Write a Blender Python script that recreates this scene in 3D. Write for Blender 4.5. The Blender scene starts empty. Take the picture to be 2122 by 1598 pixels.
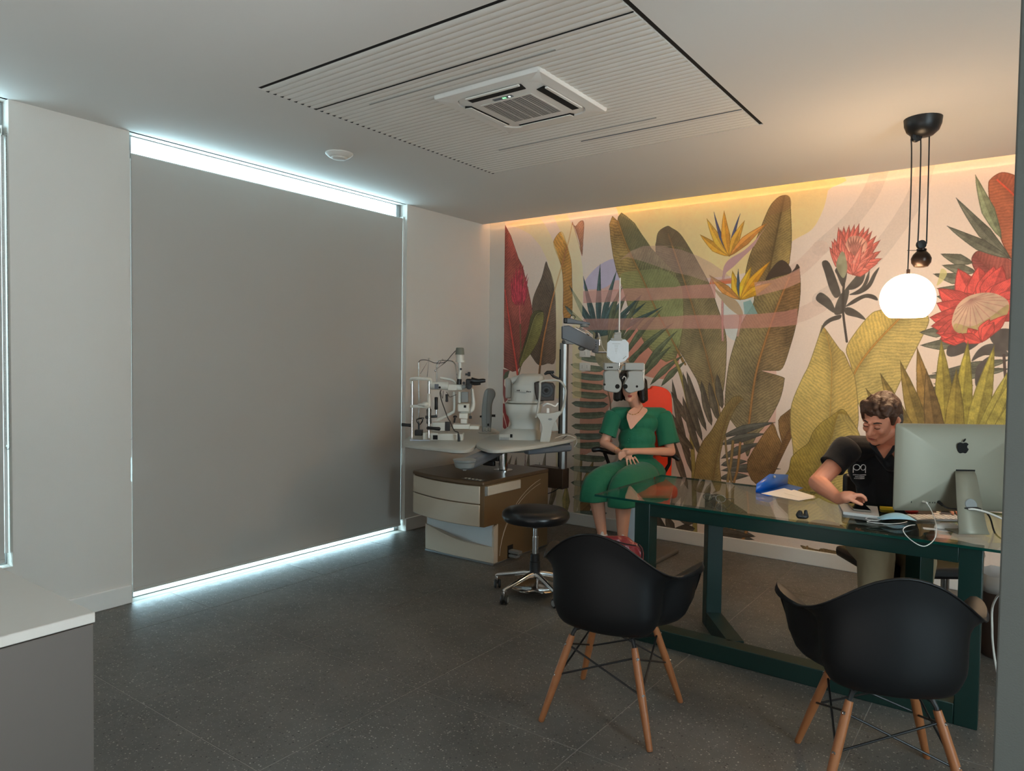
import bpy, math, random
import numpy as np
from mathutils import Vector, Matrix, Euler

# ------------------------------------------------------------------ camera, world, lights, exposure
SC = bpy.context.scene
COL = SC.collection
fw, rr, uu, CX, CY = [[-0.58851, 0.807776, -0.033981], [0.807903, 0.589164, 0.013361], [-0.030814, 0.01959, 0.999333], 4.345749950742542, -5.562001367584748]
cam_data = bpy.data.cameras.new('camera'); cam = bpy.data.objects.new('camera', cam_data); COL.objects.link(cam)
M = Matrix.Identity(4)
for i in range(3):
    M[i][0] = rr[i]; M[i][1] = uu[i]; M[i][2] = -fw[i]
M[0][3] = CX; M[1][3] = CY; M[2][3] = 1.49
cam.matrix_world = M
cam_data.sensor_fit = 'HORIZONTAL'; cam_data.sensor_width = 36.0; cam_data.lens = 1466.47 / 2122 * 36
cam_data.clip_start = 0.05; cam_data.clip_end = 60
SC.camera = cam
SC.view_settings.view_transform = 'Standard'; SC.view_settings.look = 'None'
SC.view_settings.gamma = 1.0; SC.view_settings.use_curve_mapping = False
SC.view_settings.exposure = 0.75
SC.cycles.max_bounces = 10; SC.cycles.diffuse_bounces = 5; SC.cycles.transparent_max_bounces = 16
SC.cycles.caustics_reflective = False; SC.cycles.caustics_refractive = False
SC.cycles.sample_clamp_indirect = 6

world = bpy.data.worlds.new('daylight'); SC.world = world; world.use_nodes = True
bgn = world.node_tree.nodes['Background']
bgn.inputs[0].default_value = (0.62, 0.88, 1.0, 1); bgn.inputs[1].default_value = 9

def area(name, loc, rot, sx, sy, power, color, portal=False):
    l = bpy.data.lights.new(name, 'AREA'); l.shape = 'RECTANGLE'; l.size = sx; l.size_y = sy
    l.energy = power; l.color = color
    o = bpy.data.objects.new(name, l); COL.objects.link(o); o.location = loc; o.rotation_euler = rot
    if portal: l.cycles.is_portal = True
    return o
R_ = math.radians
area('window_portal', (-0.16, -2.31, 1.41), (0, R_(-90), 0), 2.8, 2.3, 1, (1, 1, 1), True)
area('window_portal', (-0.16, -5.05, 1.6), (0, R_(-90), 0), 2.4, 1.9, 1, (1, 1, 1), True)
# warm strip in the cove above the mural
area('cove_light', (3.0, -0.17, 2.93), (R_(-35), 0, 0), 6.0, 0.03, 54.0, (1.0, 0.58, 0.27))
# daylight from the shop side, out of view to the right and behind the camera
area('shop_daylight', (6.9, -4.75, 1.7), (0, R_(112), 0), 2.0, 1.1, 17.0, (1.0, 0.96, 0.92))
# unseen uplight behind the camera, added to brighten the ceiling
area('ceiling_fill', (3.4, -6.3, 0.35), (R_(180-12), 0, 0), 4.6, 1.6, 46.0, (1.0, 0.97, 0.95))

# ------------------------------------------------------------------ materials
MATS = {}
def srgb(r, g, b):
    f = lambda c: ((c/255+0.055)/1.055)**2.4 if c/255 > 0.04045 else c/255/12.92
    return (f(r), f(g), f(b), 1)
def mat(name, col, rough=0.5, metal=0.0, var=0.06, scale=30, bump=0.0, bscale=200, spec=0.5, sheen=0, coat=0):
    if name in MATS: return MATS[name]
    m = bpy.data.materials.new(name); m.use_nodes = True; nt = m.node_tree; b = nt.nodes['Principled BSDF']
    c = srgb(*col)
    tc = nt.nodes.new('ShaderNodeTexCoord')
    n = nt.nodes.new('ShaderNodeTexNoise'); n.inputs['Scale'].default_value = scale; n.inputs['Detail'].default_value = 3
    nt.links.new(tc.outputs['Object'], n.inputs['Vector'])
    mp = nt.nodes.new('ShaderNodeMapRange'); mp.inputs['To Min'].default_value = 1-var; mp.inputs['To Max'].default_value = 1+var
    nt.links.new(n.outputs[0], mp.inputs[0])
    mx = nt.nodes.new('ShaderNodeMix'); mx.data_type = 'RGBA'; mx.blend_type = 'MULTIPLY'; mx.inputs[0].default_value = 1
    mx.inputs[6].default_value = c; nt.links.new(mp.outputs[0], mx.inputs[7])
    nt.links.new(mx.outputs[2], b.inputs['Base Color'])
    b.inputs['Roughness'].default_value = rough; b.inputs['Metallic'].default_value = metal
    b.inputs['Specular IOR Level'].default_value = spec
    if sheen: b.inputs['Sheen Weight'].default_value = sheen
    if coat: b.inputs['Coat Weight'].default_value = coat
    if bump:
        n2 = nt.nodes.new('ShaderNodeTexNoise'); n2.inputs['Scale'].default_value = bscale; n2.inputs['Detail'].default_value = 4
        nt.links.new(tc.outputs['Object'], n2.inputs['Vector'])
        bp = nt.nodes.new('ShaderNodeBump'); bp.inputs['Strength'].default_value = 1; bp.inputs['Distance'].default_value = bump
        nt.links.new(n2.outputs[0], bp.inputs['Height']); nt.links.new(bp.outputs[0], b.inputs['Normal'])
    MATS[name] = m; return m
def emis(name, col, strength):
    m = bpy.data.materials.new(name); m.use_nodes = True; nt = m.node_tree; b = nt.nodes['Principled BSDF']
    b.inputs['Base Color'].default_value = (0.8, 0.8, 0.8, 1)
    b.inputs['Emission Color'].default_value = col; b.inputs['Emission Strength'].default_value = strength
    return m
def glassmat(name, tint, refl_ior=1.5):
    m = bpy.data.materials.new(name); m.use_nodes = True; nt = m.node_tree; nt.nodes.clear()
    out = nt.nodes.new('ShaderNodeOutputMaterial'); mx = nt.nodes.new('ShaderNodeMixShader')
    tr = nt.nodes.new('ShaderNodeBsdfTransparent'); gl = nt.nodes.new('ShaderNodeBsdfGlossy'); fr = nt.nodes.new('ShaderNodeFresnel')
    ge = nt.nodes.new('ShaderNodeNewGeometry'); mr = nt.nodes.new('ShaderNodeMapRange')
    mr.inputs['To Min'].default_value = refl_ior; mr.inputs['To Max'].default_value = 1/refl_ior
    nt.links.new(ge.outputs['Backfacing'], mr.inputs[0]); nt.links.new(mr.outputs[0], fr.inputs[0])
    tr.inputs[0].default_value = tint; gl.inputs['Roughness'].default_value = 0.015
    nt.links.new(fr.outputs[0], mx.inputs[0]); nt.links.new(tr.outputs[0], mx.inputs[1]); nt.links.new(gl.outputs[0], mx.inputs[2])
    nt.links.new(mx.outputs[0], out.inputs[0]); return m

M_wall = mat('painted_plaster', (214, 209, 202), 0.85, var=0.015, scale=3, bump=0.0006, bscale=260)
M_ceil = mat('ceiling_paint', (218, 216, 212), 0.9, var=0.012, scale=2)
M_white = mat('white_paint', (226, 224, 219), 0.45, var=0.02)
M_slat = mat('slat_lacquer', (224, 222, 216), 0.6, var=0.02)
M_blk = mat('black_plastic', (16, 16, 18), 0.42, var=0.1)
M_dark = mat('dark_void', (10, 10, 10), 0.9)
M_chrome = mat('chrome', (215, 215, 215), 0.14, 1.0, var=0.03)
M_alu = mat('aluminium', (170, 172, 174), 0.32, 1.0, var=0.04)
M_alubk = mat('computer_aluminium', (142, 138, 122), 0.5, 0.3, var=0.01)
M_instr = mat('instrument_shell', (176, 175, 167), 0.42, var=0.02)
M_instrg = mat('instrument_grey', (128, 131, 130), 0.45, var=0.02)
M_bluegrey = mat('arm_blue_grey', (96, 102, 110), 0.42, var=0.02)
M_tan = mat('cabinet_bronze', (112, 88, 60), 0.42, var=0.04)
M_tantop = mat('cabinet_top_brown', (96, 76, 56), 0.3, var=0.05)
M_drawer = mat('drawer_pearl', (196, 184, 166), 0.33, var=0.02)
M_green = mat('desk_green', (2, 37, 32), 0.42, var=0.04)
M_skinW = mat('skin_pale', (214, 158, 132), 0.5, var=0.05, scale=18)
M_skinM = mat('skin_warm', (230, 152, 120), 0.5, var=0.07, scale=18)
M_dress = mat('green_cloth', (2, 104, 74), 0.75, var=0.08, scale=9, bump=0.006, bscale=16, sheen=0.2)
M_polo = mat('black_cloth', (13, 14, 20), 0.85, var=0.1, scale=9, bump=0.004, bscale=14, sheen=0.1)
M_trou = mat('beige_cloth', (150, 132, 104), 0.85, var=0.06, scale=12, bump=0.004, bscale=14)
M_orange = mat('orange_vinyl', (250, 62, 4), 0.6, var=0.04)
M_wood = mat('beech_leg', (152, 94, 55), 0.45, var=0.16, scale=22)
M_bag = mat('red_nylon', (112, 16, 22), 0.42, var=0.12, scale=14, bump=0.012, bscale=18)
M_hairM = mat('brown_hair', (74, 44, 26), 0.65, var=0.55, scale=90, bump=0.004, bscale=110)
M_hairG = mat('greying_hair', (74, 66, 62), 0.6, var=0.3, scale=60, bump=0.006, bscale=80)
M_hairW = mat('black_hair', (20, 13, 12), 0.4, var=0.3, scale=60, bump=0.004, bscale=70)
M_paper = mat('paper', (226, 224, 220), 0.7, var=0.02)
M_cable = mat('white_cable', (216, 212, 204), 0.5)

# ------------------------------------------------------------------ mesh builder
class MB:
    def __init__(s): s.v = []; s.f = []
    def add(s, vs, fs):
        b = len(s.v); s.v += [tuple(v) for v in vs]; s.f += [tuple(i+b for i in f) for f in fs]; return s
    def box(s, a, b, rot=None, piv=None):
        x0, y0, z0 = a; x1, y1, z1 = b
        vs = [Vector(p) for p in ((x0,y0,z0),(x1,y0,z0),(x1,y1,z0),(x0,y1,z0),(x0,y0,z1),(x1,y0,z1),(x1,y1,z1),(x0,y1,z1))]
        if rot is not None:
            c = Vector(piv) if piv is not None else sum(vs, Vector())/8
            E = Euler(rot).to_matrix(); vs = [c + E @ (v-c) for v in vs]
        return s.add(vs, [(0,3,2,1),(4,5,6,7),(0,1,5,4),(1,2,6,5),(2,3,7,6),(3,0,4,7)])
    def prism(s, outline, h0, h1, axis='z'):
        # outline in the two other axes; CCW
        n = len(outline)
        def P(p, h):
            if axis == 'z': return (p[0], p[1], h)
            if axis == 'y': return (p[0], h, p[1])
            return (h, p[0], p[1])
        vs = [P(p, h0) for p in outline] + [P(p, h1) for p in outline]
        fs = [tuple(range(n))[::-1], tuple(range(n, 2*n))] + [(i, (i+1) % n, (i+1) % n+n, i+n) for i in range(n)]
        return s.add(vs, fs)
    def rings(s, rs, cap=True, closed=True):
        # rs: list of rings (lists of points), same length
        n = len(rs[0]); vs = [p for r in rs for p in r]; fs = []
        for k in range(len(rs)-1):
            for i in range(n if closed else n-1):
                j = (i+1) % n
                fs.append((k*n+i, k*n+j, (k+1)*n+j, (k+1)*n+i))
        if cap and closed: fs.append(tuple(range(n))[::-1]); fs.append(tuple(range((len(rs)-1)*n, len(rs)*n)))
        return s.add(vs, fs)
    def tube(s, pts, r, n=10, cap=True):
        pts = [Vector(p) for p in pts]
        if not isinstance(r, (list, tuple)): r = [r]*len(pts)
        rs = []; prev = None
        for i, p in enumerate(pts):
            t = (pts[min(i+1, len(pts)-1)] - pts[max(i-1, 0)])
            if t.length < 1e-9: t = Vector((0,0,1))
            t.normalize()
            if prev is None:
                a = Vector((0,0,1)) if abs(t.z) < .9 else Vector((1,0,0))
                x = t.cross(a).normalized()
            else:
                x = (prev - t*prev.dot(t))
                x = x.normalized() if x.length > 1e-6 else t.orthogonal().normalized()
            prev = x; y = t.cross(x)
            rs.append([p + (x*math.cos(k*2*math.pi/n) + y*math.sin(k*2*math.pi/n))*r[i] for k in range(n)])
        return s.rings(rs, cap)
    def cyl(s, a, b, r0, r1=None, n=20): return s.tube([a, b], [r0, r0 if r1 is None else r1], n)
    def lathe(s, prof, c=(0,0,0), n=28, axis=(0,0,1)):
        # prof: (radius, height) along axis
        q = Vector((0,0,1)).rotation_difference(Vector(axis).normalized()); c = Vector(c)
        rs = [[c + q @ Vector((max(r,1e-4)*math.cos(k*2*math.pi/n), max(r,1e-4)*math.sin(k*2*math.pi/n), h)) for k in range(n)] for r, h in prof]
        return s.rings(rs)
    def ell(s, c, r, rot=None, n=18, m=11):
        c = Vector(c); E = Euler(rot).to_matrix() if rot else Matrix.Identity(3)
        rs = []
        for j in range(1, m):
            a = math.pi*j/m
            rs.append([c + E @ Vector((r[0]*math.sin(a)*math.cos(k*2*math.pi/n), r[1]*math.sin(a)*math.sin(k*2*math.pi/n), -r[2]*math.cos(a))) for k in range(n)])
        return s.rings(rs)
    def cap2(s, a, ra, b, rb, n=14):
        # tapered capsule
        a = Vector(a); b = Vector(b); t = (b-a); L = max(t.length, 1e-6); t = t/L
        x = t.orthogonal().normalized(); y = t.cross(x); rs = []
        pr = [(-ra*math.cos(q), ra*math.sin(q)) for q in (0.3, .7, 1.15)] + [(0, ra), (L, rb)] + [(L+rb*math.cos(q), rb*math.sin(q)) for q in (1.15, .7, 0.3)]
        for h, r in pr: rs.append([a+t*h + (x*math.cos(k*2*math.pi/n)+y*math.sin(k*2*math.pi/n))*r for k in range(n)])
        return s.rings(rs)
    def sheet(s, grid):
        return s.rings(grid, cap=False, closed=False)

def mk(name, mb, m, parent=None, smooth=True, bev=0, sub=0, sol=0, remesh=0, sm=0, ang=40):
    me = bpy.data.meshes.new(name); me.from_pydata(mb.v, [], mb.f); me.update()
    o = bpy.data.objects.new(name, me); COL.objects.link(o)
    for mm in (m if isinstance(m, (list, tuple)) else [m]): me.materials.append(mm)
    if parent is not None: o.parent = parent
    if smooth:
        me.polygons.foreach_set('use_smooth', [True]*len(me.polygons))
        if not (sub or remesh): me.set_sharp_from_angle(angle=R_(ang))
    if sol: d = o.modifiers.new('s', 'SOLIDIFY'); d.thickness = sol; d.offset = 0
    if bev: d = o.modifiers.new('b', 'BEVEL'); d.width = bev; d.segments = 2; d.limit_method = 'ANGLE'; d.angle_limit = R_(35)
    if remesh:
        d = o.modifiers.new('r', 'REMESH'); d.mode = 'VOXEL'; d.voxel_size = remesh; d.use_smooth_shade = True
    if sm: d = o.modifiers.new('m', 'SMOOTH'); d.factor = .5; d.iterations = sm
    if sub: d = o.modifiers.new('u', 'SUBSURF'); d.levels = sub; d.render_levels = sub
    return o
def tag(o, label, cat, group=None):
    o['label'] = label; o['category'] = cat
    if group: o['group'] = group
    return o
def thing(name, label, cat, loc=(0,0,0), rz=0, group=None):
    o = bpy.data.objects.new(name, None); COL.objects.link(o); o.location = loc; o.rotation_euler = (0,0,rz)
    o.empty_display_size = .1
    return tag(o, label, cat, group)
def structure(name, mb, m, **k):
    o = mk(name, mb, m, **k); o['kind'] = 'structure'; return o
def add(a, b): return (a[0]+b[0], a[1]+b[1], a[2]+b[2])
def lerp(a, b, t): return tuple(a[i]+(b[i]-a[i])*t for i in range(len(a)))
def crom(pts, k=6, closed=False):
    P = [Vector(p) for p in pts]; n = len(P); out = []
    rng = n if closed else n-1
    for i in range(rng):
        p0 = P[(i-1) % n] if closed or i > 0 else P[0]; p1 = P[i]; p2 = P[(i+1) % n]; p3 = P[(i+2) % n] if closed or i+2 < n else P[-1]
        for j in range(k):
            t = j/k
            out.append(0.5*((2*p1)+(p2-p0)*t+(2*p0-5*p1+4*p2-p3)*t*t+(3*p1-p0-3*p2+p3)*t**3))
    if not closed: out.append(P[-1])
    return out
YAW = 0.62963
H = 2.824          # ceiling height
GAP = 0.114        # light slot between ceiling and mural wall

# ------------------------------------------------------------------ room shell
# floor: screed with tiles laid on it
def floor_mat():
    m = bpy.data.materials.new('speckled_stone_tile'); m.use_nodes = True; nt = m.node_tree; b = nt.nodes['Principled BSDF']; N = nt.nodes.new; Lk = nt.links.new
    g = N('ShaderNodeNewGeometry')
    n1 = N('ShaderNodeTexNoise'); n1.inputs['Scale'].default_value = 3.0; n1.inputs['Detail'].default_value = 5; Lk(g.outputs['Position'], n1.inputs['Vector'])
    r1 = N('ShaderNodeValToRGB'); r1.color_ramp.elements[0].position = .3; r1.color_ramp.elements[0].color = srgb(84, 81, 77); r1.color_ramp.elements[1].position = .75; r1.color_ramp.elements[1].color = srgb(104, 100, 95)
    Lk(n1.outputs[0], r1.inputs[0]); cur = r1.outputs[0]
    for sc, th, colr, fac in ((85, .16, (205, 198, 184), .55), (70, .16, (30, 29, 28), .75), (150, .2, (165, 159, 148), .5)):
        v = N('ShaderNodeTexVoronoi'); v.inputs['Scale'].default_value = sc
        mpv = N('ShaderNodeMapping'); mpv.inputs['Location'].default_value = (sc*.37, sc*.11, 0); Lk(g.outputs['Position'], mpv.inputs[0]); Lk(mpv.outputs[0], v.inputs['Vector'])
        sep = N('ShaderNodeSeparateColor'); Lk(v.outputs['Color'], sep.inputs[0])
        lt = N('ShaderNodeMath'); lt.operation = 'LESS_THAN'; Lk(v.outputs['Distance'], lt.inputs[0])
        ms = N('ShaderNodeMath'); ms.operation = 'MULTIPLY'; Lk(sep.outputs[0], ms.inputs[0]); ms.inputs[1].default_value = th*2.1
        pr = N('ShaderNodeMath'); pr.operation = 'LESS_THAN'; Lk(sep.outputs[1], pr.inputs[0]); pr.inputs[1].default_value = .40
        Lk(ms.outputs[0], lt.inputs[1])
        mm = N('ShaderNodeMath'); mm.operation = 'MULTIPLY'; Lk(lt.outputs[0], mm.inputs[0]); Lk(pr.outputs[0], mm.inputs[1])
        m2 = N('ShaderNodeMath'); m2.operation = 'MULTIPLY'; Lk(mm.outputs[0], m2.inputs[0]); m2.inputs[1].default_value = fac
        mx = N('ShaderNodeMix'); mx.data_type = 'RGBA'; Lk(m2.outputs[0], mx.inputs[0]); Lk(cur, mx.inputs[6]); mx.inputs[7].default_value = srgb(*colr)
        cur = mx.outputs[2]
    Lk(cur, b.inputs['Base Color'])
    n3 = N('ShaderNodeTexNoise'); n3.inputs['Scale'].default_value = 22; n3.inputs['Detail'].default_value = 4; Lk(g.outputs['Position'], n3.inputs['Vector'])
    mr = N('ShaderNodeMapRange'); mr.inputs['To Min'].default_value = .32; mr.inputs['To Max'].default_value = .55; Lk(n3.outputs[0], mr.inputs[0]); Lk(mr.outputs[0], b.inputs['Roughness'])
    bp = N('ShaderNodeBump'); bp.inputs['Distance'].default_value = .0012; Lk(n3.outputs[0], bp.inputs['Height']); Lk(bp.outputs[0], b.inputs['Normal'])
    return m
M_floor = floor_mat(); M_grout = mat('grout', (150, 146, 138), 0.8)
floor = structure('floor', MB().box((-0.3, -8.0, -0.2), (7.0, 0.1, -0.0012)), M_grout)
X0, Y0, TS = 0.4625, 0.0500, 0.8425
xs = [0.0] + [X0 + k*TS for k in range(8)]; ys = [0.0, -0.766, -1.5905, -2.4075, -3.2445, -4.068, -4.895, -5.72, -6.545, -7.4]
for i in range(len(xs)-1):
    for j in range(len(ys)-1):
        xa, xb = xs[i]+.0017, xs[i+1]-.0017; yb, ya = ys[j]-.0017, ys[j+1]+.0017
        mk('tile', MB().box((xa, ya, -0.012), (xb, yb, 0)), M_floor, floor, bev=0.0008)

# left wall with two window openings, the mural wall, right partition, hidden walls behind the camera
WT = 0.14
W1 = (-3.482, -1.158, 0.0, H); W2 = (-6.2, -4.098, 0.36, H)
wl = MB()
wl.box((-WT, -1.158, 0), (0, 0.0, 3.2)); wl.box((-WT, -4.098, 0), (0, -3.482, 3.2)); wl.box((-WT, -8, 0), (0, -6.2, 3.2))
wl.box((-WT, -3.482, H), (0, -1.158, 3.2)); wl.box((-WT, -6.2, H), (0, -4.098, 3.2)); wl.box((-WT, -6.2, 0), (0, -4.098, 0.36))
structure('wall_left', wl, M_wall, smooth=False)
structure('wall_back', MB().box((-WT, 0, 0), (7.1, 0.12, 3.2)), M_wall, smooth=False)
structure('wall_front', MB().box((-WT, -8.1, 0), (7.1, -8.0, 3.2)), M_wall, smooth=False)
wr = MB(); wr.box((7.0, -8.0, 0), (7.1, -5.35, 3.2)); wr.box((7.0, -4.15, 0), (7.1, 0, 3.2)); wr.box((7.0, -5.35, 0), (7.1, -4.15, .65)); wr.box((7.0, -5.35, 2.75), (7.1, -4.15, 3.2))
structure('wall_right', wr, M_wall, smooth=False)
M_part = mat('grey_partition_paint', (72, 75, 71), 0.7, var=0.03, bump=0.0005, bscale=300)
structure('wall_partition', MB().box((4.3155, -4.0, 0), (4.75, -3.86, H)), M_part, bev=0.003)

# ceiling slab, with the recess for the slatted panel and the cove behind its back edge
PX0, PX1, PY0, PY1 = 1.222, 3.118, -3.452, -1.540
ce = MB(); TC = 0.06
ce.box((-.02, -8.0, H), (7.0, PY0, H+TC)); ce.box((-.02, PY1, H), (7.0, -GAP, H+TC))
ce.box((-.02, PY0, H), (PX0, PY1, H+TC)); ce.box((PX1, PY0, H), (7.0, PY1, H+TC))
structure('ceiling', ce, M_ceil, smooth=False)
structure('ceiling_void', MB().box((-.14, -8.1, 3.2), (7.1, .12, 3.3)).box((0, -.62, H+TC), (7.0, -.55, 3.2)), M_white, smooth=False)
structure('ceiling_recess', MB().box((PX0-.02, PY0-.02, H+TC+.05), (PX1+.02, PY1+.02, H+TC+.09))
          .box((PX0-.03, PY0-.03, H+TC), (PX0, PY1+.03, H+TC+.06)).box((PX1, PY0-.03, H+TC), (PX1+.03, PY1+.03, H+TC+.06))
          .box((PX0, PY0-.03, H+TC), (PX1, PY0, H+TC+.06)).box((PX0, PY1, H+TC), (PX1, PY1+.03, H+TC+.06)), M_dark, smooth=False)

# baseboards
def bb(name, a, b):
    structure(name, MB().box(a, b), M_white, bev=0.006)
bb('baseboard_left', (0, -1.158, 0), (0.016, -0.016, 0.112)); bb('baseboard_left', (0, -4.63, 0), (0.016, -3.482, 0.112))
bb('baseboard_back', (0.0, -0.016, 0), (7.0, 0, 0.112))

# windows: frames and panes behind the blinds
M_pane = glassmat('window_glass', (.93, .97, .97, 1), 1.45)
def window(name, w):
    y0, y1, z0, z1 = w
    f = structure(name, MB().box((-.13, y0, z0), (-.08, y0+.05, z1)).box((-.13, y1-.05, z0), (-.08, y1, z1))
        .box((-.13, y0+.05, z0), (-.08, y1-.05, z0+.006)).box((-.13, y0+.05, z1-.006), (-.08, y1-.05, z1)), M_alu, bev=.003)
    ym = (y0+y1)/2
    mk('pane', MB().box((-.109, y0+.05, z0+.006), (-.101, ym, z1-.006)), M_pane, f)
    mk('pane', MB().box((-.109, ym+.002, z0+.006), (-.101, y1-.05, z1-.006)), M_pane, f)
window('window_1', W1); window('window_2', W2)

# ------------------------------------------------------------------ the mural, painted into a generated picture
MU0, MU1, MV0, MV1 = 0.186, 5.4, 0.112, 3.2
PPM = 400
def paint_mural():
    Wd = int((MU1-MU0)*PPM); Ht = int((MV1-MV0)*PPM)
    rng = np.random.default_rng(5)
    def smooth_noise(cell):
        gh, gw = Ht//cell+3, Wd//cell+3
        g = rng.random((gh, gw)); yy = np.arange(Ht)/cell; xx = np.arange(Wd)/cell
        y0 = yy.astype(int); x0 = xx.astype(int); fy = (yy-y0)[:, None]; fx = (xx-x0)[None, :]
        fy = fy*fy*(3-2*fy); fx = fx*fx*(3-2*fx)
        a = g[np.ix_(y0, x0)]; b = g[np.ix_(y0, x0+1)]; c = g[np.ix_(y0+1, x0)]; d = g[np.ix_(y0+1, x0+1)]
        return (a*(1-fx)+b*fx)*(1-fy)+(c*(1-fx)+d*fx)*fy-0.5
    N1 = smooth_noise(60); N2 = smooth_noise(12); N3 = smooth_noise(3)
    img = np.empty((Ht, Wd, 3)); img[:] = np.array((222, 200, 184))/255
    def tp(p): return ((p[0]-MU0)*PPM, (MV1-p[1])*PPM)
    def bbox(xs_, ys_, pad=2):
        x0 = max(0, int(min(xs_))-pad); x1 = min(Wd, int(max(xs_))+pad+1); y0 = max(0, int(min(ys_))-pad); y1 = min(Ht, int(max(ys_))+pad+1)
        return (x0, x1, y0, y1) if x1 > x0 and y1 > y0 else None
    def pmask(pts):
        P = [tp(p) for p in pts]; bb_ = bbox([p[0] for p in P], [p[1] for p in P])
        if not bb_: return None, None
        x0, x1, y0, y1 = bb_
        w, h = x1-x0, y1-y0; acc = np.zeros((h, w))
        for oy in (.25, .75):
            Y = np.arange(y0, y1)+oy
            for ox in (.25, .75):
                X = np.arange(x0, x1)+ox; ins = np.zeros((h, w), bool)
                for i in range(len(P)):
                    ax, ay = P[i]; bx, by = P[(i+1) % len(P)]
                    if ay == by: continue
                    c = ((ay > Y) != (by > Y)); xi = (bx-ax)*(Y-ay)/(by-ay)+ax
                    ins ^= c[:, None] & (X[None, :] < xi[:, None])
                acc += ins
        return acc/4, (slice(y0, y1), slice(x0, x1))
    def blend(mask, sl, col, alpha=1.0):
        a = (mask*alpha)[..., None]; img[sl] = img[sl]*(1-a)+col*a
    def edge(mask):
        m = mask.copy()
        for d in (1, 2):
            m[d:] = np.minimum(m[d:], mask[:-d]); m[:-d] = np.minimum(m[:-d], mask[d:]); m[:, d:] = np.minimum(m[:, d:], mask[:, :-d]); m[:, :-d] = np.minimum(m[:, :-d], mask[:, d:])
        return mask-m
    def sm(pts, k=5):
        # smooth a closed outline
        return [(p.x, p.y) for p in crom([(a[0], a[1], 0) for a in pts], k, True)]
    def shape(pts, col, alpha=1.0, round_=True, var=.05):
        mask, sl = pmask(sm(pts) if round_ else pts)
        if mask is None: return
        c = np.array(col)/255*(1+var*N1[sl][..., None]+var*N2[sl][..., None]*.6)
        blend(mask, sl, c, alpha)
    def ribdist(sl, rib):
        R = [tp(p) for p in rib]; Y, X = np.mgrid[sl]; X = X+.5; Y = Y+.5
        best = np.full(X.shape, 1e9); S = np.zeros(X.shape); sd = np.zeros(X.shape); acc = 0
        for i in range(len(R)-1):
            ax, ay = R[i]; bx, by = R[i+1]; L = math.hypot(bx-ax, by-ay)+1e-6; ux, uy = (bx-ax)/L, (by-ay)/L
            t = (X-ax)*ux+(Y-ay)*uy
            tc_ = np.clip(t, 0, L) if 0 < i < len(R)-2 else (np.minimum(t, L) if i == 0 and len(R) > 2 else (np.maximum(t, 0) if len(R) > 2 else t))
            dx = X-ax-ux*tc_; dy = Y-ay-uy*tc_; d = np.hypot(dx, dy); side = (X-ax)*uy-(Y-ay)*ux
            m = d < best; best = np.where(m, d, best); S = np.where(m, acc+tc_, S); sd = np.where(m, np.sign(side), sd); acc += L
        return best, S, sd, acc
    def leaf(pts, rib, cl, cr, c_end=None, ribcol=(150, 110, 60), ribw=5, vein=1.0, alpha=1.0, freq=7.0, round_=True, slope=.8, line=.55):
        mask, sl = pmask(sm(pts, 4) if round_ else pts)
        if mask is None: return
        d, S, sd, Ltot = ribdist(sl, rib)
        c = np.where((sd > 0)[..., None], np.array(cr)/255., np.array(cl)/255.)
        if c_end is not None:
            t = np.clip(S/Ltot, 0, 1)[..., None]; c = c*(1-t)+np.array(c_end)/255.*t
        ph = (S+d*slope)/(freq*.62)*math.pi+N2[sl]*3.5+N1[sl]*6
        v = np.sin(ph); v2 = np.sin(ph*2.7+N2[sl]*4)
        tex = 1+vein*(.035*v+.03*v2+.12*N2[sl]+.24*N1[sl]+.12*N3[sl])+vein*.06*(v > .8)-vein*.07*(v < -.85)
        tex = tex*(1-.16*np.exp(-(d/14)**2))
        c = c*tex[..., None]
        blend(mask, sl, np.clip(c, 0, 1), alpha)
        blend(edge(mask), sl, np.array(cl)/255.*.45, line*alpha)
        if ribw: stroke(rib, ribw, ribcol, alpha)
    def stroke(pts, w, col, alpha=1.0, taper=None, dark=True):
        P = [tp(p) for p in ([(q.x, q.y) for q in crom([(a[0], a[1], 0) for a in pts], 5)] if len(pts) > 2 else pts)]
        bb_ = bbox([p[0] for p in P], [p[1] for p in P], int(w)+3)
        if not bb_: return
        x0, x1, y0, y1 = bb_; Y, X = np.mgrid[y0:y1, x0:x1]; X = X+.5; Y = Y+.5; m = np.zeros(X.shape); n = len(P)-1
        for i in range(n):
            ax, ay = P[i]; bx, by = P[i+1]; L2 = (bx-ax)**2+(by-ay)**2+1e-9
            t = np.clip(((X-ax)*(bx-ax)+(Y-ay)*(by-ay))/L2, 0, 1)
            d = np.hypot(X-ax-t*(bx-ax), Y-ay-t*(by-ay)); ww = w/2
            if taper: ww = w/2*(taper[0]+(taper[1]-taper[0])*(i+t)/n)
            m = np.maximum(m, np.clip(ww-d+.5, 0, 1))
        sl = (slice(y0, y1), slice(x0, x1))
        q_ = .3 if w > 30 else 1
        blend(m, sl, np.array(col)/255.*(1+q_*(.12*N2[sl][..., None]+.1*N3[sl][..., None])), alpha)
        if dark and w > 4: blend(edge(m), sl, np.array(col)/255.*.5, .45*alpha)
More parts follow.
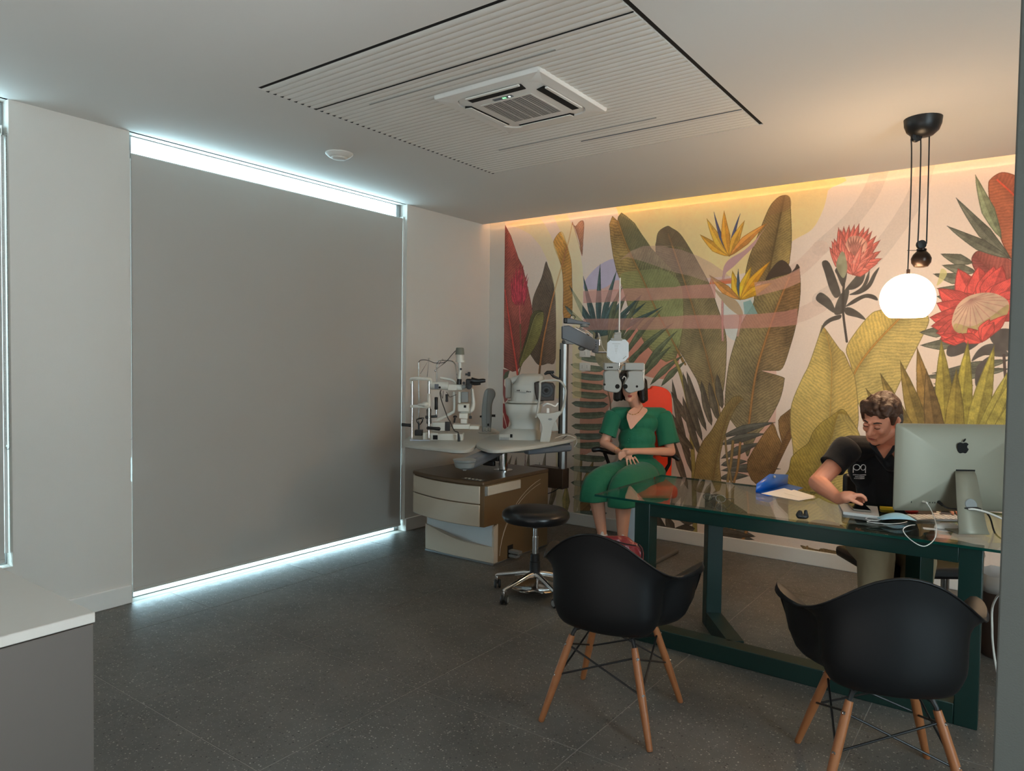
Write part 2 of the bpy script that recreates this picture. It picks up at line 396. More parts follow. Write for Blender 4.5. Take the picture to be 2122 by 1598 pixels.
    def blade(a, b, w, col, bend=0.0, alpha=1.0, mid=True, peak=.45, vein=.8, blunt=1.0):
        # lens-shaped leaflet from base a to tip b, w in metres
        ax, ay = a[:2]; bx, by = b[:2]; L = math.hypot(bx-ax, by-ay); ux, uy = (bx-ax)/L, (by-ay)/L; nx, ny = -uy, ux
        K = 9; left = []; right = []; ctr = []
        for k in range(K+1):
            t = k/K; wd = w/2*((t/peak)**(.6*blunt) if t < peak else ((1-t)/(1-peak))**(.8*blunt))
            o = bend*4*t*(1-t)*L
            px, py = ax+ux*L*t+nx*o, ay+uy*L*t+ny*o
            left.append((px+nx*wd, py+ny*wd)); right.append((px-nx*wd, py-ny*wd)); ctr.append((px, py))
        mask, sl = pmask(left+right[::-1])
        if mask is None: return
        d, S, sd, _ = ribdist(sl, [ctr[0], ctr[K//2], ctr[-1]])
        c = np.array(col)/255.*(1+(.10*sd+vein*(.22*N2[sl]+.18*N1[sl]+.12*N3[sl])+.05*np.sin(d*1.6))[..., None])
        blend(mask, sl, np.clip(c, 0, 1), alpha); blend(edge(mask), sl, np.array(col)/255.*.45, .5*alpha)
        if mid: stroke([ctr[0], ctr[K//2], ctr[-1]], 1.6, tuple(q*.6 for q in col), .6*alpha, dark=False)
    def ellipse(cx, cy, rx, ry, n=60, a0=0, a1=360):
        return [(cx+rx*math.cos(R_(a0+(a1-a0)*k/n)), cy+ry*math.sin(R_(a0+(a1-a0)*k/n))) for k in range(n+(a1-a0 != 360))]

    # -- soft ground shapes
    shape([(3.129,2.872),(3.124,2.768),(3.094,2.631),(3.022,2.498),(2.895,2.429),(2.739,2.324),(2.539,2.208),(2.268,2.186),(1.959,2.194),(1.673,2.303),(1.475,2.462),(1.434,2.738),(1.461,3.109)], (226, 196, 128), .85)
    shape([(1.089,2.212),(1.156,2.294),(1.253,2.363),(1.378,2.402),(1.513,2.376),(1.664,2.283),(1.576,2.133),(1.281,2.137),(1.096,2.146)], (178, 166, 196), .8)
    shape([(1.096,2.146),(1.281,2.148),(1.423,2.215),(1.495,2.127),(1.282,2.121)], (214, 160, 142), .7)
    shape([(2.681,1.550),(2.780,1.551),(2.793,1.026),(2.715,0.980),(2.673,1.038)], (206, 150, 130), .6)
    shape([(1.056,1.395),(1.390,1.471),(1.397,1.157),(1.295,0.976),(1.404,0.796),(1.071,0.626)], (206, 138, 116), .9, False)
    shape([(2.368,2.123),(2.531,2.123),(2.631,1.876),(2.514,1.680),(2.377,1.767)], (192, 200, 196), .7)
    shape([(2.511,0.966),(2.713,1.061),(2.794,0.985),(2.680,0.772),(2.744,0.634),(2.497,0.650)], (206, 148, 128), .6)
    shape([(1.505,1.666),(1.571,1.832),(1.965,1.904),(1.976,1.402),(1.649,1.395),(1.532,1.508)], (204, 124, 100), .9)
    # -- pale rings sweeping up to the right
    for pts in ([(3.484,2.951),(3.467,2.881),(3.405,2.710),(3.282,2.532),(3.083,2.355)], [(3.759,2.949),(3.735,2.841),(3.678,2.634),(3.529,2.381),(3.342,2.151),(3.093,1.978)]):
        stroke(pts, 46, (196, 176, 162), .55, dark=False)
    stroke([(3.083,2.355),(2.953,2.227),(2.788,2.137),(2.607,2.091)], 44, (206, 176, 160), .55, dark=False)
    stroke([(3.094,1.934),(2.962,1.871),(2.796,1.834)], 44, (206, 176, 160), .55, dark=False)

    # -- far left red leaf and ginger flower
    leaf([(0.181,2.827),(0.257,2.712),(0.354,2.484),(0.401,2.411),(0.473,2.177),(0.520,2.003),(0.526,1.911),(0.487,1.774),(0.476,1.601),(0.428,1.485),(0.358,1.403),(0.300,1.390),(0.194,1.430)], [(0.184,2.812),(0.196,2.155),(0.256,1.895),(0.314,1.601),(0.359,1.368)], (168, 84, 74), (172, 78, 70), (128, 66, 58), (214, 76, 66), 0, freq=9, round_=False)
    stroke([(0.194,2.190),(0.240,1.954),(0.314,1.601),(0.361,1.368)], 9, (216, 74, 64), 1.0, (.6, 1.1))
    shape([(0.184,1.415),(0.267,1.403),(0.253,1.364),(0.202,1.317),(0.198,1.259),(0.240,1.195),(0.245,1.117),(0.209,1.083),(0.188,1.167)], (122, 52, 50), .9, False)
    shape([(0.213,1.383),(0.262,1.403),(0.246,1.338),(0.196,1.308),(0.189,1.337)], (72, 82, 62), .95, False)
    shape([(0.189,1.076),(0.210,1.077),(0.256,0.949),(0.270,0.910),(0.254,0.851),(0.234,0.817),(0.193,0.840)], (140, 44, 44), 1, False)
    stroke([(0.193,0.978),(0.242,0.837)], 4, (226, 200, 180), .9)
    stroke([(0.386,1.857),(0.371,1.996),(0.372,2.124)], 4, (206, 90, 96), 1)
    g0 = [(0.383,2.112)][0]
    for (bx_, by_) in [(0.378,2.441),(0.342,2.369),(0.420,2.364),(0.302,2.360),(0.459,2.327),(0.271,2.315),(0.471,2.292),(0.303,2.278),(0.463,2.246),(0.279,2.233),(0.472,2.200),(0.304,2.197),(0.459,2.166),(0.273,2.163),(0.334,2.416),(0.412,2.410),(0.357,2.321),(0.407,2.295),(0.379,2.366)]:
        blade(((g0[0]*.55+bx_*.45), min(g0[1]+.02, by_)-.10), (bx_, by_), .035, (196, 60, 76), .06, .95, vein=1.4)
    stroke([(0.384,1.845),(0.397,1.485),(0.373,1.368)], 6, (118, 104, 74), .9)
    leaf([(0.668,2.426),(0.623,2.283),(0.543,2.128),(0.520,2.026),(0.531,1.888),(0.505,1.774),(0.494,1.601),(0.540,1.521),(0.610,1.459),(0.705,1.477),(0.792,1.523),(0.786,2.050),(0.773,2.162),(0.745,2.276),(0.696,2.379)], [(0.946,2.735),(0.898,2.542),(0.773,2.162),(0.698,1.884),(0.648,1.658),(0.619,1.442)], (98, 80, 66), (122, 98, 82), None, (196, 122, 72), 0, freq=8)
    leaf([(0.752,2.616),(0.836,2.693),(0.897,2.575),(0.945,2.417),(0.957,2.263),(0.963,1.933),(0.873,1.891),(0.862,2.202),(0.835,2.381),(0.767,2.531)], [(0.946,2.735),(0.885,2.532),(0.773,2.162)], (206, 150, 66), (194, 138, 62), (176, 120, 60), (190, 120, 60), 0, freq=11)
    leaf([(0.945,2.768),(0.982,2.726),(1.022,2.760),(1.059,2.769),(1.075,2.733),(1.069,2.604),(1.059,2.453),(1.025,2.586),(0.978,2.710)], [(0.951,2.767),(1.059,2.453)], (170, 112, 84), (176, 118, 90), None, (150, 90, 60), 2, freq=7)
    leaf([(0.649,1.959),(0.560,1.973),(0.505,1.923),(0.486,1.832),(0.432,1.659),(0.371,1.485),(0.398,1.439),(0.428,1.485),(0.511,1.567),(0.592,1.682),(0.645,1.829)], [(0.642,1.954),(0.561,1.922),(0.481,1.717),(0.386,1.462)], (92, 86, 56), (138, 130, 74), None, (160, 150, 90), 2)
    stroke([(0.952,2.756),(0.898,2.542),(0.773,2.162),(0.698,1.884),(0.648,1.658),(0.619,1.442),(0.612,1.350)], 8, (200, 128, 74), 1.0, (.5, 1.2))
    stroke([(0.622,1.447),(0.616,1.372)], 7, (126, 92, 64), 1)
    # lower left stems and lily-like leaves under the table
    if True:
        blade([(1.061,0.126)][0], [(1.213,0.611)][0], .12, (150, 124, 74)); blade([(1.021,0.067)][0], [(1.096,0.662)][0], .07, (160, 132, 84))
        blade([(1.071,0.110)][0], [(1.200,0.233)][0], .13, (120, 88, 50)); blade([(0.927,0.081)][0], [(0.932,0.360)][0], .09, (176, 154, 92))
    for x_ in range(4):
        b0 = [(0.371,0.504),(0.528,0.519),(0.695,0.535),(0.162,0.484)][x_]; t0 = [(0.362,0.567),(0.510,0.638),(0.700,0.648),(0.306,0.575)][x_]
        blade((b0[0], b0[1]-.45), (t0[0], t0[1]), .075, (132, 110, 88), .04)
        blade((b0[0]+.02, b0[1]-.5), (t0[0]+.12, t0[1]-.1), .06, (146, 122, 94), -.06)
    for a_ in [(0.347,0.566),(0.464,0.627)]: blade((a_[0], a_[1]-.5), a_, .014, (110, 40, 40), mid=False)

    # -- left palm of horizontal leaflets
    for k, (tx, ty) in enumerate([(0.881,2.014),(0.999,1.559),(0.994,1.470),(1.002,1.382),(0.998,1.299),(1.006,1.211),(1.008,1.117),(1.010,1.007),(1.012,0.907),(1.026,0.819),(1.047,0.732),(1.023,0.631),(1.000,0.517),(1.015,0.385),(1.037,0.254),(1.059,0.112),(1.100,-0.015)]):
        bx2, by2 = [(1.265,1.711),(1.293,1.512),(1.307,1.432),(1.321,1.357),(1.316,1.271),(1.348,1.197),(1.350,1.122),(1.339,1.036),(1.341,0.928),(1.307,0.840),(1.296,0.763),(1.347,0.638),(1.361,0.553),(1.352,0.423),(1.354,0.294),(1.357,0.153),(1.360,0.024)][k]
        blade((bx2, by2), (tx-(.035 if k > 1 else 0), ty), .060 if k else .04, (104, 112, 92) if k % 3 else (96, 108, 96), .03, peak=.5, vein=1.2, blunt=.22)
    stroke([(1.280,1.582),(1.347,1.240),(1.373,1.134),(1.378,0.920)], 5, (130, 96, 70), .9)
    shape([(1.197,1.786),(1.349,1.794),(1.422,1.687),(1.368,1.453),(1.246,1.473),(1.200,1.613)], (122, 112, 84), .9, var=.3)
    # -- dark teal fan
    o1 = [(1.247,1.721)][0]
    for (tx, ty) in [(0.930,2.193),(1.009,2.085),(1.075,2.267),(1.247,2.364),(1.412,2.299),(1.477,2.159),(1.525,2.094)]:
        blade(o1, (tx, ty), .060, (62, 84, 84), .015, vein=1.2)

    # -- banana leaves
    leaf([(1.874,2.636),(1.799,2.598),(1.779,2.519),(1.777,2.418),(1.810,2.091),(1.893,1.785),(2.113,1.435),(2.166,1.347),(2.210,1.230),(2.272,1.145),(2.332,1.138),(2.388,1.295),(2.404,1.633),(2.376,1.796),(2.313,1.971),(2.259,2.119),(2.165,2.290),(2.079,2.433),(1.993,2.559),(1.918,2.616)], [(1.886,2.570),(2.033,2.180),(2.155,1.830),(2.287,1.391),(2.333,1.128)], (98, 90, 64), (110, 98, 66), (136, 114, 76), (150, 108, 62), 6, freq=7)
    shape([(1.874,2.636),(1.799,2.598),(1.779,2.519),(1.780,2.478),(1.899,2.473),(2.006,2.449),(2.079,2.425),(1.993,2.559),(1.918,2.616)], (96, 76, 58), .6)
    leaf([(1.447,2.797),(1.494,2.763),(1.576,2.692),(1.658,2.571),(1.738,2.462),(1.850,2.352),(1.958,2.244),(2.026,2.101),(2.044,1.852),(2.015,1.653),(1.976,1.533),(1.890,1.502),(1.802,1.552),(1.688,1.665),(1.594,1.832),(1.522,1.990),(1.472,2.149),(1.435,2.235),(1.407,2.300),(1.372,2.429),(1.345,2.579),(1.330,2.707),(1.359,2.777),(1.410,2.730),(1.414,2.761)], [(1.413,2.724),(1.511,2.491),(1.666,2.201),(1.782,1.960),(1.929,1.704),(2.040,1.504)], (152, 118, 66), (112, 104, 70), (128, 124, 78), (146, 108, 56), 6, freq=9, round_=False, vein=1.3)
    shape([(1.446,2.255),(1.630,2.285),(1.852,2.271),(2.004,2.142),(2.031,1.902),(1.994,1.653),(1.867,1.563),(1.733,1.654),(1.594,1.853),(1.497,2.075)], (134, 140, 86), .5)
    shape([(1.424,2.770),(1.565,2.683),(1.738,2.462),(1.660,2.478),(1.546,2.457),(1.511,2.491),(1.462,2.620)], (84, 82, 58), .55)
    stroke([(1.413,2.724),(1.511,2.491),(1.666,2.201),(1.782,1.960),(1.929,1.704),(2.061,1.484)], 6, (152, 112, 58), 1)
    leaf([(2.803,2.774),(2.852,2.758),(2.864,2.694),(2.879,2.449),(2.872,2.314),(2.848,2.225),(2.707,2.142),(2.634,2.118),(2.540,2.151),(2.555,2.300),(2.608,2.446),(2.694,2.668),(2.746,2.744)], [(2.817,2.763),(2.770,2.504),(2.707,2.142)], (126, 100, 58), (142, 118, 68), None, (104, 82, 46), 5, freq=7)
    shape([(2.803,2.775),(2.854,2.758),(2.867,2.684),(2.820,2.654),(2.731,2.636),(2.695,2.640),(2.746,2.744)], (122, 88, 58), .5)
    leaf([(2.689,2.143),(2.796,2.192),(2.884,2.186),(2.923,2.220),(2.940,2.219),(2.953,2.038),(2.929,1.804),(2.890,1.632),(2.837,1.467),(2.770,1.445),(2.679,1.444),(2.834,1.402),(2.852,1.366),(2.821,1.218),(2.735,1.046),(2.663,0.948),(2.619,0.850),(2.584,0.771),(2.532,0.938),(2.412,1.103),(2.399,1.248),(2.422,1.489),(2.475,1.699),(2.529,1.841),(2.601,1.961),(2.617,2.053)], [(2.868,2.151),(2.793,1.954),(2.718,1.725),(2.634,1.400),(2.588,0.961)], (122, 104, 62), (112, 80, 44), (128, 112, 80), (168, 112, 58), 7, freq=8, vein=1.3)
    shape([(2.693,2.142),(2.741,2.232),(2.793,2.283),(2.829,2.279),(2.865,2.242),(2.884,2.191),(2.832,2.171),(2.761,2.157)], (58, 44, 34), .95)
    shape([(2.884,2.188),(2.909,2.221),(2.922,2.249),(2.942,2.218),(2.919,2.193)], (54, 42, 34), .95)
    # bird of paradise stems and blooms
    stroke([(2.362,2.190),(2.360,2.066),(2.362,1.873),(2.369,1.681)], 7, (206, 140, 134), .9)
    stroke([(2.504,1.879),(2.506,1.822),(2.489,1.718)], 8, (196, 150, 128), .9)
    shape([(2.526,1.978),(2.582,1.994),(2.611,1.942),(2.640,1.883),(2.566,1.877),(2.537,1.883)], (120, 160, 158), .85, False)
    shape([(2.258,2.177),(2.328,2.163),(2.444,2.174),(2.447,2.130),(2.358,2.127),(2.249,2.133)], (204, 96, 58), .9, False)
    f1 = [(2.407,2.345)][0]
    for (tx, ty), c_ in zip([(2.162,2.539),(2.215,2.662),(2.273,2.708),(2.485,2.671),(2.356,2.708),(2.521,2.614),(2.696,2.576)], ((218, 150, 44), (222, 160, 52), (70, 72, 110), (70, 72, 110), (224, 148, 44), (222, 156, 50), (206, 130, 54))):
        blade(f1, (tx, ty), .075 if c_[2] < 100 else .03, c_, .03, vein=.7)
    shape([(2.357,2.186),(2.365,2.266),(2.412,2.325),(2.516,2.379),(2.607,2.455),(2.705,2.570),(2.644,2.489),(2.599,2.409),(2.517,2.331),(2.442,2.261),(2.385,2.217),(2.372,2.180)], (186, 140, 138), 1.0)
    f2 = [(2.501,1.997)][0]
    for (tx, ty), c_ in zip([(2.434,2.229),(2.481,2.240),(2.583,2.252),(2.726,2.283),(2.744,2.117),(2.247,2.207)], ((224, 166, 40), (66, 84, 100), (226, 168, 40), (226, 150, 30), (220, 158, 34), (196, 130, 60))):
        blade(f2, (tx, ty), .075 if c_[2] < 80 else .03, c_, .03, vein=.7)
    shape([(2.245,2.212),(2.290,2.107),(2.370,2.046),(2.468,1.994),(2.518,1.916),(2.523,1.874),(2.490,1.879),(2.411,1.939),(2.341,2.018),(2.280,2.108)], (176, 150, 118), 1.0)
    # horizontal dark leaflets behind the stems
    for (ax_, ay_), (bx_, by_) in zip([(2.374,0.903),(2.376,0.845),(2.378,0.734),(2.379,0.681),(2.380,0.638),(2.371,0.573),(2.423,0.218),(2.370,0.168),(2.371,0.125)], [(2.793,1.051),(2.725,0.960),(2.697,0.886),(2.589,0.732),(2.841,0.697),(2.602,0.619),(2.602,0.192),(2.665,0.150),(2.655,0.122)]):
        blade((ax_, ay_), (bx_, by_), .07, (84, 82, 74), .03)
    # pink between, stems
    for pts, w_, c_ in (([(2.471,0.879),(2.459,0.710),(2.436,0.538),(2.436,0.092)], 9, (152, 120, 70)), ([(2.529,0.873),(2.513,0.662),(2.480,0.501),(2.474,0.088)], 8, (160, 112, 60)), ([(2.406,0.916),(2.432,0.707),(2.468,0.542),(2.511,0.094)], 7, (150, 122, 78)), ([(2.630,0.311),(2.602,0.203),(2.563,0.097)], 10, (156, 104, 56))):
        stroke(pts, w_, c_, 1)
    # long dark blades, middle
    o2 = [(1.316,1.314)][0]
    for (tx, ty), w_ in zip([(1.646,2.070),(1.698,2.009),(1.850,1.968)], (.06, .06, .06)): blade(o1, (tx, ty), w_, (60, 82, 78), -.02, vein=1.2)
    for (ax_, ay_), (tx, ty) in zip([(1.328,1.603),(1.435,1.624),(1.412,1.572),(1.484,1.519),(1.532,1.467),(1.671,1.407),(1.683,1.376),(1.751,1.306),(1.851,1.299),(1.441,1.349),(1.338,1.710)], [(1.519,2.095),(1.656,2.079),(1.711,1.907),(1.847,1.951),(1.947,1.827),(1.983,1.761),(1.935,1.636),(2.040,1.558),(2.062,1.510),(1.776,1.706),(1.459,2.161)]):
        blade((ax_, ay_), (tx, ty), .058, (88, 94, 68), .04, vein=1.2)
    stroke([(1.968,1.523),(2.017,1.414),(2.091,1.166),(2.133,0.842),(2.157,0.507),(2.174,0.105)], 14, (150, 132, 66), 1, (.7, 1.2))
    stroke([(2.299,1.335),(2.335,1.198),(2.371,1.041),(2.394,0.958)], 8, (150, 118, 70), 1)
    for (ax_, ay_), (bx_, by_) in zip([(2.138,0.592),(2.124,0.721),(2.107,0.457),(2.222,0.860),(2.253,0.948),(2.296,0.994),(2.349,1.039),(2.379,1.136),(2.164,0.942),(2.145,0.788),(2.214,0.729)], [(1.948,1.358),(1.955,1.071),(1.959,0.883),(2.040,1.420),(2.074,1.426),(2.199,1.353),(2.266,1.344),(2.330,1.410),(1.939,1.258),(1.957,0.972),(2.044,1.218)]):
        blade((ax_, ay_), (bx_, by_), .062, (92, 82, 66), .02, vein=1.1, blunt=.6)
    for (ax_, ay_), (bx_, by_) in zip([(1.845,0.017),(1.922,0.008),(1.996,0.071),(2.173,0.198),(2.234,0.197),(2.174,0.139),(2.257,0.111)], [(1.797,0.206),(1.841,0.223),(1.917,0.223),(2.026,0.197),(2.384,0.229),(1.996,0.112),(2.656,0.145)]):
        blade((ax_, ay_), (bx_, by_), .085, (70, 60, 50), .03)
    leaf([(2.551,1.213),(2.525,1.241),(2.488,1.241),(2.452,1.224),(2.380,1.126),(2.297,0.962),(2.222,0.860),(2.180,0.748),(2.160,0.616),(2.159,0.452),(2.373,0.478),(2.368,0.722),(2.406,0.916),(2.455,1.077),(2.516,1.185)], [(2.525,1.217),(2.424,1.076),(2.355,0.806),(2.308,0.481)], (142, 116, 64), (150, 124, 72), None, (120, 92, 50), 4, freq=7)
    leaf([(3.117,1.399),(3.104,1.405),(3.093,1.392),(3.084,1.362),(3.071,1.343),(2.998,1.266),(2.916,1.173),(2.831,1.099),(2.815,1.067),(2.821,0.997),(2.847,0.893),(2.815,0.956),(2.795,1.016),(2.773,1.050),(2.715,0.969),(2.638,0.840),(2.589,0.743),(2.585,0.670),(2.623,0.590),(2.686,0.541),(2.745,0.573),(2.802,0.671),(2.876,0.850),(2.948,1.016),(3.021,1.129),(3.082,1.260),(3.121,1.359)], [(3.102,1.368),(3.018,1.228),(2.873,0.950),(2.763,0.636)], (128, 92, 50), (116, 80, 44), None, (96, 66, 38), 3, freq=6, round_=False, vein=1.4)
    # -- yellow leaves
    leaf([(3.277,1.612),(3.334,1.731),(3.429,1.858),(3.495,1.888),(3.644,1.914),(3.763,1.859),(3.792,1.807),(3.767,1.725),(3.725,1.622),(3.657,1.455),(3.579,1.243),(3.536,1.113),(3.449,1.108),(3.368,1.222),(3.311,1.492)], [(3.610,1.821),(3.445,1.622),(3.342,1.449),(3.315,1.318)], (196, 166, 86), (186, 162, 92), None, (196, 138, 58), 5, freq=9, vein=.8)
    leaf([(3.112,1.786),(3.146,1.744),(3.195,1.672),(3.237,1.612),(3.268,1.579),(3.311,1.481),(3.343,1.406),(3.367,1.233),(3.372,1.060),(3.328,0.838),(3.233,0.608),(3.027,0.470),(2.916,0.571),(2.932,0.802),(2.904,1.029),(2.910,1.201),(2.981,1.397),(3.022,1.488),(3.080,1.678),(3.104,1.767)], [(3.120,1.778),(3.177,1.567),(3.185,1.271),(3.167,0.768)], (192, 164, 88), (184, 154, 82), None, (170, 132, 60), 3, freq=9, vein=.8)
    leaf([(3.311,1.127),(3.283,1.166),(3.256,1.177),(3.221,1.151),(3.172,1.109),(3.119,1.067),(3.065,0.994),(3.034,0.912),(2.974,0.858),(2.918,0.792),(2.901,0.700),(2.862,0.614),(2.943,0.573),(3.096,0.521),(3.226,0.478),(3.403,0.501),(3.422,0.752),(3.389,0.988)], [(3.297,1.136),(3.235,1.142),(3.195,0.964),(3.126,0.782),(3.040,0.514)], (160, 134, 54), (172, 146, 76), None, (132, 106, 40), 4, freq=8)
    # lower yellow-brown leaf near the baseboard
    leaf([(3.002,0.137),(3.106,0.124),(3.235,0.136),(3.325,0.122),(3.440,0.094),(3.440,0.074),(3.326,0.068),(3.145,0.051),(3.051,0.094)], [(3.012,0.133),(3.440,0.084)], (134, 104, 58), (126, 96, 54), None, (100, 76, 44), 2)
    stroke([(3.050,0.134),(3.041,0.088)], 6, (150, 110, 64), 1)
    # -- first protea
    for pts in ([(3.097,2.249),(3.149,2.240),(3.226,2.038),(3.222,1.995),(3.191,1.987),(3.154,2.053),(3.120,2.165)], [(3.191,2.193),(3.260,2.254),(3.268,2.145),(3.245,2.059),(3.202,2.149)], [(3.256,2.037),(3.294,2.089),(3.333,2.141),(3.379,2.229),(3.391,2.169),(3.374,2.085),(3.326,2.044),(3.271,2.036)], [(3.365,2.053),(3.401,2.137),(3.415,2.168),(3.412,2.104),(3.384,2.052),(3.297,2.008)], [(3.287,2.003),(3.346,2.032),(3.403,2.072),(3.440,2.145),(3.477,2.187),(3.459,2.133),(3.423,2.050),(3.356,2.005)], [(3.195,1.864),(3.198,1.930),(3.236,2.016),(3.286,2.035),(3.269,1.928),(3.250,1.874)], [(3.264,1.917),(3.318,1.969),(3.395,2.003),(3.454,1.990),(3.472,1.954),(3.396,1.976),(3.319,1.937)], [(3.259,1.906),(3.299,1.910),(3.360,1.870),(3.400,1.821),(3.341,1.839),(3.271,1.862)], [(3.100,1.723),(3.119,1.800),(3.170,1.843),(3.235,1.861),(3.231,1.831),(3.170,1.810),(3.120,1.767)], [(3.092,2.028),(3.156,1.981),(3.193,1.908),(3.189,1.875),(3.126,1.922),(3.062,1.979)]):
        shape(pts, (74, 68, 62), 1.0, var=.35)
    stroke([(3.250,2.081),(3.247,1.983),(3.252,1.863),(3.281,1.666)], 6, (70, 62, 56), 1)
    c1 = [(3.298,2.154)][0]
    for (tx, ty) in [(3.203,2.492),(3.238,2.496),(3.273,2.501),(3.308,2.503),(3.339,2.507),(3.374,2.480),(3.404,2.470),(3.424,2.445),(3.452,2.409),(3.478,2.377),(3.483,2.300),(3.493,2.247),(3.146,2.355),(3.160,2.398),(3.175,2.413),(3.219,2.474),(3.434,2.347),(3.467,2.217),(3.420,2.173)]:
        blade(c1, (tx, ty), .085, (214, 104, 90), .04, vein=1.0)
    shape([(3.252,2.362),(3.276,2.414),(3.325,2.421),(3.375,2.395),(3.396,2.350),(3.378,2.298),(3.318,2.303),(3.268,2.318)], (206, 150, 128), .9, var=.4)
    for (tx, ty) in [(3.266,2.404),(3.286,2.413),(3.305,2.417),(3.325,2.415),(3.345,2.408),(3.365,2.395),(3.385,2.378)]: blade([(3.324,2.270)][0], (tx, ty), .022, (196, 120, 104), .05)
    for (tx, ty) in [(3.157,2.327),(3.186,2.368),(3.226,2.408),(3.252,2.362),(3.288,2.316),(3.333,2.302),(3.377,2.309),(3.416,2.327),(3.450,2.293),(3.208,2.312),(3.408,2.253),(3.366,2.353)]: blade([(3.308,2.142)][0], (tx, ty), .055, (218, 112, 98), .03, vein=1.2)
    shape([(3.195,2.215),(3.218,2.300),(3.238,2.315),(3.257,2.275),(3.270,2.188),(3.243,2.124)], (142, 138, 110), 1, var=.3)
    # -- right side: grey blades, red leaves, big protea
    leaf([(4.241,2.718),(4.188,2.745),(4.152,2.745),(4.113,2.717),(4.098,2.680),(4.109,2.562),(4.137,2.462),(4.182,2.302),(4.233,2.192),(4.265,2.180),(4.354,2.306),(4.378,2.501),(4.328,2.649)], [(4.146,2.703),(4.245,2.584),(4.350,2.439)], (158, 84, 58), (150, 76, 56), None, (200, 70, 48), 4, freq=8, vein=.8)
    leaf([(4.023,2.217),(4.053,2.255),(4.119,2.249),(4.237,2.182),(4.298,2.120),(4.301,2.005),(4.110,2.015),(4.058,2.097),(4.026,2.168)], [(4.037,2.226),(4.148,2.101),(4.270,2.026)], (146, 66, 62), (152, 72, 64), None, (120, 50, 46), 2, freq=8, vein=.8)
    for (ax_, ay_), (bx_, by_), c_ in zip([(4.181,2.322),(4.235,2.187),(4.229,2.192),(4.030,2.177),(4.049,2.117),(4.026,2.059),(4.011,1.990),(3.995,1.941),(3.916,1.733),(3.970,1.652),(4.245,1.544),(4.247,1.486),(4.045,1.413),(4.054,1.373),(4.013,1.342)],
                                         [(4.026,2.753),(3.923,2.616),(3.877,2.435),(3.847,2.251),(3.857,2.175),(3.807,2.120),(3.830,2.021),(3.831,1.968),(3.736,1.727),(3.745,1.638),(3.820,1.448),(3.745,1.421),(3.865,1.408),(3.831,1.377),(3.760,1.338)], [(122, 128, 96)]+[(92, 92, 78)]*14):
        blade((ax_, ay_), (bx_, by_), .075, c_, .02, vein=1.2)
    shape([(3.829,2.040),(3.855,2.058),(3.884,2.107),(3.879,2.138),(3.852,2.150),(3.837,2.080)], (196, 186, 120), .8)
    for pts in ([(3.899,1.602),(3.919,1.642),(4.004,1.662),(4.079,1.657),(4.039,1.612),(3.956,1.567),(3.908,1.566)], [(4.041,1.532),(4.072,1.602),(4.121,1.642),(4.186,1.641),(4.244,1.573),(4.188,1.563),(4.123,1.573),(4.082,1.558)], [(4.135,1.700),(4.175,1.739),(4.247,1.738),(4.280,1.670),(4.243,1.602),(4.170,1.632)], [(4.066,1.384),(4.068,1.483),(4.099,1.533),(4.148,1.563),(4.126,1.454),(4.088,1.364)]):
        shape(pts, (70, 64, 62), 1, var=.35)
    stroke([(4.216,1.573),(4.228,1.427),(4.244,1.311)], 6, (80, 66, 62), 1)
    c2 = [(4.116,1.809)][0]
    for (tx, ty), w_ in zip([(3.947,2.148),(4.025,2.091),(4.062,2.156),(4.108,2.066),(4.146,2.152),(4.190,2.152),(4.233,2.067),(4.283,2.083),(4.333,1.985),(3.941,1.989),(3.837,2.021),(3.831,1.923),(3.848,1.854),(3.793,1.827),(3.803,1.767),(3.834,1.719),(3.857,1.678),(4.352,1.889)], [.16]*18):
        blade(c2, (tx, ty), w_, (190, 66, 62), .03, peak=.6, vein=1.0)
    shape([(3.933,1.753),(3.923,1.804),(3.946,1.893),(3.995,1.951),(4.069,1.978),(4.151,1.974),(4.217,1.932),(4.234,1.883),(4.213,1.816),(4.142,1.759),(4.053,1.711),(3.968,1.717)], (190, 156, 130), 1.0, var=.2)
    shape([(3.933,1.748),(3.949,1.783),(4.034,1.761),(4.132,1.818),(4.218,1.894),(4.235,1.878),(4.213,1.816),(4.142,1.759),(4.053,1.711),(3.968,1.717)], (156, 138, 82), .75, var=.3)
    c3 = [(4.025,1.940)][0]
    for (tx, ty) in [(3.932,1.793),(3.950,1.753),(3.985,1.732),(4.027,1.732),(4.068,1.751),(4.109,1.770),(4.149,1.798),(4.188,1.836),(4.215,1.884),(4.221,1.922),(3.939,1.843),(4.193,1.948),(4.152,1.969),(3.955,1.883),(4.111,1.976)]: stroke([c3, (tx, ty)], 2.2, (162, 112, 100), .7, dark=False)
    for (tx, ty) in [(4.014,1.752),(4.043,1.741),(4.085,1.750),(4.132,1.808),(4.184,1.817),(4.228,1.835),(3.977,1.712),(4.157,1.788)]: blade([(4.096,1.657)][0], (tx, ty), .08, (206, 70, 64), .05, peak=.6)
    for (tx, ty) in [(3.852,1.709),(3.866,1.668),(3.892,1.678),(3.926,1.703)]: blade([(4.003,1.677)][0], (tx, ty), .07, (206, 66, 62), .03)
    # yellow spiky plant
    o4 = [(3.959,0.362)][0]
    for (tx, ty), c_ in zip([(3.866,1.673),(4.018,1.667),(4.163,1.637),(3.725,1.624),(3.625,1.533),(3.503,1.444),(3.414,1.334),(4.243,1.476),(4.309,1.516),(4.379,1.488),(3.783,1.478),(3.958,1.481)], ((150, 132, 54), (158, 142, 56), (156, 140, 60), (132, 100, 48), (134, 110, 52), (136, 112, 54), (126, 104, 50), (150, 136, 60), (150, 136, 60), (150, 136, 60), (110, 84, 46), (140, 120, 50))):
        blade(o4, (tx, ty), .12, c_, .0, peak=.7, vein=1.2)
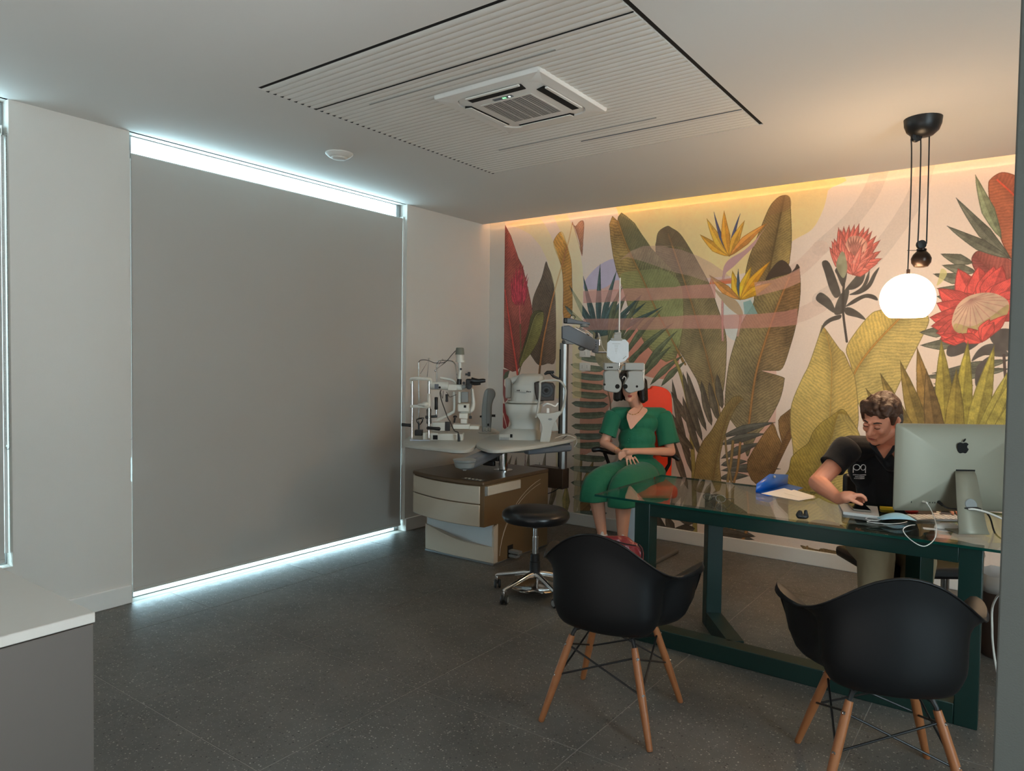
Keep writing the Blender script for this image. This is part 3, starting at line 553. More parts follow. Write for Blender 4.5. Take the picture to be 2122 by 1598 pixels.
    for (ax_, ay_), (bx_, by_) in zip([(3.827,0.085),(3.928,0.086),(3.989,0.106)], [(3.871,0.185),(3.941,0.188),(3.903,0.163)]): blade((ax_, ay_), (bx_, by_), .05, (140, 112, 58))
    leaf([(3.739,0.106),(3.794,0.134),(3.873,0.130),(3.981,0.114),(4.012,0.093),(3.936,0.078),(3.795,0.088)], [(3.747,0.107),(4.004,0.096)], (150, 104, 62), (140, 96, 56), None, (110, 76, 44), 2)
    leaf([(3.142,0.135),(3.234,0.136),(3.324,0.127),(3.429,0.111),(3.439,0.089),(3.325,0.083),(3.199,0.086),(3.143,0.096)], [(3.142,0.125),(3.438,0.099)], (130, 100, 56), (124, 94, 52), None, (100, 74, 44), 2)

    # -- translucent arches and rings over the leaves
    shape([(0.197,2.820),(0.349,2.773),(0.492,2.696),(0.604,2.578),(0.674,2.460),(0.717,2.344),(0.759,2.208),(0.782,2.050),(0.789,1.882),(0.800,1.152),(0.874,1.155),(0.859,1.936),(0.862,2.202),(0.842,2.358),(0.787,2.518),(0.724,2.657),(0.641,2.788),(0.586,2.845),(0.391,2.843)], (224, 204, 150), .60, False)
    shape([(0.599,2.844),(0.748,2.842),(0.830,2.681),(0.897,2.564),(0.945,2.417),(0.961,2.263),(0.982,1.160),(1.075,1.164),(1.067,1.821),(1.076,2.147),(1.070,2.322),(1.025,2.564),(0.972,2.700),(0.892,2.839)], (224, 204, 150), .62, False)
    shape([(0.807,0.792),(0.877,0.797),(0.909,-0.236),(0.837,-0.248)], (214, 196, 150), .6, False)
    shape([(1.001,0.806),(1.071,0.812),(1.090,-0.206),(1.026,-0.216)], (206, 192, 156), .6, False)
    dome = [(1.432,2.382),(1.546,2.457),(1.659,2.489),(1.793,2.481),(1.953,2.464)]+[(1.846,2.468),(2.006,2.429),(2.142,2.370),(2.265,2.302),(2.366,2.228),(2.445,2.157),(2.328,2.149),(2.249,2.148),(2.095,2.206),(1.958,2.244),(1.828,2.293),(1.672,2.354),(1.511,2.408)]
    shape(dome, (182, 140, 134), .45, False)
    shape([(1.078,2.134),(1.282,2.129),(1.518,2.136),(1.745,2.130),(1.960,2.126)]+[(1.992,2.133),(2.299,2.134),(2.302,2.020),(1.994,2.028),(1.745,2.031)]+[(1.963,2.019),(1.748,2.023),(1.521,2.029),(1.284,2.025),(1.080,2.025)], (196, 130, 120), .68, False)
    shape([(1.083,1.884),(1.524,1.877),(1.966,1.884)]+[(2.071,1.889),(2.374,1.883),(2.659,1.884),(2.839,1.897),(2.935,1.917),(2.934,1.795),(2.842,1.783),(2.661,1.774),(2.377,1.772),(2.074,1.779),(1.751,1.782)]+[(1.968,1.774),(1.526,1.776),(1.085,1.782)], (192, 126, 116), .66, False)
    shape([(2.606,2.129),(2.743,2.140),(2.850,2.170),(2.942,2.218),(2.949,2.110),(2.852,2.070),(2.746,2.047),(2.627,2.020)], (196, 140, 124), .7, False)

    img = img*.9+np.array((196, 168, 140))/255*.1
    fac = np.array((1.20, 1.28, 1.36))
    img = np.clip(img*(1+.02*N3[..., None]), 0, 1)
    lin = np.where(img > .04045, ((img+.055)/1.055)**2.4, img/12.92)
    lin = np.clip(lin*fac, 0, .86)
    out = np.where(lin > .0031308, 1.055*lin**(1/2.4)-.055, lin*12.92)
    im = bpy.data.images.new('mural_print', Wd, Ht, alpha=False, float_buffer=False)
    px = np.ones((Ht, Wd, 4), np.float32); px[..., :3] = out[::-1]
    im.pixels.foreach_set(px.ravel()); im.pack(); return im
mim = paint_mural()
mm = bpy.data.materials.new('mural_wallpaper'); mm.use_nodes = True
_nt = mm.node_tree; _b = _nt.nodes['Principled BSDF']; _t = _nt.nodes.new('ShaderNodeTexImage'); _t.image = mim; _t.extension = 'EXTEND'
_nt.links.new(_t.outputs[0], _b.inputs['Base Color']); _b.inputs['Roughness'].default_value = .65
mo = mk('wall_mural', MB().box((MU0, -0.003, MV0), (MU1, 0, MV1)), mm, smooth=False)
uvl = mo.data.uv_layers.new(name='UVMap')
for lp in mo.data.loops:
    co = mo.data.vertices[lp.vertex_index].co
    uvl.data[lp.index].uv = ((co.x-MU0)/(MU1-MU0), (co.z-MV0)/(MV1-MV0))
tag(mo, 'tropical mural wallpaper with banana leaves, palms and protea flowers covering the back wall', 'mural')
#PART2
# ------------------------------------------------------------------ roller blinds
M_blind = mat('blind_fabric', (182, 178, 172), 0.9, var=0.01, scale=3, bump=0.0003, bscale=500)
def blind(y0, y1, ztop, zbot, label, chain_y, nz, x=-0.035):
    t = thing('roller_blind', label, 'blind', (x, 0, 0))
    mk('fabric', MB().box((-.0008, y0, zbot+.012), (.0008, y1, ztop-.02)), M_blind, t, smooth=False)
    mk('roller_tube', MB().cyl((-.022, y0, ztop-.03), (-.022, y1, ztop-.03), .022), M_blind, t)
    mk('bottom_bar', MB().box((-.006, y0, zbot), (.006, y1, zbot+.02)), M_blind, t, bev=.002)
    for yy, w0, w1, (za, zb_) in ((y0-.024, 0, .0225, nz[0]), (y1, .0015, .0175, nz[1])):
        mk('side_rail', MB().box((-.012, yy+w0, zbot+.05), (.002, yy+w1, za)).box((-.012, yy+w0, zb_), (.002, yy+w1, ztop-.05)).box((-.012, yy+w0+(.012 if w0 == 0 else 0)*0, za), (.002, yy+w0+.008, zb_)), M_white, t, bev=.001)
        yy = y0-.012 if w0 == 0 else y1+.004
        mk('bracket', MB().box((-.045, yy, ztop-.06), (.002, yy+.006, ztop+.0)), M_white, t, bev=.001)
    ch = MB(); r = .0028; zt, zb = ztop-.03, 1.0
    for k in range(int((zt-zb)/.0085)):
        for yy in (chain_y, chain_y+.017):
            c = (.012, yy, zb+.0085*k); q = r
            ch.add([(c[0]+q, c[1], c[2]), (c[0], c[1]+q, c[2]), (c[0]-q, c[1], c[2]), (c[0], c[1]-q, c[2]), (c[0], c[1], c[2]+q), (c[0], c[1], c[2]-q)],
                   [(0,1,4), (1,2,4), (2,3,4), (3,0,4), (1,0,5), (2,1,5), (3,2,5), (0,3,5)])
    ch.tube([(.012, chain_y, zb), (.012, chain_y+.003, zb-.012), (.012, chain_y+.014, zb-.012), (.012, chain_y+.017, zb)], .002, 6)
    c_ = mk('bead_chain', ch, M_alu, t); c_['kind'] = 'stuff'
    return t
blind(-3.458, -1.176, 2.722, .048, 'wide closed grey roller blind with daylight slits above and below it', -3.478, (((0,-3.4803,0.7302)[2], (0,-3.4796,0.8762)[2]), ((0,-1.1783,0.5758)[2], (0,-1.18,0.7227)[2])))
blind(-6.17, -4.125, 2.69, .38, 'grey roller blind cut by the left edge of the picture', -4.118, ((1.0, 1.01), (1.0, 1.01)))

# ------------------------------------------------------------------ slatted ceiling panel
pan = thing('slatted_ceiling_panel', 'square white slatted panel set into the ceiling around the air conditioner', 'ceiling panel', ((PX0+PX1)/2, (PY0+PY1)/2, H))
NS = 45; ya, yb = PY0+.026, PY1-.004; pit = (yb-ya)/NS
yc = (PY0+PY1)/2; xl, xr = PX0+.003-(PX0+PX1)/2, PX1-.024-(PX0+PX1)/2
hl = (PX1-PX0)/2
sx = (-.300, .305); AXC, AYC = (2.1987,-2.5589,2.8)[:2]
slat_me = {}
def slat(x0, x1, y, key):
    if key not in slat_me:
        pr_ = [(0, .028), (pit-.0008, .028), (pit-.0008, .003), (pit-.003, .0004), (pit*.5, -.0022), (.004, -.0008), (0, .0012)]
        o = mk('slat', MB().prism(pr_, x0, x1, 'x'), M_slat, pan, ang=50); slat_me[key] = o.data
    else:
        o = bpy.data.objects.new('slat', slat_me[key]); COL.objects.link(o); o.parent = pan
    o.location = (0, y-yc, 0.0)
for k in range(NS):
    y = ya+k*pit
    if k in (36, 8): continue_gap = .0
    if AYC-.30 < y < AYC+.26:
        slat(xl, AXC-(PX0+PX1)/2-.30, y, 'l'); slat(AXC-(PX0+PX1)/2+.30, xr, y, 'r')
    else: slat(xl, xr, y, 'f')
for q_, (u0, u1) in ((8, (0, 0)), (38, (.9, 0))):
    mk('seam', MB().box((xl+u0, ya+pit*q_-.0035-yc, -.0035), (xr-u1, ya+pit*q_-yc, .002)), M_dark if q_ == 8 else M_bluegrey, pan)
M_strip = mat('strip_grey', (150, 149, 145), .6)
mk('seam_strip', MB().box((xl+.30, ya+pit*10.6-.008-yc, -.005), (xr-.42, ya+pit*10.6-yc, 0)), M_strip, pan)
mk('seam_strip', MB().box((xl+.38, yb-pit*10.2-.008-yc, -.005), (xr-.42, yb-pit*10.2-yc, 0)), M_strip, pan)
mk('gap_shade_bar', MB().box((xl, PY0+.001-yc, .004), (xr, ya-.001-yc, .012)), M_dark, pan)  # solid dark bars stand in for the shade inside the border gap
mk('gap_shade_bar', MB().box((xr+.001, PY0+.001-yc, .004), (PX1-.001-(PX0+PX1)/2, PY1-.002-yc, .012)), M_dark, pan)
nt_ = MB()
for k in range(NS):
    y = ya+k*pit+pit-yc; nt_.prism([(xl+.0005, y-.017), (xl+.016, y-.006), (xl+.0005, y-.002)], -.0032, .0)
nn = mk('slat_end_notches', nt_, M_dark, pan, smooth=False); nn['kind'] = 'stuff'

# ------------------------------------------------------------------ ceiling cassette air conditioner
ac = thing('ceiling_air_conditioner', 'white square four-way ceiling cassette with a slotted grille and green display', 'air conditioner', (AXC, AYC, H))
A = .322; z1 = -.004; z0 = -.013
def rrect(a, r, n=6, b=None):
    b = b or a; o = []
    for cx_, cy_, s0 in ((a-r, b-r, 0), (-a+r, b-r, 90), (-a+r, -b+r, 180), (a-r, -b+r, 270)):
        for k in range(n+1): o.append((cx_+r*math.cos(R_(s0+90*k/n)), cy_+r*math.sin(R_(s0+90*k/n))))
    return o
o = rrect(A, .012); i_ = rrect(.262, .09)
mk('frame', MB().rings([[(x, y, .02) for x, y in o], [(x, y, z0) for x, y in o], [(x*.985, y*.985, z0-.006) for x, y in o], [(x, y, z0-.010) for x, y in i_], [(x*.98, y*.98, z0+.01) for x, y in i_]], cap=False), M_white, ac)
mk('inner_panel', MB().rings([[(x, y, .0) for x, y in rrect(.255, .085)], [(x, y, z0-.004) for x, y in rrect(.255, .085)], [(x, y, z0-.016) for x, y in rrect(.195, .05)]], cap=True), M_white, ac)
for k in range(4):
    q = Matrix.Rotation(R_(90*k), 3, 'Z')
    def rb(a, b, rot=None):
        m_ = MB().box(a, b, rot); m_.v = [tuple(q @ Vector(v)) for v in m_.v]; return m_
    mk('air_slot', rb((-.165, .202, z0-.0175), (.165, .244, z0-.006)), M_dark, ac)
    if k in (2, 3): mk('louver', rb((-.162, .247, z0-.020), (.162, .262, z0-.012)), M_white, ac, bev=.001)
    else: mk('louver', rb((-.162, .206, z0-.0225), (.162, .242, z0-.0185), (R_(5), 0, 0)), M_white, ac, bev=.001)
g = mk('intake_grille', MB().box((-.155, -.150, z0-.019), (.155, .150, z0-.0165)), M_slat, ac, bev=.002)
vent = MB()
for i in range(26):
    y = -.135+i*.0108
    for j in range(5):
        x = -.146+j*.0595; vent.box((x, y, z0-.0196), (x+.0535, y+.0046, z0-.0188))
v_ = mk('grille_slots', vent, M_dark, g, smooth=False); v_['kind'] = 'stuff'
dd = mk('display', MB().box((-.055, -.180, z0-.0185), (.062, -.158, z0-.0165)), M_bluegrey, ac)
E_green = emis('green_led', (.15, 1, .25, 1), 1.6); E_wled = emis('white_led', (.85, 1, .9, 1), 3)
mk('green_digits', MB().box((.002, -.175, z0-.0193), (.010, -.163, z0-.0184)).box((.013, -.175, z0-.0193), (.021, -.163, z0-.0184)), E_green, dd)
mk('status_light', MB().lathe([(.0055, 0), (.0055, .001)], (.044, -.170, z0-.0195), 12), E_wled, dd)

# ------------------------------------------------------------------ ceiling sensor
se = thing('ceiling_sensor', 'small round white sensor on the ceiling beside the slatted panel', 'sensor', (0.6916,-2.484,2.824))
mk('base_ring', MB().lathe([(.088, 0), (.088, -.006), (.070, -.022), (.060, -.026)], n=32), M_white, se)
mk('centre_disc', MB().lathe([(.050, -.024), (.052, -.030), (.044, -.036), (.038, -.037)], n=32), M_white, se)

# ------------------------------------------------------------------ pendant lamp
O = (3.805,-1.19,1.86)
la = thing('pendant_lamp', 'rise-and-fall pendant lamp with a glowing white glass globe and black pulleys', 'lamp', O, YAW)
rad = 0.1348
E_globe = emis('opal_glass_lit', (1.0, .68, .40, 1), 28.0)
pr_ = [(.010, rad*.98)]+[(rad*math.sin(R_(a)), rad*.98*math.cos(R_(a))) for a in range(8, 146, 6)]
mk('globe_shade', MB().lathe(pr_, n=40), E_globe, la)
M_bronze = mat('dark_bronze', (44, 32, 26), .28, .6, var=.1)
mk('canopy', MB().lathe([(.020, -.098), (.052, -.090), (.078, -.066), (.090, -.034), (.093, 0)], (0.0533,0,0.9716)[:2]+(H-O[2],), 32), M_blk, la)
c1 = (0.0205,0,0.866); pw = 0.0236
mk('pulley', MB().lathe([(pw*.2, -.012), (pw*1.1, -.010), (pw*.9, 0), (pw*1.1, .010), (pw*.2, .012)], c1, 24, (0, 1, 0)).cyl(c1, add(c1, (0, 0, .045)), .004).cyl(add(c1, (0, -.016, 0)), add(c1, (0, .016, 0)), .006), M_blk, la)
c2 = (0.0654,0,0.2911)
mk('pulley', MB().lathe([(pw*.2, -.012), (pw*1.0, -.010), (pw*.85, 0), (pw*1.0, .010), (pw*.2, .012)], c2, 24, (0, 1, 0)).cyl(c2, add(c2, (0, 0, -.04)), .006), M_blk, la)
c3 = (0.0681,0,0.2107); br = 0.0510
mk('counterweight', MB().lathe([(.008, br*.98), (br*.45, br*.9), (br*.80, br*.52), (br*.98, br*.1), (br*.93, -br*.35), (br*.66, -br*.75), (br*.3, -br*.84), (.005, -br*.84)], c3, 32).lathe([(br*.40, 0), (br*.48, .004), (br*.48, .012), (br*.3, .016)], add(c3, (0, 0, br*.88)), 24), M_bronze, la)
cr = .0036
mk('cord', MB().tube(crom([(-0.0077,0,0.8554), (-0.0033,0,0.7989), (0,0,0.6187), (-0.0003,0,0.3861), (-0.0027,0,0.1369)]), cr, 8), M_blk, la)
mk('cord', MB().tube(crom([(0.0442,0,0.8561), (0.0469,0,0.7739), (0.0485,0,0.5678), (0.0484,0,0.4127), (0.0469,0,0.2986)]), cr, 8), M_blk, la)
mk('cord', MB().tube(crom([(0.089,0,0.9131), (0.0911,0,0.7745), (0.0927,0,0.5684), (0.094,0,0.2967)]), cr, 8), M_blk, la)
mk('spacer_rod', MB().cyl((-0.0092,0,0.259), (0.056,0,0.2598), .0016, n=6), M_bronze, la)
mk('shade_cap', MB().cyl((0, 0, rad*.97), (0, 0, rad*.97+.026), .009), M_bronze, la)

# ------------------------------------------------------------------ sockets on the mural wall
def socket(p, label, n):
    t = thing('wall_socket', label, 'socket', (p[0], -.003, p[2]))
    mk('plate', MB().box((-.056, -.009, -.036), (.056, 0, .036)), M_white, t, bev=.003)
    for k in range(n):
        x = (-.025, .025)[k] if n == 2 else 0
        mk('insert', MB().box((x-.021, -.012, -.022), (x+.021, -.009, .022)), M_white, t, bev=.002)
        h_ = MB()
        for dz in (-.011, 0, .011): h_.cyl((x, -.0128, dz), (x, -.0118, dz), .0026, n=8)
        mk('pin_holes', h_, M_dark, t)
socket((1.1087,0,1.5735), 'white socket plate on the mural, upper one behind the phoropter arm', 1)
socket((1.1111,0,1.4515), 'white double socket plate on the mural below the other one', 2)

# ------------------------------------------------------------------ counter in the lower left corner
ct = thing('counter', 'white counter with a slab top in the lower left corner of the picture', 'counter', (2.19, -4.632, 0))
mk('carcass', MB().box((-1.2, -2.6, 0), (-.004, -.004, .716)), mat('counter_laminate', (96, 89, 84), .5, var=.015), ct, bev=.002)
mk('top_slab', MB().box((-1.21, -2.62, .720), (0, 0, .75)), mat('counter_top', (200, 195, 188), .45, var=.015), ct, bev=.003)

# ------------------------------------------------------------------ desk
dk = thing('glass_desk', 'long desk with dark green painted frame and clear glass top', 'desk', (3.44, -2.12, 0))
X = lambda v: v-3.44
y0_, y1_ = 0, .10
for x0_, x1_ in ((2.664, 2.750), (4.138, 4.222)):
    mk('leg', MB().box((X(x0_), y0_, 0), (X(x1_), y1_, .748)), M_green, dk, bev=.003)
mk('top_rail', MB().box((X(2.7505), y0_+.001, .680), (X(4.1375), y1_-.001, .747)), M_green, dk, bev=.003)
mk('floor_rail', MB().box((X(2.7505), y0_+.001, 0), (X(4.1375), y1_-.001, .088)), M_green, dk, bev=.003)
def beam(a, b, w, z0, z1):
    a = Vector((a[0], a[1], 0)); b = Vector((b[0], b[1], 0)); n = (b-a).normalized(); s_ = Vector((-n.y, n.x, 0))*w/2
    return MB().prism([(p.x, p.y) for p in (a-s_, b-s_, b+s_, a+s_)], z0, z1)
for sg in (1, -1):
    a = (sg*(2.905-3.44), .50); b = (sg*(3.19-3.44), .10)
    nx_, ny_ = (b[0]-a[0]), (b[1]-a[1]); L_ = math.hypot(nx_, ny_); nx_ /= L_; ny_ /= L_
    if sg == 1: pass
    mk('leg', beam(a, (a[0]+nx_*.085, a[1]+ny_*.085), .085, 0, .747), M_green, dk, bev=.003)
    mk('foot_beam', beam((a[0]+nx_*.0855, a[1]+ny_*.0855), b, .085, 0, .088), M_green, dk, bev=.002)
    mk('top_beam', beam((a[0]+nx_*.0855, a[1]+ny_*.0855), b, .085, .68, .747), M_green, dk, bev=.002)
M_dglass = glassmat('desk_glass', (.93, .975, .96, 1), 1.52)
mk('glass_top', MB().box((2.425-3.44, -.015, .7482), (4.62-3.44, .875, .7602)), M_dglass, dk, bev=.001)
M_gedge = mat('glass_green_edge', (10, 60, 52), .15)
ed = MB()
for a, b in (((2.4252-3.44, -.0153, .7484), (4.62-3.44, -.0147, .7600)), ((2.4247-3.44, -.0145, .7484), (2.4252-3.44, .8745, .7600)), ((2.4252-3.44, .8747, .7484), (4.62-3.44, .8753, .7600))): ed.box(a, b)
mk('glass_edge', ed, M_gedge, dk, smooth=False)
GZ = .7604

# ------------------------------------------------------------------ shell armchairs
M_shell = mat('black_shell_plastic', (9, 9, 11), 0.5, var=0.04, spec=.35)
def make_armchair(label, loc, rz):
    t = thing('shell_armchair', label, 'chair', loc, rz, 'black shell armchairs in front of the desk')
    rim = [(0, (0, .265, .432)), (20, (.10, .268, .430)), (36, (.185, .258, .434)), (46, (.240, .238, .452)), (54, (.286, .212, .505)), (60, (.308, .185, .585)), (66, (.322, .160, .655)),
           (76, (.342, .105, .668)), (90, (.340, .030, .655)), (106, (.305, -.055, .645)), (122, (.272, -.128, .658)), (138, (.228, -.190, .695)), (152, (.168, -.232, .748)), (166, (.090, -.256, .800)), (180, (0, -.266, .822))]
    def at(ang):
        a = abs(ang)
        for (a0, p0), (a1, p1) in zip(rim, rim[1:]):
            if a0 <= a <= a1:
                i = [r[0] for r in rim].index(a0)
                m0 = Vector(rim[max(i-1, 0)][1]); m1 = Vector(p0); m2 = Vector(p1); m3 = Vector(rim[min(i+2, len(rim)-1)][1])
                u = (a-a0)/(a1-a0); p = .5*((2*m1)+(m2-m0)*u+(2*m0-5*m1+4*m2-m3)*u*u+(3*m1-m0-3*m2+m3)*u**3)
                break
        if ang < 0: p = Vector((-p.x, p.y, p.z))
        return p
    n = 72; cols = []
    for k in range(n):
        ang = -180+360*k/n; r = at(ang); a = abs(ang)
        h = Vector((r.x, r.y, 0)); L_ = h.length; d_ = h/L_
        armw = max(0, 1-abs(a-84)/46); armw = armw*armw*(3-2*armw)
        fl = max(0, 1-abs(a-98)/44); fl = fl*fl*(3-2*fl)
        wall = L_-(.080*fl)-.020
        fr = 1-min(1, max(0, (a-36)/22)); fr = fr*fr*(3-2*fr)   # 1 at the front lip
        seat_r = min(wall*.62, .175)
        zb = .392
        pts = [Vector((0, -.02, zb)), d_*(seat_r*.55)+Vector((0, -.01, zb)), d_*seat_r+Vector((0, 0, zb+.002))]
        zt = r.z
        if fr > .5:
            pts += [d_*(L_*.80)+Vector((0, 0, zb+.018)), d_*(L_*.90)+Vector((0, 0, zb+.034)), d_*(L_*.96)+Vector((0, 0, zb+.040)), d_*(L_*.99)+Vector((0, 0, zb+.042)), Vector((r.x, r.y, r.z))]
            pts = [p for p in pts]
        else:
            wl_ = wall
            pts += [d_*(wl_*.86)+Vector((0, 0, zb+.020)), d_*(wl_*.97)+Vector((0, 0, zb+.075)), d_*(wl_*1.0)+Vector((0, 0, zb+.30*(zt-zb)+.03)),
                    d_*(wl_*1.01+.004*armw)+Vector((0, 0, zb+.78*(zt-zb))), Vector((r.x, r.y, r.z))]
            if armw > .1:
                pts[-2] = d_*(wl_*1.01+.012)+Vector((0, 0, zt-.035*armw-.05*(1-armw)))
        cols.append(crom(pts, 3))
    m_ = len(cols[0]); grid = [[cols[k][j] for k in range(n)] for j in range(1, m_)]
    # blend neighbouring columns so the surface stays smooth
    for _ in range(2):
        grid = [[(row[(k-1) % n]*.25+row[k]*.5+row[(k+1) % n]*.25) for k in range(n)] for row in grid]
    # turned-down lip on the arms
    last = grid[-1]; lip = []
    for k in range(n):
        a = abs(-180+360*k/n); armw = max(0, 1-abs(a-80)/40); p = last[k]; d_ = Vector((p.x, p.y, 0)).normalized()
        lip.append(p+d_*.006+Vector((0, 0, -.003-.022*armw)))
    mb = MB(); mb.rings(grid+[lip], cap=False)
    c0 = len(mb.v); mb.v.append((0, -.02, .392)); mb.f += [(c0, (k+1) % n, k) for k in range(n)]
    mk('shell', mb, M_shell, t, sol=.006, ang=80)
    tops = [(-.135, .130), (.135, .130), (-.135, -.145), (.135, -.145)]; feet = [(-.232, .222), (.232, .222), (-.232, -.232), (.232, -.232)]
    for (a, b), (c, d) in zip(tops, feet):
        T = Vector((a, b, .352)); F = Vector((c, d, 0))
        lg = mk('leg', MB().tube([T, T.lerp(F, .12), T.lerp(F, .5), T.lerp(F, .975), F], [.0135, .0155, .0165, .0125, .0115], 14), M_wood, t)
        q = T.lerp(F, .985); mk('foot_glide', MB().cyl(q, F+(F-T)*.003, .0122, .011, 12), M_blk, lg)
        nrm = Vector((c, d, 0)).normalized()
        for u in (.10, .46):
            p = T.lerp(F, u)+nrm*.0150
            mk('bolt', MB().lathe([(.0028, .002), (.0034, .003), (.0064, .003), (.0068, 0)], p, 12, nrm), M_chrome, lg)
        mk('bracket', MB().tube([(a*.70, b*.70, .386), (a*.92, b*.92, .378), tuple(T.lerp(F, -.02)), tuple(T.lerp(F, .16)+Vector((-nrm.x, -nrm.y, 0))*.012)], [.009, .010, .008, .006], 8), M_blk, t)
    def P(i, u): T = Vector(tops[i]+(.352,)); F = Vector(feet[i]+(0,)); return T.lerp(F, u)
    for i, j in ((0, 1), (1, 3), (3, 2), (2, 0)):
        mk('cross_rod', MB().cyl(P(i, .10), P(j, .46), .0042, n=8), M_blk, t)
        mk('cross_rod', MB().cyl(P(j, .10)+Vector((0, 0, -.006)), P(i, .46)+Vector((0, 0, -.006)), .0042, n=8), M_blk, t)
    mk('mounting_plate', MB().box((-.10, -.10, .378), (.10, .09, .388)), M_blk, t, bev=.003)
    return t
make_armchair('black shell armchair with wooden dowel legs nearest the round stool', (2.955, -2.885, 0), R_(8))
make_armchair('black shell armchair with wooden dowel legs nearest the right partition', (3.955, -2.775, 0), R_(23.5))

# ------------------------------------------------------------------ swivel stool
st = thing('swivel_stool', 'round black swivel stool with chrome five-star base beside the bronze cabinet', 'stool', (1.835, -1.84, 0), 0)
sr = .217; UP = .060
mk('seat', MB().lathe([(.02, .412+UP), (sr*.80, .412+UP), (sr*.93, .420+UP), (sr, .446+UP), (sr*.985, .470+UP), (sr*.90, .487+UP), (sr*.6, .494+UP), (.01, .496+UP)], n=48), mat('black_vinyl', (15, 16, 19), .3, var=.05), st)
mk('seat_hub', MB().lathe([(.028, .372+UP), (.042, .378+UP), (.046, .392+UP), (.03, .398+UP), (.024, .412+UP)], n=24), M_blk, st)
mk('lever', MB().tube([(-.02, -.01, .440), (-.045, -.03, .434)], .006, 8), M_chrome, st)
mk('piston', MB().cyl((0, 0, .25), (0, 0, .435), .014).cyl((0, 0, .24), (0, 0, .375), .019), M_chrome, st)
mk('column_cover', MB().lathe([(.034, .13), (.034, .215), (.030, .218), (.030, .262), (.022, .266)], n=24), M_blk, st)
for k in range(5):
    a = R_(k*72-99); d_ = Vector((math.cos(a), math.sin(a), 0)); p = d_*.270
    lg = mk('base_arm', MB().tube([tuple(d_*.02+Vector((0, 0, .135))), tuple(d_*.07+Vector((0, 0, .132))), tuple(p+Vector((0, 0, .088))), tuple(p*1.03+Vector((0, 0, .080)))], [.022, .018, .012, .012], 10), M_chrome, st)
    mk('caster_fork', MB().box((p.x-.007, p.y-.012, .030), (p.x+.007, p.y+.012, .080)), M_chrome, st, bev=.003)
    b = R_(k*50+20); e_ = Vector((math.cos(b), math.sin(b), 0))
    for s_ in (-1, 1):
        c = p+Vector((0, 0, .0285))+e_*(s_*.014)
        w_ = mk('caster_wheel', MB().lathe([(.006, -.008), (.024, -.008), (.0285, -.004), (.0285, .004), (.024, .008), (.006, .008)], c, 22, e_), M_blk, st)
        mk('wheel_cap', MB().lathe([(.002, .001), (.018, .001), (.019, -.001)], c+e_*(s_*.0085), 18, e_*s_), M_instrg, w_)
mk('foot_ring', MB().lathe([(.03, .062), (.125, .052), (.150, .050), (.155, .054), (.150, .058), (.12, .062), (.03, .075)], n=44).cyl((.02, 0, .06), (.02, 0, .13), .006), M_chrome, st)

# ------------------------------------------------------------------ examination cabinet with instrument tables
cb = thing('examination_cabinet', 'bronze and pearl cabinet with curved drawers carrying two swivelling instrument tables', 'cabinet', (.905, -1.2, 0))
xa, xb = .568-.905, 1.240-.905; yf, yk = -1.475+1.2, -.785+1.2
def arcf(x0, x1, y_l, y_r, bulge, n=14, off=0):
    o = []
    for k in range(n+1):
        t_ = k/n; x = x0+(x1-x0)*t_; y = y_l+(y_r-y_l)*t_-bulge*math.sin(math.pi*t_)**.9-off
        o.append((x, y))
    return o
# body: lower box plus upper bulging front
mk('carcass', MB().box((xa+.004, yf+.004, .012), (xb, yk, .30)), M_tan, cb, bev=.003)
up = arcf(xa-.075, xb, yf-.085, yf-.150, .055)
mk('upper_body', MB().prism([(x, y+.010) for x, y in up]+[(xb, yk), (xa-.075, yk)], .30, .600), M_tan, cb, bev=.002)
top = arcf(xa-.082, xb+.004, yf-.092, yf-.157, .058)
mk('cabinet_top', MB().prism(top+[(xb+.004, yk), (xa-.082, yk)], .6005, .630), M_tantop, cb, bev=.008)
def front(z0, z1, zl=None):
    f = arcf(xa-.079, xb-.030, yf-.089, yf-.160, .058)
    b = [(x, y+.012) for x, y in f][::-1]
    m_ = MB().prism(f+b, z0, z1)
    return m_
mk('drawer', front(.466, .594), M_drawer, cb, bev=.006)
mk('drawer', front(.302, .460), M_drawer, cb, bev=.006)
mk('side_drawer', MB().box((xb+.001, -1.590+1.2, .526), (xb+.014, -1.186+1.2, .594)), M_drawer, cb, bev=.004)
mk('side_seam', MB().box((xb+.0005, -1.612+1.2, .526), (xb+.008, -1.592+1.2, .594)), M_instrg, cb, bev=.002)
rf = arcf(xa+.012, xb-.012, yf-.028, yf-.028, -.022)
mk('recess_panel', MB().prism(rf+[(x, y+.02) for x, y in rf][::-1], .130, .300), mat('recess_silver', (196, 198, 200), .35, .3, var=.02), cb, bev=.003)
lowp = MB(); n_ = 16; fr0 = []; fr1 = []
for k in range(n_+1):
    t_ = k/n_; x = xa+.002+(xb-xa-.004)*t_; y = yf-.030-.012*math.sin(math.pi*t_); zt = .216-.080*t_-.030*math.sin(math.pi*t_)
    fr0.append((x, y, .016)); fr1.append((x, y-.004, zt))
lowp.rings([[*fr0, *[(x, y+.03, z) for x, y, z in fr0[::-1]]], [*fr1, *[(x, y+.034, z) for x, y, z in fr1[::-1]]]])
mk('lower_drawer', lowp, M_drawer, cb, bev=.003)
mk('side_cheek', MB().prism([(yf-.030, .016), (yf-.030, .20), (yf-.036, .24), (yf-.022, .272), (yf+.012, .296), (yf+.02, .30), (yf+.02, .016)], xb-.012, xb+.006, 'x'), M_drawer, cb, bev=.003)
mk('plinth', MB().box((xa, yf-.034, 0), (xb+.004, yk, .014)), M_alu, cb, bev=.002)
ar_ = MB(); 
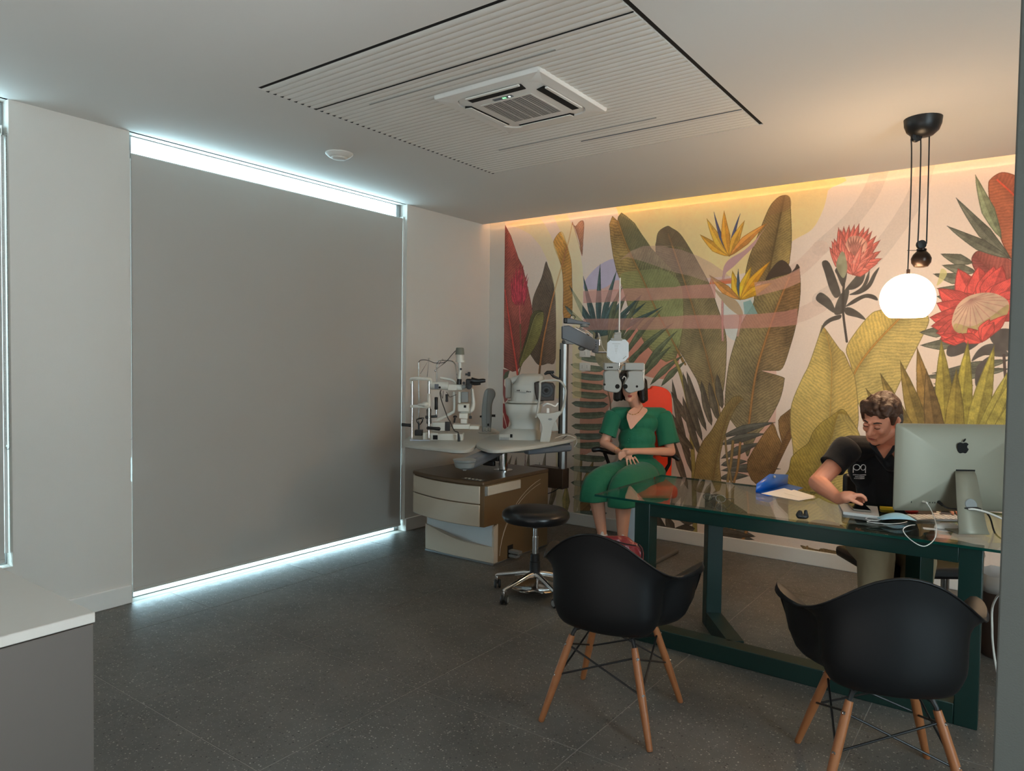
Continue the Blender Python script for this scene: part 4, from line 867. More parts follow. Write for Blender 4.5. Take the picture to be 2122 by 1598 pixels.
for rad_, off in ((.62, 0), (.66, .0)):
    pts = [(xb+.0015, -1.43+1.2+.70*(1-math.cos(R_(a)))*1.0+off*.5, .02+.52*math.sin(R_(a))*rad_/.62) for a in range(4, 78, 6)]
    ar_.tube(pts, .0016, 6)
mk('side_trim_line', ar_, M_drawer, cb)
mk('pedal_niche', MB().box((xb+.0002, -1.329+1.2, .018), (xb+.0025, -1.262+1.2, .110)), M_dark, cb)
mk('foot_pedal', MB().box((xb, -1.318+1.2, .055), (xb+.095, -1.270+1.2, .078)), M_instrg, cb, bev=.004)
mk('foot_pedal', MB().box((xb, -1.318+1.2, .024), (xb+.075, -1.270+1.2, .046)), M_instrg, cb, bev=.004)
mk('control_panel', MB().box((.12, -.418, .6305), (.30, -.365, .633)), M_alu, cb, bev=.001)
for k in range(5):
    mk('control_button', MB().lathe([(.011, 0), (.011, .003), (.009, .004)], (.14+k*.034, -.392, .633), 14), M_drawer, cb)
# table column and swivel discs
TZ = .90
cc = (0.5831,-0.7667,0.7); cc = (cc[0]-.905, cc[1]+1.2)
cc = (.115, .10)
mk('lift_column', MB().cyl((cc[0], cc[1], .63), (cc[0], cc[1], .80), .034, n=24).lathe([(.075, .630), (.075, .636), (.04, .642)], (cc[0], cc[1], 0), 28), M_chrome, cb)
mk('column_clamp', MB().box((cc[0]-.12, cc[1]-.03, .70), (cc[0]-.03, cc[1]+.03, .745)).box((cc[0]-.17, cc[1]-.05, .660), (cc[0]-.06, cc[1]-.02, .70)), M_blk, cb, bev=.006)
mk('swivel_disc', MB().lathe([(.19, .795), (.235, .800), (.24, .83), (.22, .845)], (cc[0]+.05, cc[1]+.02, 0), 48), M_instrg, cb)
sh = (1.4933,-2.1424,0.86); sh = (sh[0]-.905, sh[1]+1.2)
mk('swing_arm', beam((sh[0], sh[1]), (cc[0]+.05, cc[1]), .10, .80, .866), M_bluegrey, cb, bev=.02)
mk('swivel_joint', MB().lathe([(.02, .808), (.058, .820), (.066, .842), (.066, .852)], (sh[0], sh[1], 0), 32).lathe([(.070, .855), (.074, .869)], (sh[0], sh[1], 0), 32).lathe([(.012, .798), (.012, .81)], (sh[0], sh[1], 0), 14), M_instrg, cb)
def W2(p): return (p[0]-.905, p[1]+1.2, p[2])
def table(name, pts, z, th=.030):
    o_ = [(p[0]-.905, p[1]+1.2) for p in pts]
    o_ = [(p.x, p.y) for p in crom([(a, b, 0) for a, b in o_], 6, True)]
    cx_ = sum(p[0] for p in o_)/len(o_); cy_ = sum(p[1] for p in o_)/len(o_)
    sc = lambda f: [(cx_+(a-cx_)*f, cy_+(b-cy_)*f) for a, b in o_]
    rs = [[(a, b, z-th) for a, b in sc(.96)], [(a, b, z-th*.75) for a, b in sc(1.0)], [(a, b, z-th*.2) for a, b in sc(1.0)], [(a, b, z) for a, b in sc(.985)]]
    return mk(name, MB().rings(rs), M_instr, cb, ang=50)
table('left_table_top', [(0.703,-1.8944,0.9), (0.8532,-1.998,0.9), (1.1017,-1.9963,0.9), (1.2959,-1.9968,0.9), (1.3341,-1.8923,0.9), (1.1959,-1.6434,0.9), (0.8599,-0.9433,0.9), (0.4187,-0.5406,0.9), (0.2009,-0.7534,0.9), (0.4151,-1.4704,0.9)], TZ)
table('right_table_top', [(1.1535,-1.6019,0.9), (1.3563,-1.8006,0.9), (1.5138,-1.8338,0.9), (1.5749,-1.5275,0.9), (1.5586,-1.0582,0.9), (1.5255,-0.8639,0.9), (1.3998,-0.6403,0.9), (1.1814,-0.5278,0.9), (0.9442,-0.7544,0.9), (0.9316,-1.133,0.9)], TZ+.004)
p1 = W2((1.4135,-1.3538,0.85)); p2 = W2((1.5418,-0.9603,0.85))
mk('swing_arm', beam(p1, p2, .07, .815, .866), M_bluegrey, cb, bev=.015)
# upright column with extending box beam behind the cabinet
ucx, ucy = (1.27,-0.62,0)[:2]
ucx -= .905; ucy += 1.2
mk('beam_box', MB().box((ucx-.30, ucy-.05, .45), (ucx+.035, ucy+.05, .615)), mat('bronze_dark', (74, 58, 46), .45, var=.03), cb, bev=.004)
colm = MB().prism([(p[0]*.036+ucx, p[1]*.036+ucy) for p in [(math.cos(R_(a))*(1 if a % 45 else .9), math.sin(R_(a))*(1 if a % 45 else .9)) for a in range(0, 360, 15)]], .615, 1.645)
mk('upright_column', colm, mat('brushed_column', (150, 150, 148), .42, 1.0, var=.03), cb)
mk('column_groove', MB().box((ucx-.022, ucy-.0375, .63), (ucx-.012, ucy-.031, 1.595)), M_dark, cb)
mk('table_bracket', MB().box((ucx-.045, ucy-.045, .80), (ucx+.045, ucy+.045, .862)).lathe([(.01, .785), (.04, .79), (.045, .80)], (ucx, ucy, 0), 20), M_bluegrey, cb, bev=.006)
ca = MB().tube(crom([W2((0.1119,0,0.4914))[:0] or (ucx+.02, ucy-.05, .47), (ucx-.05, ucy-.10, .42), (ucx-.18, ucy-.12, .385), (ucx-.30, ucy-.08, .375)]), .0035, 6)
mk('hanging_cable', ca, M_blk, cb)
# ------------------------------------------------------------------ slit lamp on the left table
M_ivory = mat('ivory_enamel', (206, 204, 194), .35, var=.02)
M_lamp = mat('grey_green_cap', (108, 110, 98), .5)
sl = thing('slit_lamp', 'white slit lamp microscope with black handles and grey lamp head on the left instrument table', 'medical instrument', (0.85,-1.6,0.9), YAW)
r_ = 0.0108
mk('base_block', MB().box((-0.1605,-0.03,-0.012), (0.1342,0.1,0.0471)), M_ivory, sl, bev=.006)
mk('base_plate', MB().box((-0.1616,-0.05,-0.0062), (-0.0501,-0.031,0.0542)), M_ivory, sl, bev=.004)
mk('base_sticker', MB().box((-0.0866,-0.052,0.0058), (-0.0515,-0.05,0.0382)), M_dark, sl)
mk('rail_end', MB().box((-0.2294,0,0.027), (-0.1726,0.06,0.0689)), M_blk, sl, bev=.004)
bx = MB().box((-0.1036,0.03,0.0618), (-0.0041,0.12,0.1244)); mk('power_box', bx, M_ivory, sl, bev=.003)
mk('power_socket', MB().box((-0.0055,0.026,0.0635), (0.0314,0.05,0.1308)), M_blk, sl, bev=.002)
# chin rest frame
mk('clamp', MB().box((-0.2505,-0.1,-0.0194), (-0.1024,-0.07,0.0076)).box((-0.2497,-0.105,-0.0295), (-0.231,-0.065,0.0124)).box((-0.1226,-0.105,-0.0384), (-0.0957,-0.065,-0.0036)), mat('clamp_grey', (170, 178, 190), .4, .3), sl, bev=.002)
mk('frame_rod', MB().cyl((-0.235,-0.085,-0.0174), (-0.2389,-0.085,0.436), r_), M_chrome, sl)
mk('frame_rod', MB().cyl((-0.111,-0.085,-0.0158), (-0.1153,-0.085,0.4377), r_), M_chrome, sl)
mk('rod_sleeve', MB().cyl((-0.1136,-0.085,0.2538), (-0.1144,-0.085,0.3458), 0.0130), M_ivory, sl)
mk('forehead_rest', MB().tube(crom([(-0.2423,-0.085,0.4219), (-0.2453,-0.09,0.4467), (-0.2144,-0.11,0.4546), (-0.1582,-0.11,0.4554), (-0.1072,-0.095,0.4522), (-0.101,-0.085,0.4202)], 5), [0.0130]*26, 10), M_ivory, sl)
mk('chin_bar', MB().box((-0.2527,-0.1,0.2423), (-0.1048,-0.07,0.2636)), M_ivory, sl, bev=.004)
mk('chin_cup', MB().ell((-0.1401,-0.1,0.2685), (0.0252, .03, 0.0216)).ell((-0.1648,-0.1,0.2647), (0.0324, .03, 0.0108)), M_ivory, sl, remesh=.003, sm=3)
def grip(a, b, r): return MB().tube([a, lerp(a, b, .06), lerp(a, b, .45), lerp(a, b, .94), b], [r*.75, r, r*.88, r, r*.7], 14)
mk('black_grip', grip((-0.3179,-0.06,0.1142), (-0.2325,-0.06,0.1082), 0.0130), M_blk, sl)
mk('black_grip', grip((-0.1244,-0.1,0.0956), (-0.0261,-0.13,0.0927), 0.0137), M_blk, sl)
mk('black_grip', grip((-0.1164,-0.05,0.1195), (-0.1175,-0.05,0.2337), 0.0180), M_blk, sl)
mk('black_grip', grip((-0.0726,0.03,0.2217), (-0.0735,0.03,0.3158), 0.0137), M_blk, sl)
mk('black_grip', grip((0.0091,0,0.2824), (0.0085,0,0.34), 0.0108), M_blk, sl)
mk('cross_knob', MB().cyl((-0.1431,-0.04,0.1719), (-0.0596,-0.02,0.1751), 0.0094).lathe([(.004, -.006), (.013, -.005), (.013, .005), (.004, .006)], (-0.1264,-0.09,0.1725), 16, (0, 1, 0)), M_blk, sl)
mk('handle_rod', MB().cyl((-0.0721,0.03,0.1746), (-0.0726,0.03,0.2253), 0.0065), M_chrome, sl)
# fixation arm wires
mk('fixation_stem', MB().tube([(-0.205,0.03,0.075), (-0.2027,0.03,0.2164), (-0.2094,0.03,0.5739)], 0.0047, 8), M_chrome, sl)
mk('lamp_cable', MB().tube(crom([(-0.2094,0.03,0.5703), (-0.1952,0.03,0.5885), (-0.1615,0.02,0.5926), (-0.1243,0.01,0.5859), (-0.0871,0,0.572), (-0.0333,0,0.5727), (0.0024,0,0.584), (0.037,0.01,0.6275), (0.0673,0.03,0.6641)], 5), .0028, 8), M_blk, sl)
mk('breath_wire', MB().tube([(-0.1878,-0.02,0.4885), (-0.1244,-0.02,0.5965), (-0.1375,-0.02,0.4642)], 0.0032, 6), M_chrome, sl)
mk('bulb_holder', MB().ell((-0.1245,-0.02,0.6001), (0.0079,)*3), M_chrome, sl)
mk('headrest_loop', MB().tube(crom([(-0.0783,0.1,0.4147), (-0.0796,0.1,0.5427), (-0.0726,0.1,0.5793), (-0.0545,0.1,0.5905), (-0.007,0.1,0.5912), (0.0333,0.1,0.588), (0.0591,0.1,0.5628), (0.0706,0.1,0.5082), (0.0749,0.1,0.4534)], 4), 0.0058, 8), M_chrome, sl)
mk('bulb_holder', MB().ell((-0.0892,0.09,0.5135), (0.0086,)*3), M_chrome, sl)
mk('breath_wire', MB().tube([(-0.0892,0.09,0.5171), (-0.0103,0.06,0.5766), (-0.0314,0.05,0.6016), (-0.063,0.08,0.5576)], 0.0032, 6), M_chrome, sl)
# illumination tower
def stackcyl(name, spec, m_):
    # spec: list of (x, y0, y1, radius) in picture columns, already converted
    mb = MB()
    for a, b, r0, r1 in spec: mb.cyl(a, b, r0, r1, 24)
    return mk(name, mb, m_, sl)
stackcyl('lamp_cap', [((0.1,0.03,0.6357), (0.0995,0.03,0.6825), 0.0345, 0.0295), ((0.0995,0.03,0.6825), (0.0995,0.03,0.6879), 0.0295, 0.0259)], M_lamp)
stackcyl('lamp_housing', [((0.1006,0.03,0.5817), (0.1001,0.03,0.6339), 0.0288, 0.0288), ((0.1043,0.03,0.5781), (0.1041,0.03,0.5925), 0.0367, 0.0367)], M_ivory)
stackcyl('filter_tube', [((0.1051,0.03,0.506), (0.1007,0.03,0.5763), 0.0137, 0.0137), ((0.1015,0.03,0.5031), (0.1014,0.03,0.5074), 0.0252, 0.0252), ((0.0984,0.03,0.4554), (0.1015,0.03,0.5024), 0.0144, 0.0144)], M_ivory)
stackcyl('tower_joint', [((0.0954,0.03,0.4012), (0.0984,0.03,0.4536), 0.0198, 0.0173)], M_blk)
mk('tower_knob', MB().lathe([(.004, 0), (0.0086, 0), (0.0086, .01)], (0.111,-0.005,0.5281), 14, (0, 1, 0)).lathe([(.004, 0), (0.0108, 0), (0.0108, .01)], (0.1336,-0.005,0.4244), 14, (0, 1, 0)), M_blk, sl)
mk('arc_arm', MB().tube(crom([(-0.0491,0.06,0.46), (0.0163,0.06,0.4499), (0.0564,0.06,0.4359), (0.0748,0.06,0.4108)], 4), 0.0094, 12), M_ivory, sl)
mk('main_head', MB().cyl((-0.1083,-0.02,0.4038), (0.0204,-0.02,0.4019), 0.0295, 0.0302, 28), M_ivory, sl)
mk('head_window', MB().box((-0.0775,-0.054,0.3805), (-0.0481,-0.05,0.4163)), M_bluegrey, sl)
mk('head_lens', MB().lathe([(.001, 0), (0.0079, 0), (0.0086, .004)], (-0.0401,-0.056,0.3917), 16, (0, 1, 0)), M_dark, sl)
mk('head_joint', MB().box((0.0163,-0.01,0.3692), (0.0829,0.05,0.4112)).cyl((0.0782,0.02,0.3905), (0.1215,0.02,0.3911), 0.0223, 0.0223, 22), M_ivory, sl, bev=.003)
mk('mirror_head', MB().tube([(0.1228,0,0.3954), (0.1443,0,0.3993), (0.1623,0,0.3995)], [0.0166, 0.0144, 0.0108], 16), M_instrg, sl)
# microscope with binoculars
mk('microscope_body', MB().box((0.1493,-0.02,0.3893), (0.1947,0.05,0.4562)), M_blk, sl, bev=.008)
mk('magnification_drum', MB().lathe([(.01, -.02), (0.0216, -.018), (0.0216, .018), (.01, .02)], (0.1742,-0.02,0.4004), 24, (0, 1, 0)), M_blk, sl)
for w_ in (-.03, .035):
    pass
mk('eyepiece', MB().tube([(0.1886,-0.03,0.4474), (0.2172,-0.03,0.4406), (0.2458,-0.03,0.441), (0.2778,-0.03,0.445), (0.2957,-0.03,0.4452)], [0.0234, 0.0223, 0.0166, 0.0158, 0.0122], 20), M_blk, sl)
mk('eyepiece', MB().tube([(0.1852,0.03,0.4349), (0.2142,0.03,0.4281), (0.2359,0.03,0.4247), (0.2575,0.03,0.425)], [0.0223, 0.0216, 0.0166, 0.0130], 20), M_blk, sl)
mk('tonometer_mount', MB().box((0.1434,0,0.4819), (0.1815,0.02,0.4964)).box((0.1614,0,0.4749), (0.1814,0.02,0.5072)), M_blk, sl, bev=.002)
# vertical support and yoke
mk('yoke', MB().tube(crom([(0.0536,0.06,0.356), (0.058,0.06,0.2906), (0.0587,0.06,0.2178), (0.0444,0.06,0.1994), (0.001,0.06,0.1733), (-0.0714,0.06,0.1395)], 4), 0.0115, 12), M_ivory, sl)
mk('support_arm', MB().tube(crom([(0.1908,0.07,0.3792), (0.1989,0.07,0.3101), (0.2031,0.07,0.2628), (0.1926,0.07,0.2262), (0.157,0.06,0.2082), (0.1032,0.05,0.2045)], 4), [0.0122, 0.0130, 0.0137, 0.0144, 0.0144, 0.0144, 0.0151, 0.0158, 0.0166, 0.0173, 0.0180, 0.0180, 0.0180, 0.0180, 0.0180, 0.0180, 0.0180, 0.0180, 0.0180, 0.0180, 0.0180], 14), M_ivory, sl)
mk('prism_box', MB().box((0.1169,0,0.2803), (0.1674,0.04,0.3584)), M_instrg, sl, bev=.003)
mk('prism_tower', MB().cyl((0.1011,0.02,0.2753), (0.1002,0.02,0.3583), 0.0144, 0.0122, 18), M_ivory, sl)
mk('cross_slide', MB().box((0.0889,0,0.2079), (0.1769,0.08,0.2692)), M_ivory, sl, bev=.008)
mk('slide_mark', MB().box((0.1355,-0.003,0.2411), (0.1531,-0.001,0.2592)), M_dark, sl)
mk('column_base', MB().box((0.1003,0,0.1576), (0.1668,0.08,0.1996)).box((0.1107,0.01,0.1209), (0.1605,0.07,0.1601)), M_ivory, sl, bev=.004)
mk('joystick', MB().cyl((0.063,0.02,0.1266), (0.0698,0.02,0.1628), 0.0065).lathe([(.004, 0), (0.0162, .0), (0.0122, .012), (.004, .014)], (0.0698,0.02,0.1665), 16), M_blk, sl)
mk('carriage', MB().box((0.0543,0,0.0813), (0.1799,0.12,0.1158)).box((0.177,-0.005,0.0798), (0.2502,0.115,0.1061)), M_ivory, sl, bev=.004)
mk('accessory_plug', MB().box((0.1746,0.02,0.157), (0.1948,0.04,0.1774)), M_blk, sl, bev=.002)
mk('grey_cable', MB().tube(crom([(0.1919,0.05,0.38), (0.1935,0.04,0.2935), (0.1841,0.03,0.2215), (0.1846,0.03,0.1745)], 5), .002, 6), M_instrg, sl)
mk('power_cable', MB().tube(crom([(-0.0319,-0.03,0.3694), (-0.0378,-0.04,0.3483), (-0.0256,-0.05,0.2955), (0.001,-0.06,0.2253), (0.0229,-0.06,0.1686), (0.041,-0.06,0.1403), (0.0564,-0.07,0.1058), (0.0761,-0.09,0.076), (0.1017,-0.1,0.0667), (0.1054,-0.1,0.0491)], 5), .0035, 8), M_blk, sl)
mk('cable_plug', MB().tube([(0.1054,-0.1,0.0562), (0.1092,-0.1,0.0244), (0.1097,-0.1,-0.0146)], [0.0072, 0.0101, 0.0108], 10), M_blk, sl)
lp_ = MB()
for a_, b_, c_ in (((0.0057,-0.01,0.3583), (0.0311,-0.01,0.3192), (0.0811,-0.01,0.3378)), ((-0.039,-0.03,0.3657), (-0.0205,-0.03,0.3088), (-0.014,-0.03,0.3661))):
    lp_.tube(crom([a_, lerp(a_, b_, .6), b_, lerp(b_, c_, .6), c_], 4), .002, 6)
mk('cable_loop', lp_, M_blk, sl)
cl_ = MB()
for k in range(3):
    cl_.tube(crom([(-0.1964,-0.01,0.1113), add((-0.2146,-0.01,0.1398), (0, 0, .006*k)), add((-0.1825,-0.01,0.1547), (.01*k, 0, .004*k)), add((-0.168,-0.01,0.1369), (0, 0, .006*k)), (-0.1928,-0.01,0.1042)], 5), .0022, 6)
cl_.tube([(-0.1961,-0.01,0.0753), (-0.1966,-0.01,0.1257)], 0.0065, 8)
mk('cable_coil', cl_, M_blk, sl)

# ------------------------------------------------------------------ grey handset instrument between the two
tn = thing('curved_grey_instrument', 'tall curved grey instrument standing between the slit lamp and the autorefractor', 'medical instrument', (0.7639,-0.981,0.9), YAW)
pf = [(-.042, .0), (-.046, .08), (-.048, .16), (-.042, .26), (-.030, .33), (-.010, .362), (.025, .366), (.048, .355), (.062, .33), (.060, .30), (.046, .27), (.034, .22), (.034, .12), (.030, .05), (.026, 0)]
pf = [(p.x, p.y) for p in crom([(a, b, 0) for a, b in pf], 4)]
mk('body', MB().prism(pf[::-1], -.045, .045, 'y'), M_instrg, tn, bev=.010)
mk('foot_plate', MB().lathe([(.075, .0), (.078, .006), (.06, .012)], (0, 0, 0), 30), M_instr, tn)
mk('side_seam', MB().tube([(a*.2-.002, -.0462, b) for a, b in ((-.02, .01), (-.03, .2), (.0, .3), (.02, .355))], .0008, 5), M_dark, tn)
mk('black_switch', MB().box((.0, -.0475, .060), (.015, -.045, .080)), M_dark, tn)
mk('rating_label', MB().box((-.030, -.0468, .016), (.026, -.0455, .048)), M_instr, tn)
lb = MB()
for i in range(3):
    for j in range(2): lb.box((-.026+j*.028, -.0472, .021+i*.009), (-.012+j*.028, -.0468, .024+i*.009))
mk('label_print', lb, M_dark, tn)
mk('dial_knob', MB().cyl((.030, 0, .142), (.062, 0, .142), .010).cyl((.062, 0, .142), (.064, 0, .142), .012), M_blk, tn)
mk('dial_knob', MB().cyl((-.046, 0, .135), (-.064, 0, .133), .008), M_blk, tn)

# ------------------------------------------------------------------ autorefractor on the right table
au = thing('autorefractor', 'white autorefractor with round dark lens and chin rest on the right instrument table', 'medical instrument', (1.27,-1.13,0.9), YAW)
def loft(secs, m_, name, parent, sub=0, bev=.0, seg=24, pw=3.2):
    # secs: list of (centre, half width x, half depth y) -> superellipse rings stacked in z
    rs = []
    for c, a, b in secs:
        rr_ = []
        for k in range(seg):
            t_ = 2*math.pi*k/seg; ca_, sa_ = math.cos(t_), math.sin(t_)
            rr_.append((c[0]+a*math.copysign(abs(ca_)**(2/pw), ca_), c[1]+b*math.copysign(abs(sa_)**(2/pw), sa_), c[2]))
        rs.append(rr_)
    return mk(name, MB().rings(rs), m_, parent, sub=sub, ang=50)
px1 = 0.0037
def zz(y): return (918-y)*px1-.030
def xx(x): return (x-1093)*px1
loft([((xx(1078), .02, zz(914)), px1*46, .16), ((xx(1078), .02, zz(911)), px1*47, .16), ((xx(1077), .02, zz(904)), px1*46, .155), ((xx(1080), .03, zz(896)), px1*40, .14), ((xx(1084), .04, zz(888)), px1*33, .12)], M_instr, 'base', au)
loft([((xx(1086), .04, zz(890)), px1*32, .11), ((xx(1088), .04, zz(880)), px1*30, .10), ((xx(1087), .04, zz(868)), px1*32, .11), ((xx(1084), .04, zz(858)), px1*36, .13), ((xx(1083), .04, zz(840)), px1*38, .14), ((xx(1083), .04, zz(837)), px1*37, .135)], M_instr, 'pedestal', au, pw=5)
loft([((xx(1086), .04, zz(837)), px1*35, .13), ((xx(1088), .03, zz(834)), px1*38, .15), ((xx(1088), .03, zz(831)), px1*37, .145)], M_instr, 'head_tray', au)
loft([((xx(1088), .04, zz(831)), px1*31, .15), ((xx(1092), .04, zz(815)), px1*33, .155), ((xx(1092), .04, zz(800)), px1*33, .155), ((xx(1096), .04, zz(792)), px1*30, .15), ((xx(1098), .05, zz(781)), px1*27, .14), ((xx(1100), .06, zz(776)), px1*20, .11)], M_instr, 'measuring_head', au, pw=5)
mk('monitor_back', MB().box((-0.1742,0.02,0.3054), (-0.1246,0.12,0.4627)), M_instr, au, bev=.012)
mk('monitor_hinge', MB().tube([(-0.1279,-0.02,0.4403), (-0.0988,-0.02,0.4517), (-0.0587,-0.02,0.4669)], [0.0258, 0.0273, 0.0243], 18), M_instr, au)
mk('lens_bezel', MB().prism([(p.x, p.z) for p in [Vector((0.042,-0.1,0.4339)), Vector((0.0466,-0.1,0.3653)), Vector((0.0619,-0.1,0.3076)), Vector((0.0801,-0.1,0.297)), Vector((0.1921,-0.1,0.3021)), Vector((0.1976,-0.1,0.4107)), Vector((0.1828,-0.1,0.4358)), Vector((0.0707,-0.1,0.4451))]], -.125, -.09, 'y'), mat('lens_brown', (44, 34, 28), .25), au, bev=.006)
lc = (0.1317,-0.128,0.3784)
mk('lens_ring', MB().lathe([(.001, .004), (0.0148, .004), (0.0166, -.006), (0.0295, -.006), (0.0314, .0), (0.0517, .0), (0.0553, .006)], lc, 36, (0, 1, 0)), M_blk, au)
mk('eye_port', MB().lathe([(.001, -.010), (0.0111, -.008), (0.0118, 0)], lc, 20, (0, 1, 0)), M_dark, au)
bar = 0.0085
mk('head_frame', MB().tube(crom([(0.0568,-0.2,0.1779), (0.0666,-0.2,0.2349), (0.0795,-0.2,0.3239), (0.0817,-0.2,0.4126), (0.0818,-0.19,0.4336), (0.1002,-0.17,0.4475), (0.1927,-0.17,0.4559), (0.2363,-0.16,0.4455), (0.2662,-0.15,0.4062), (0.2741,-0.15,0.3598), (0.2612,-0.15,0.27), (0.2337,-0.15,0.1978)], 5), bar, 12), M_instr, au)
mk('chin_rest', MB().tube(crom([(0.1091,-0.19,0.2668), (0.1328,-0.21,0.2826), (0.1576,-0.21,0.2794), (0.1938,-0.2,0.2651), (0.2154,-0.19,0.2861)], 4), 0.0066, 10).box((0.1348,-0.19,0.2138), (0.1531,-0.17,0.2483)), M_white, au)
yk_ = [Vector((0.0602,-0.19,0.2092)), Vector((0.1597,-0.19,0.2141)), Vector((0.2412,-0.19,0.2295)), Vector((0.224,-0.19,0.1936)), Vector((0.1962,-0.19,0.1505)), Vector((0.1756,-0.19,0.1003)), Vector((0.1658,-0.19,0.043)), Vector((0.1558,-0.19,0.0036)), Vector((0.1204,-0.19,-0.0147)), Vector((0.0882,-0.19,-0.0044)), Vector((0.0945,-0.19,0.0564)), Vector((0.1008,-0.19,0.11)), Vector((0.0822,-0.19,0.1632))]
yk_ = crom([(p.x, p.z, 0) for p in yk_], 4, True)
mk('chin_rest_yoke', MB().prism([(p.x, p.y) for p in yk_][::-1], -.215, -.165, 'y'), M_instr, au, bev=.008)
mk('yoke_badge', MB().ell((0.1589,-0.217,0.17), (0.0148, .002, 0.0074)), M_instrg, au)
mk('side_wing', MB().prism([(p[0], p[2]) for p in ((0.1758,-0.05,0.1236), (0.2119,-0.05,0.1534), (0.2351,-0.05,0.0695), (0.1804,-0.05,0.0651))], -.05, .05, 'y'), M_instr, au, bev=.006)
mk('print_line', MB().tube([(-0.1053,-0.136,0.3648), (-0.0621,-0.136,0.3582), (-0.019,-0.136,0.3552)], .0008, 5).tube([(-0.0694,-0.136,0.3653), (-0.0155,-0.136,0.3588)], .0008, 5), M_bluegrey, au)
lb = MB()
for i, (a, b) in enumerate(((((-0.0874,-0.137,0.3687)), (-0.0803,-0.135,0.3795)), ((-0.0766,-0.137,0.3688), (-0.066,-0.135,0.3797)), ((-0.0155,-0.137,0.3625), (-0.0067,-0.135,0.3733)), ((-0.003,-0.137,0.3626), (0.0059,-0.135,0.3699)), ((0.0096,-0.137,0.3628), (0.0185,-0.135,0.37)))): lb.box(a, b)
mk('print_mark', lb, M_blk, au)
lb = MB()
for i in range(9):
    for j in range(2): lb.box(add((-0.2082,-0.145,0.0044), (i*.0075, 0, j*.012)), add((-0.2082,-0.143,0.0042), (i*.0075+.0045, 0, j*.012+.006)))
mk('connector_panel', MB().box((-0.2153,-0.142,0.0004), (-0.1081,-0.12,0.0464)), M_instr, au, bev=.002)
mk('connector_print', lb, M_bluegrey, au)
mk('power_socket', MB().box((-0.133,-0.146,0.0236), (-0.1154,-0.143,0.0487)), M_dark, au)
ft_ = MB()
mk('rubber_foot', MB().box((-0.2158,-0.1,-0.0261), (-0.195,-0.06,-0.0012)), M_blk, au, bev=.002)
mk('rubber_foot', MB().box((0.1247,-0.1,-0.0288), (0.17,-0.06,-0.0073)), M_blk, au, bev=.002)
mk('top_joystick', MB().tube([(0.1214,0,0.4946), (0.1433,0,0.5096), (0.1947,0,0.5139)], [0.0074, 0.0148, 0.0111], 10).tube([(0.1653,0,0.5099), (0.1915,0,0.4808), (0.2397,0,0.4593)], [0.0111, 0.0111, 0.0074], 10), M_blk, au)
mk('white_lead', MB().tube(crom([(0.2086,-0.02,0.0109), (0.2649,0,0.0279), (0.3202,0,0.0287), (0.3666,-0.02,0.013), (0.3727,-0.04,-0.0215), (0.3549,-0.04,-0.0511)], 5), .0022, 6), M_cable, au)
mk('black_lead', MB().tube(crom([(0.1845,-0.06,0.0002), (0.2266,-0.03,-0.0025), (0.2653,0,0.0021), (0.307,0.02,0.0301)], 5), .003, 6), M_blk, au)

# ------------------------------------------------------------------ phoropter arm, phoropter and near card
ar = thing('phoropter_support', 'blue-grey jointed link on top of the tall metal column', 'instrument support', (1.27,-0.62,0), YAW)
def cbox(name, pts, w0, w1, m_, par, bev=.006):
    v = [Vector(p) for p in pts]; return mk(name, MB().prism([(p.x, p.z) for p in v], w0, w1, 'y'), m_, par, bev=bev)
cbox('lower_link', ((-0.0239,0,1.7841), (-0.0222,0,1.6816), (0.2165,0,1.5861), (0.244,0,1.5983), (0.2467,0,1.6694), (0.2186,0,1.6966), (0.0314,0,1.7888)), -.055, .045, M_bluegrey, ar)
cbox('upper_link', ((-0.0091,0,1.8513), (-0.0084,0,1.808), (0.039,0,1.8046), (0.2051,0,1.795), (0.2047,0,1.8147), (0.1017,0,1.8331), (0.0462,0,1.8481)), -.03, .03, M_bluegrey, ar)
cbox('end_cap', ((-0.0091,0,1.8513), (-0.0084,0,1.808), (0.0192,0,1.8083), (0.0185,0,1.8516)), -.034, .034, M_blk, ar)
mk('white_wire', MB().tube(crom([(-0.0201,-0.06,1.7773), (0.003,-0.06,1.7971), (0.0499,-0.06,1.7977), (0.1126,-0.06,1.7868)], 5), .002, 6), M_cable, ar)
mk('swivel_hub', MB().lathe([(.03, -.012), (.036, -.008), (.036, .012), (.02, .016)], (0.1617,0,1.7905), 24), M_instrg, ar)
mk('spring_screws', MB().cyl((0.0843,-0.03,1.7684), (0.1755,-0.03,1.7225), 0.0120, n=12).cyl((0.1195,0.01,1.7707), (0.2075,0.01,1.7166), 0.0096, n=12), M_chrome, ar)
mk('black_latch', MB().tube([(0.2613,0,1.7406), (0.2658,0,1.7091), (0.2544,0,1.6853)], [0.0060, 0.0120, 0.0080], 10), M_blk, ar)
mk('column_head', MB().box((-0.0129,-0.045,1.6372), (0.0804,0.045,1.6844)).cyl((-0.0061,-0.055,1.6566), (-0.0043,-0.03,1.6573), 0.0160), M_instrg, ar, bev=.004)
mk('clamp_knob', MB().lathe([(.01, -.01), (0.0144, -.008), (0.0144, .008), (.01, .01)], (-0.0103,-0.06,1.6525), 16, (0, 1, 0)), M_blk, ar)
mk('grey_boss', MB().ell((0.145,0,1.6049), (0.0319, .03, 0.0200)), M_instrg, ar)
cbox('end_block', ((0.2268,0,1.681), (0.2286,0,1.5744), (0.2763,0,1.5632), (0.2782,0,1.6777)), -.04, .03, M_bluegrey, ar, .004)
mk('block_screws', MB().cyl((0.2537,-0.043,1.6565), (0.2541,-0.04,1.6566), .004, n=8).cyl((0.2541,-0.043,1.6369), (0.2544,-0.04,1.637), .004, n=8).cyl((0.2544,-0.043,1.6173), (0.2548,-0.04,1.6174), .004, n=8), M_dark, ar)
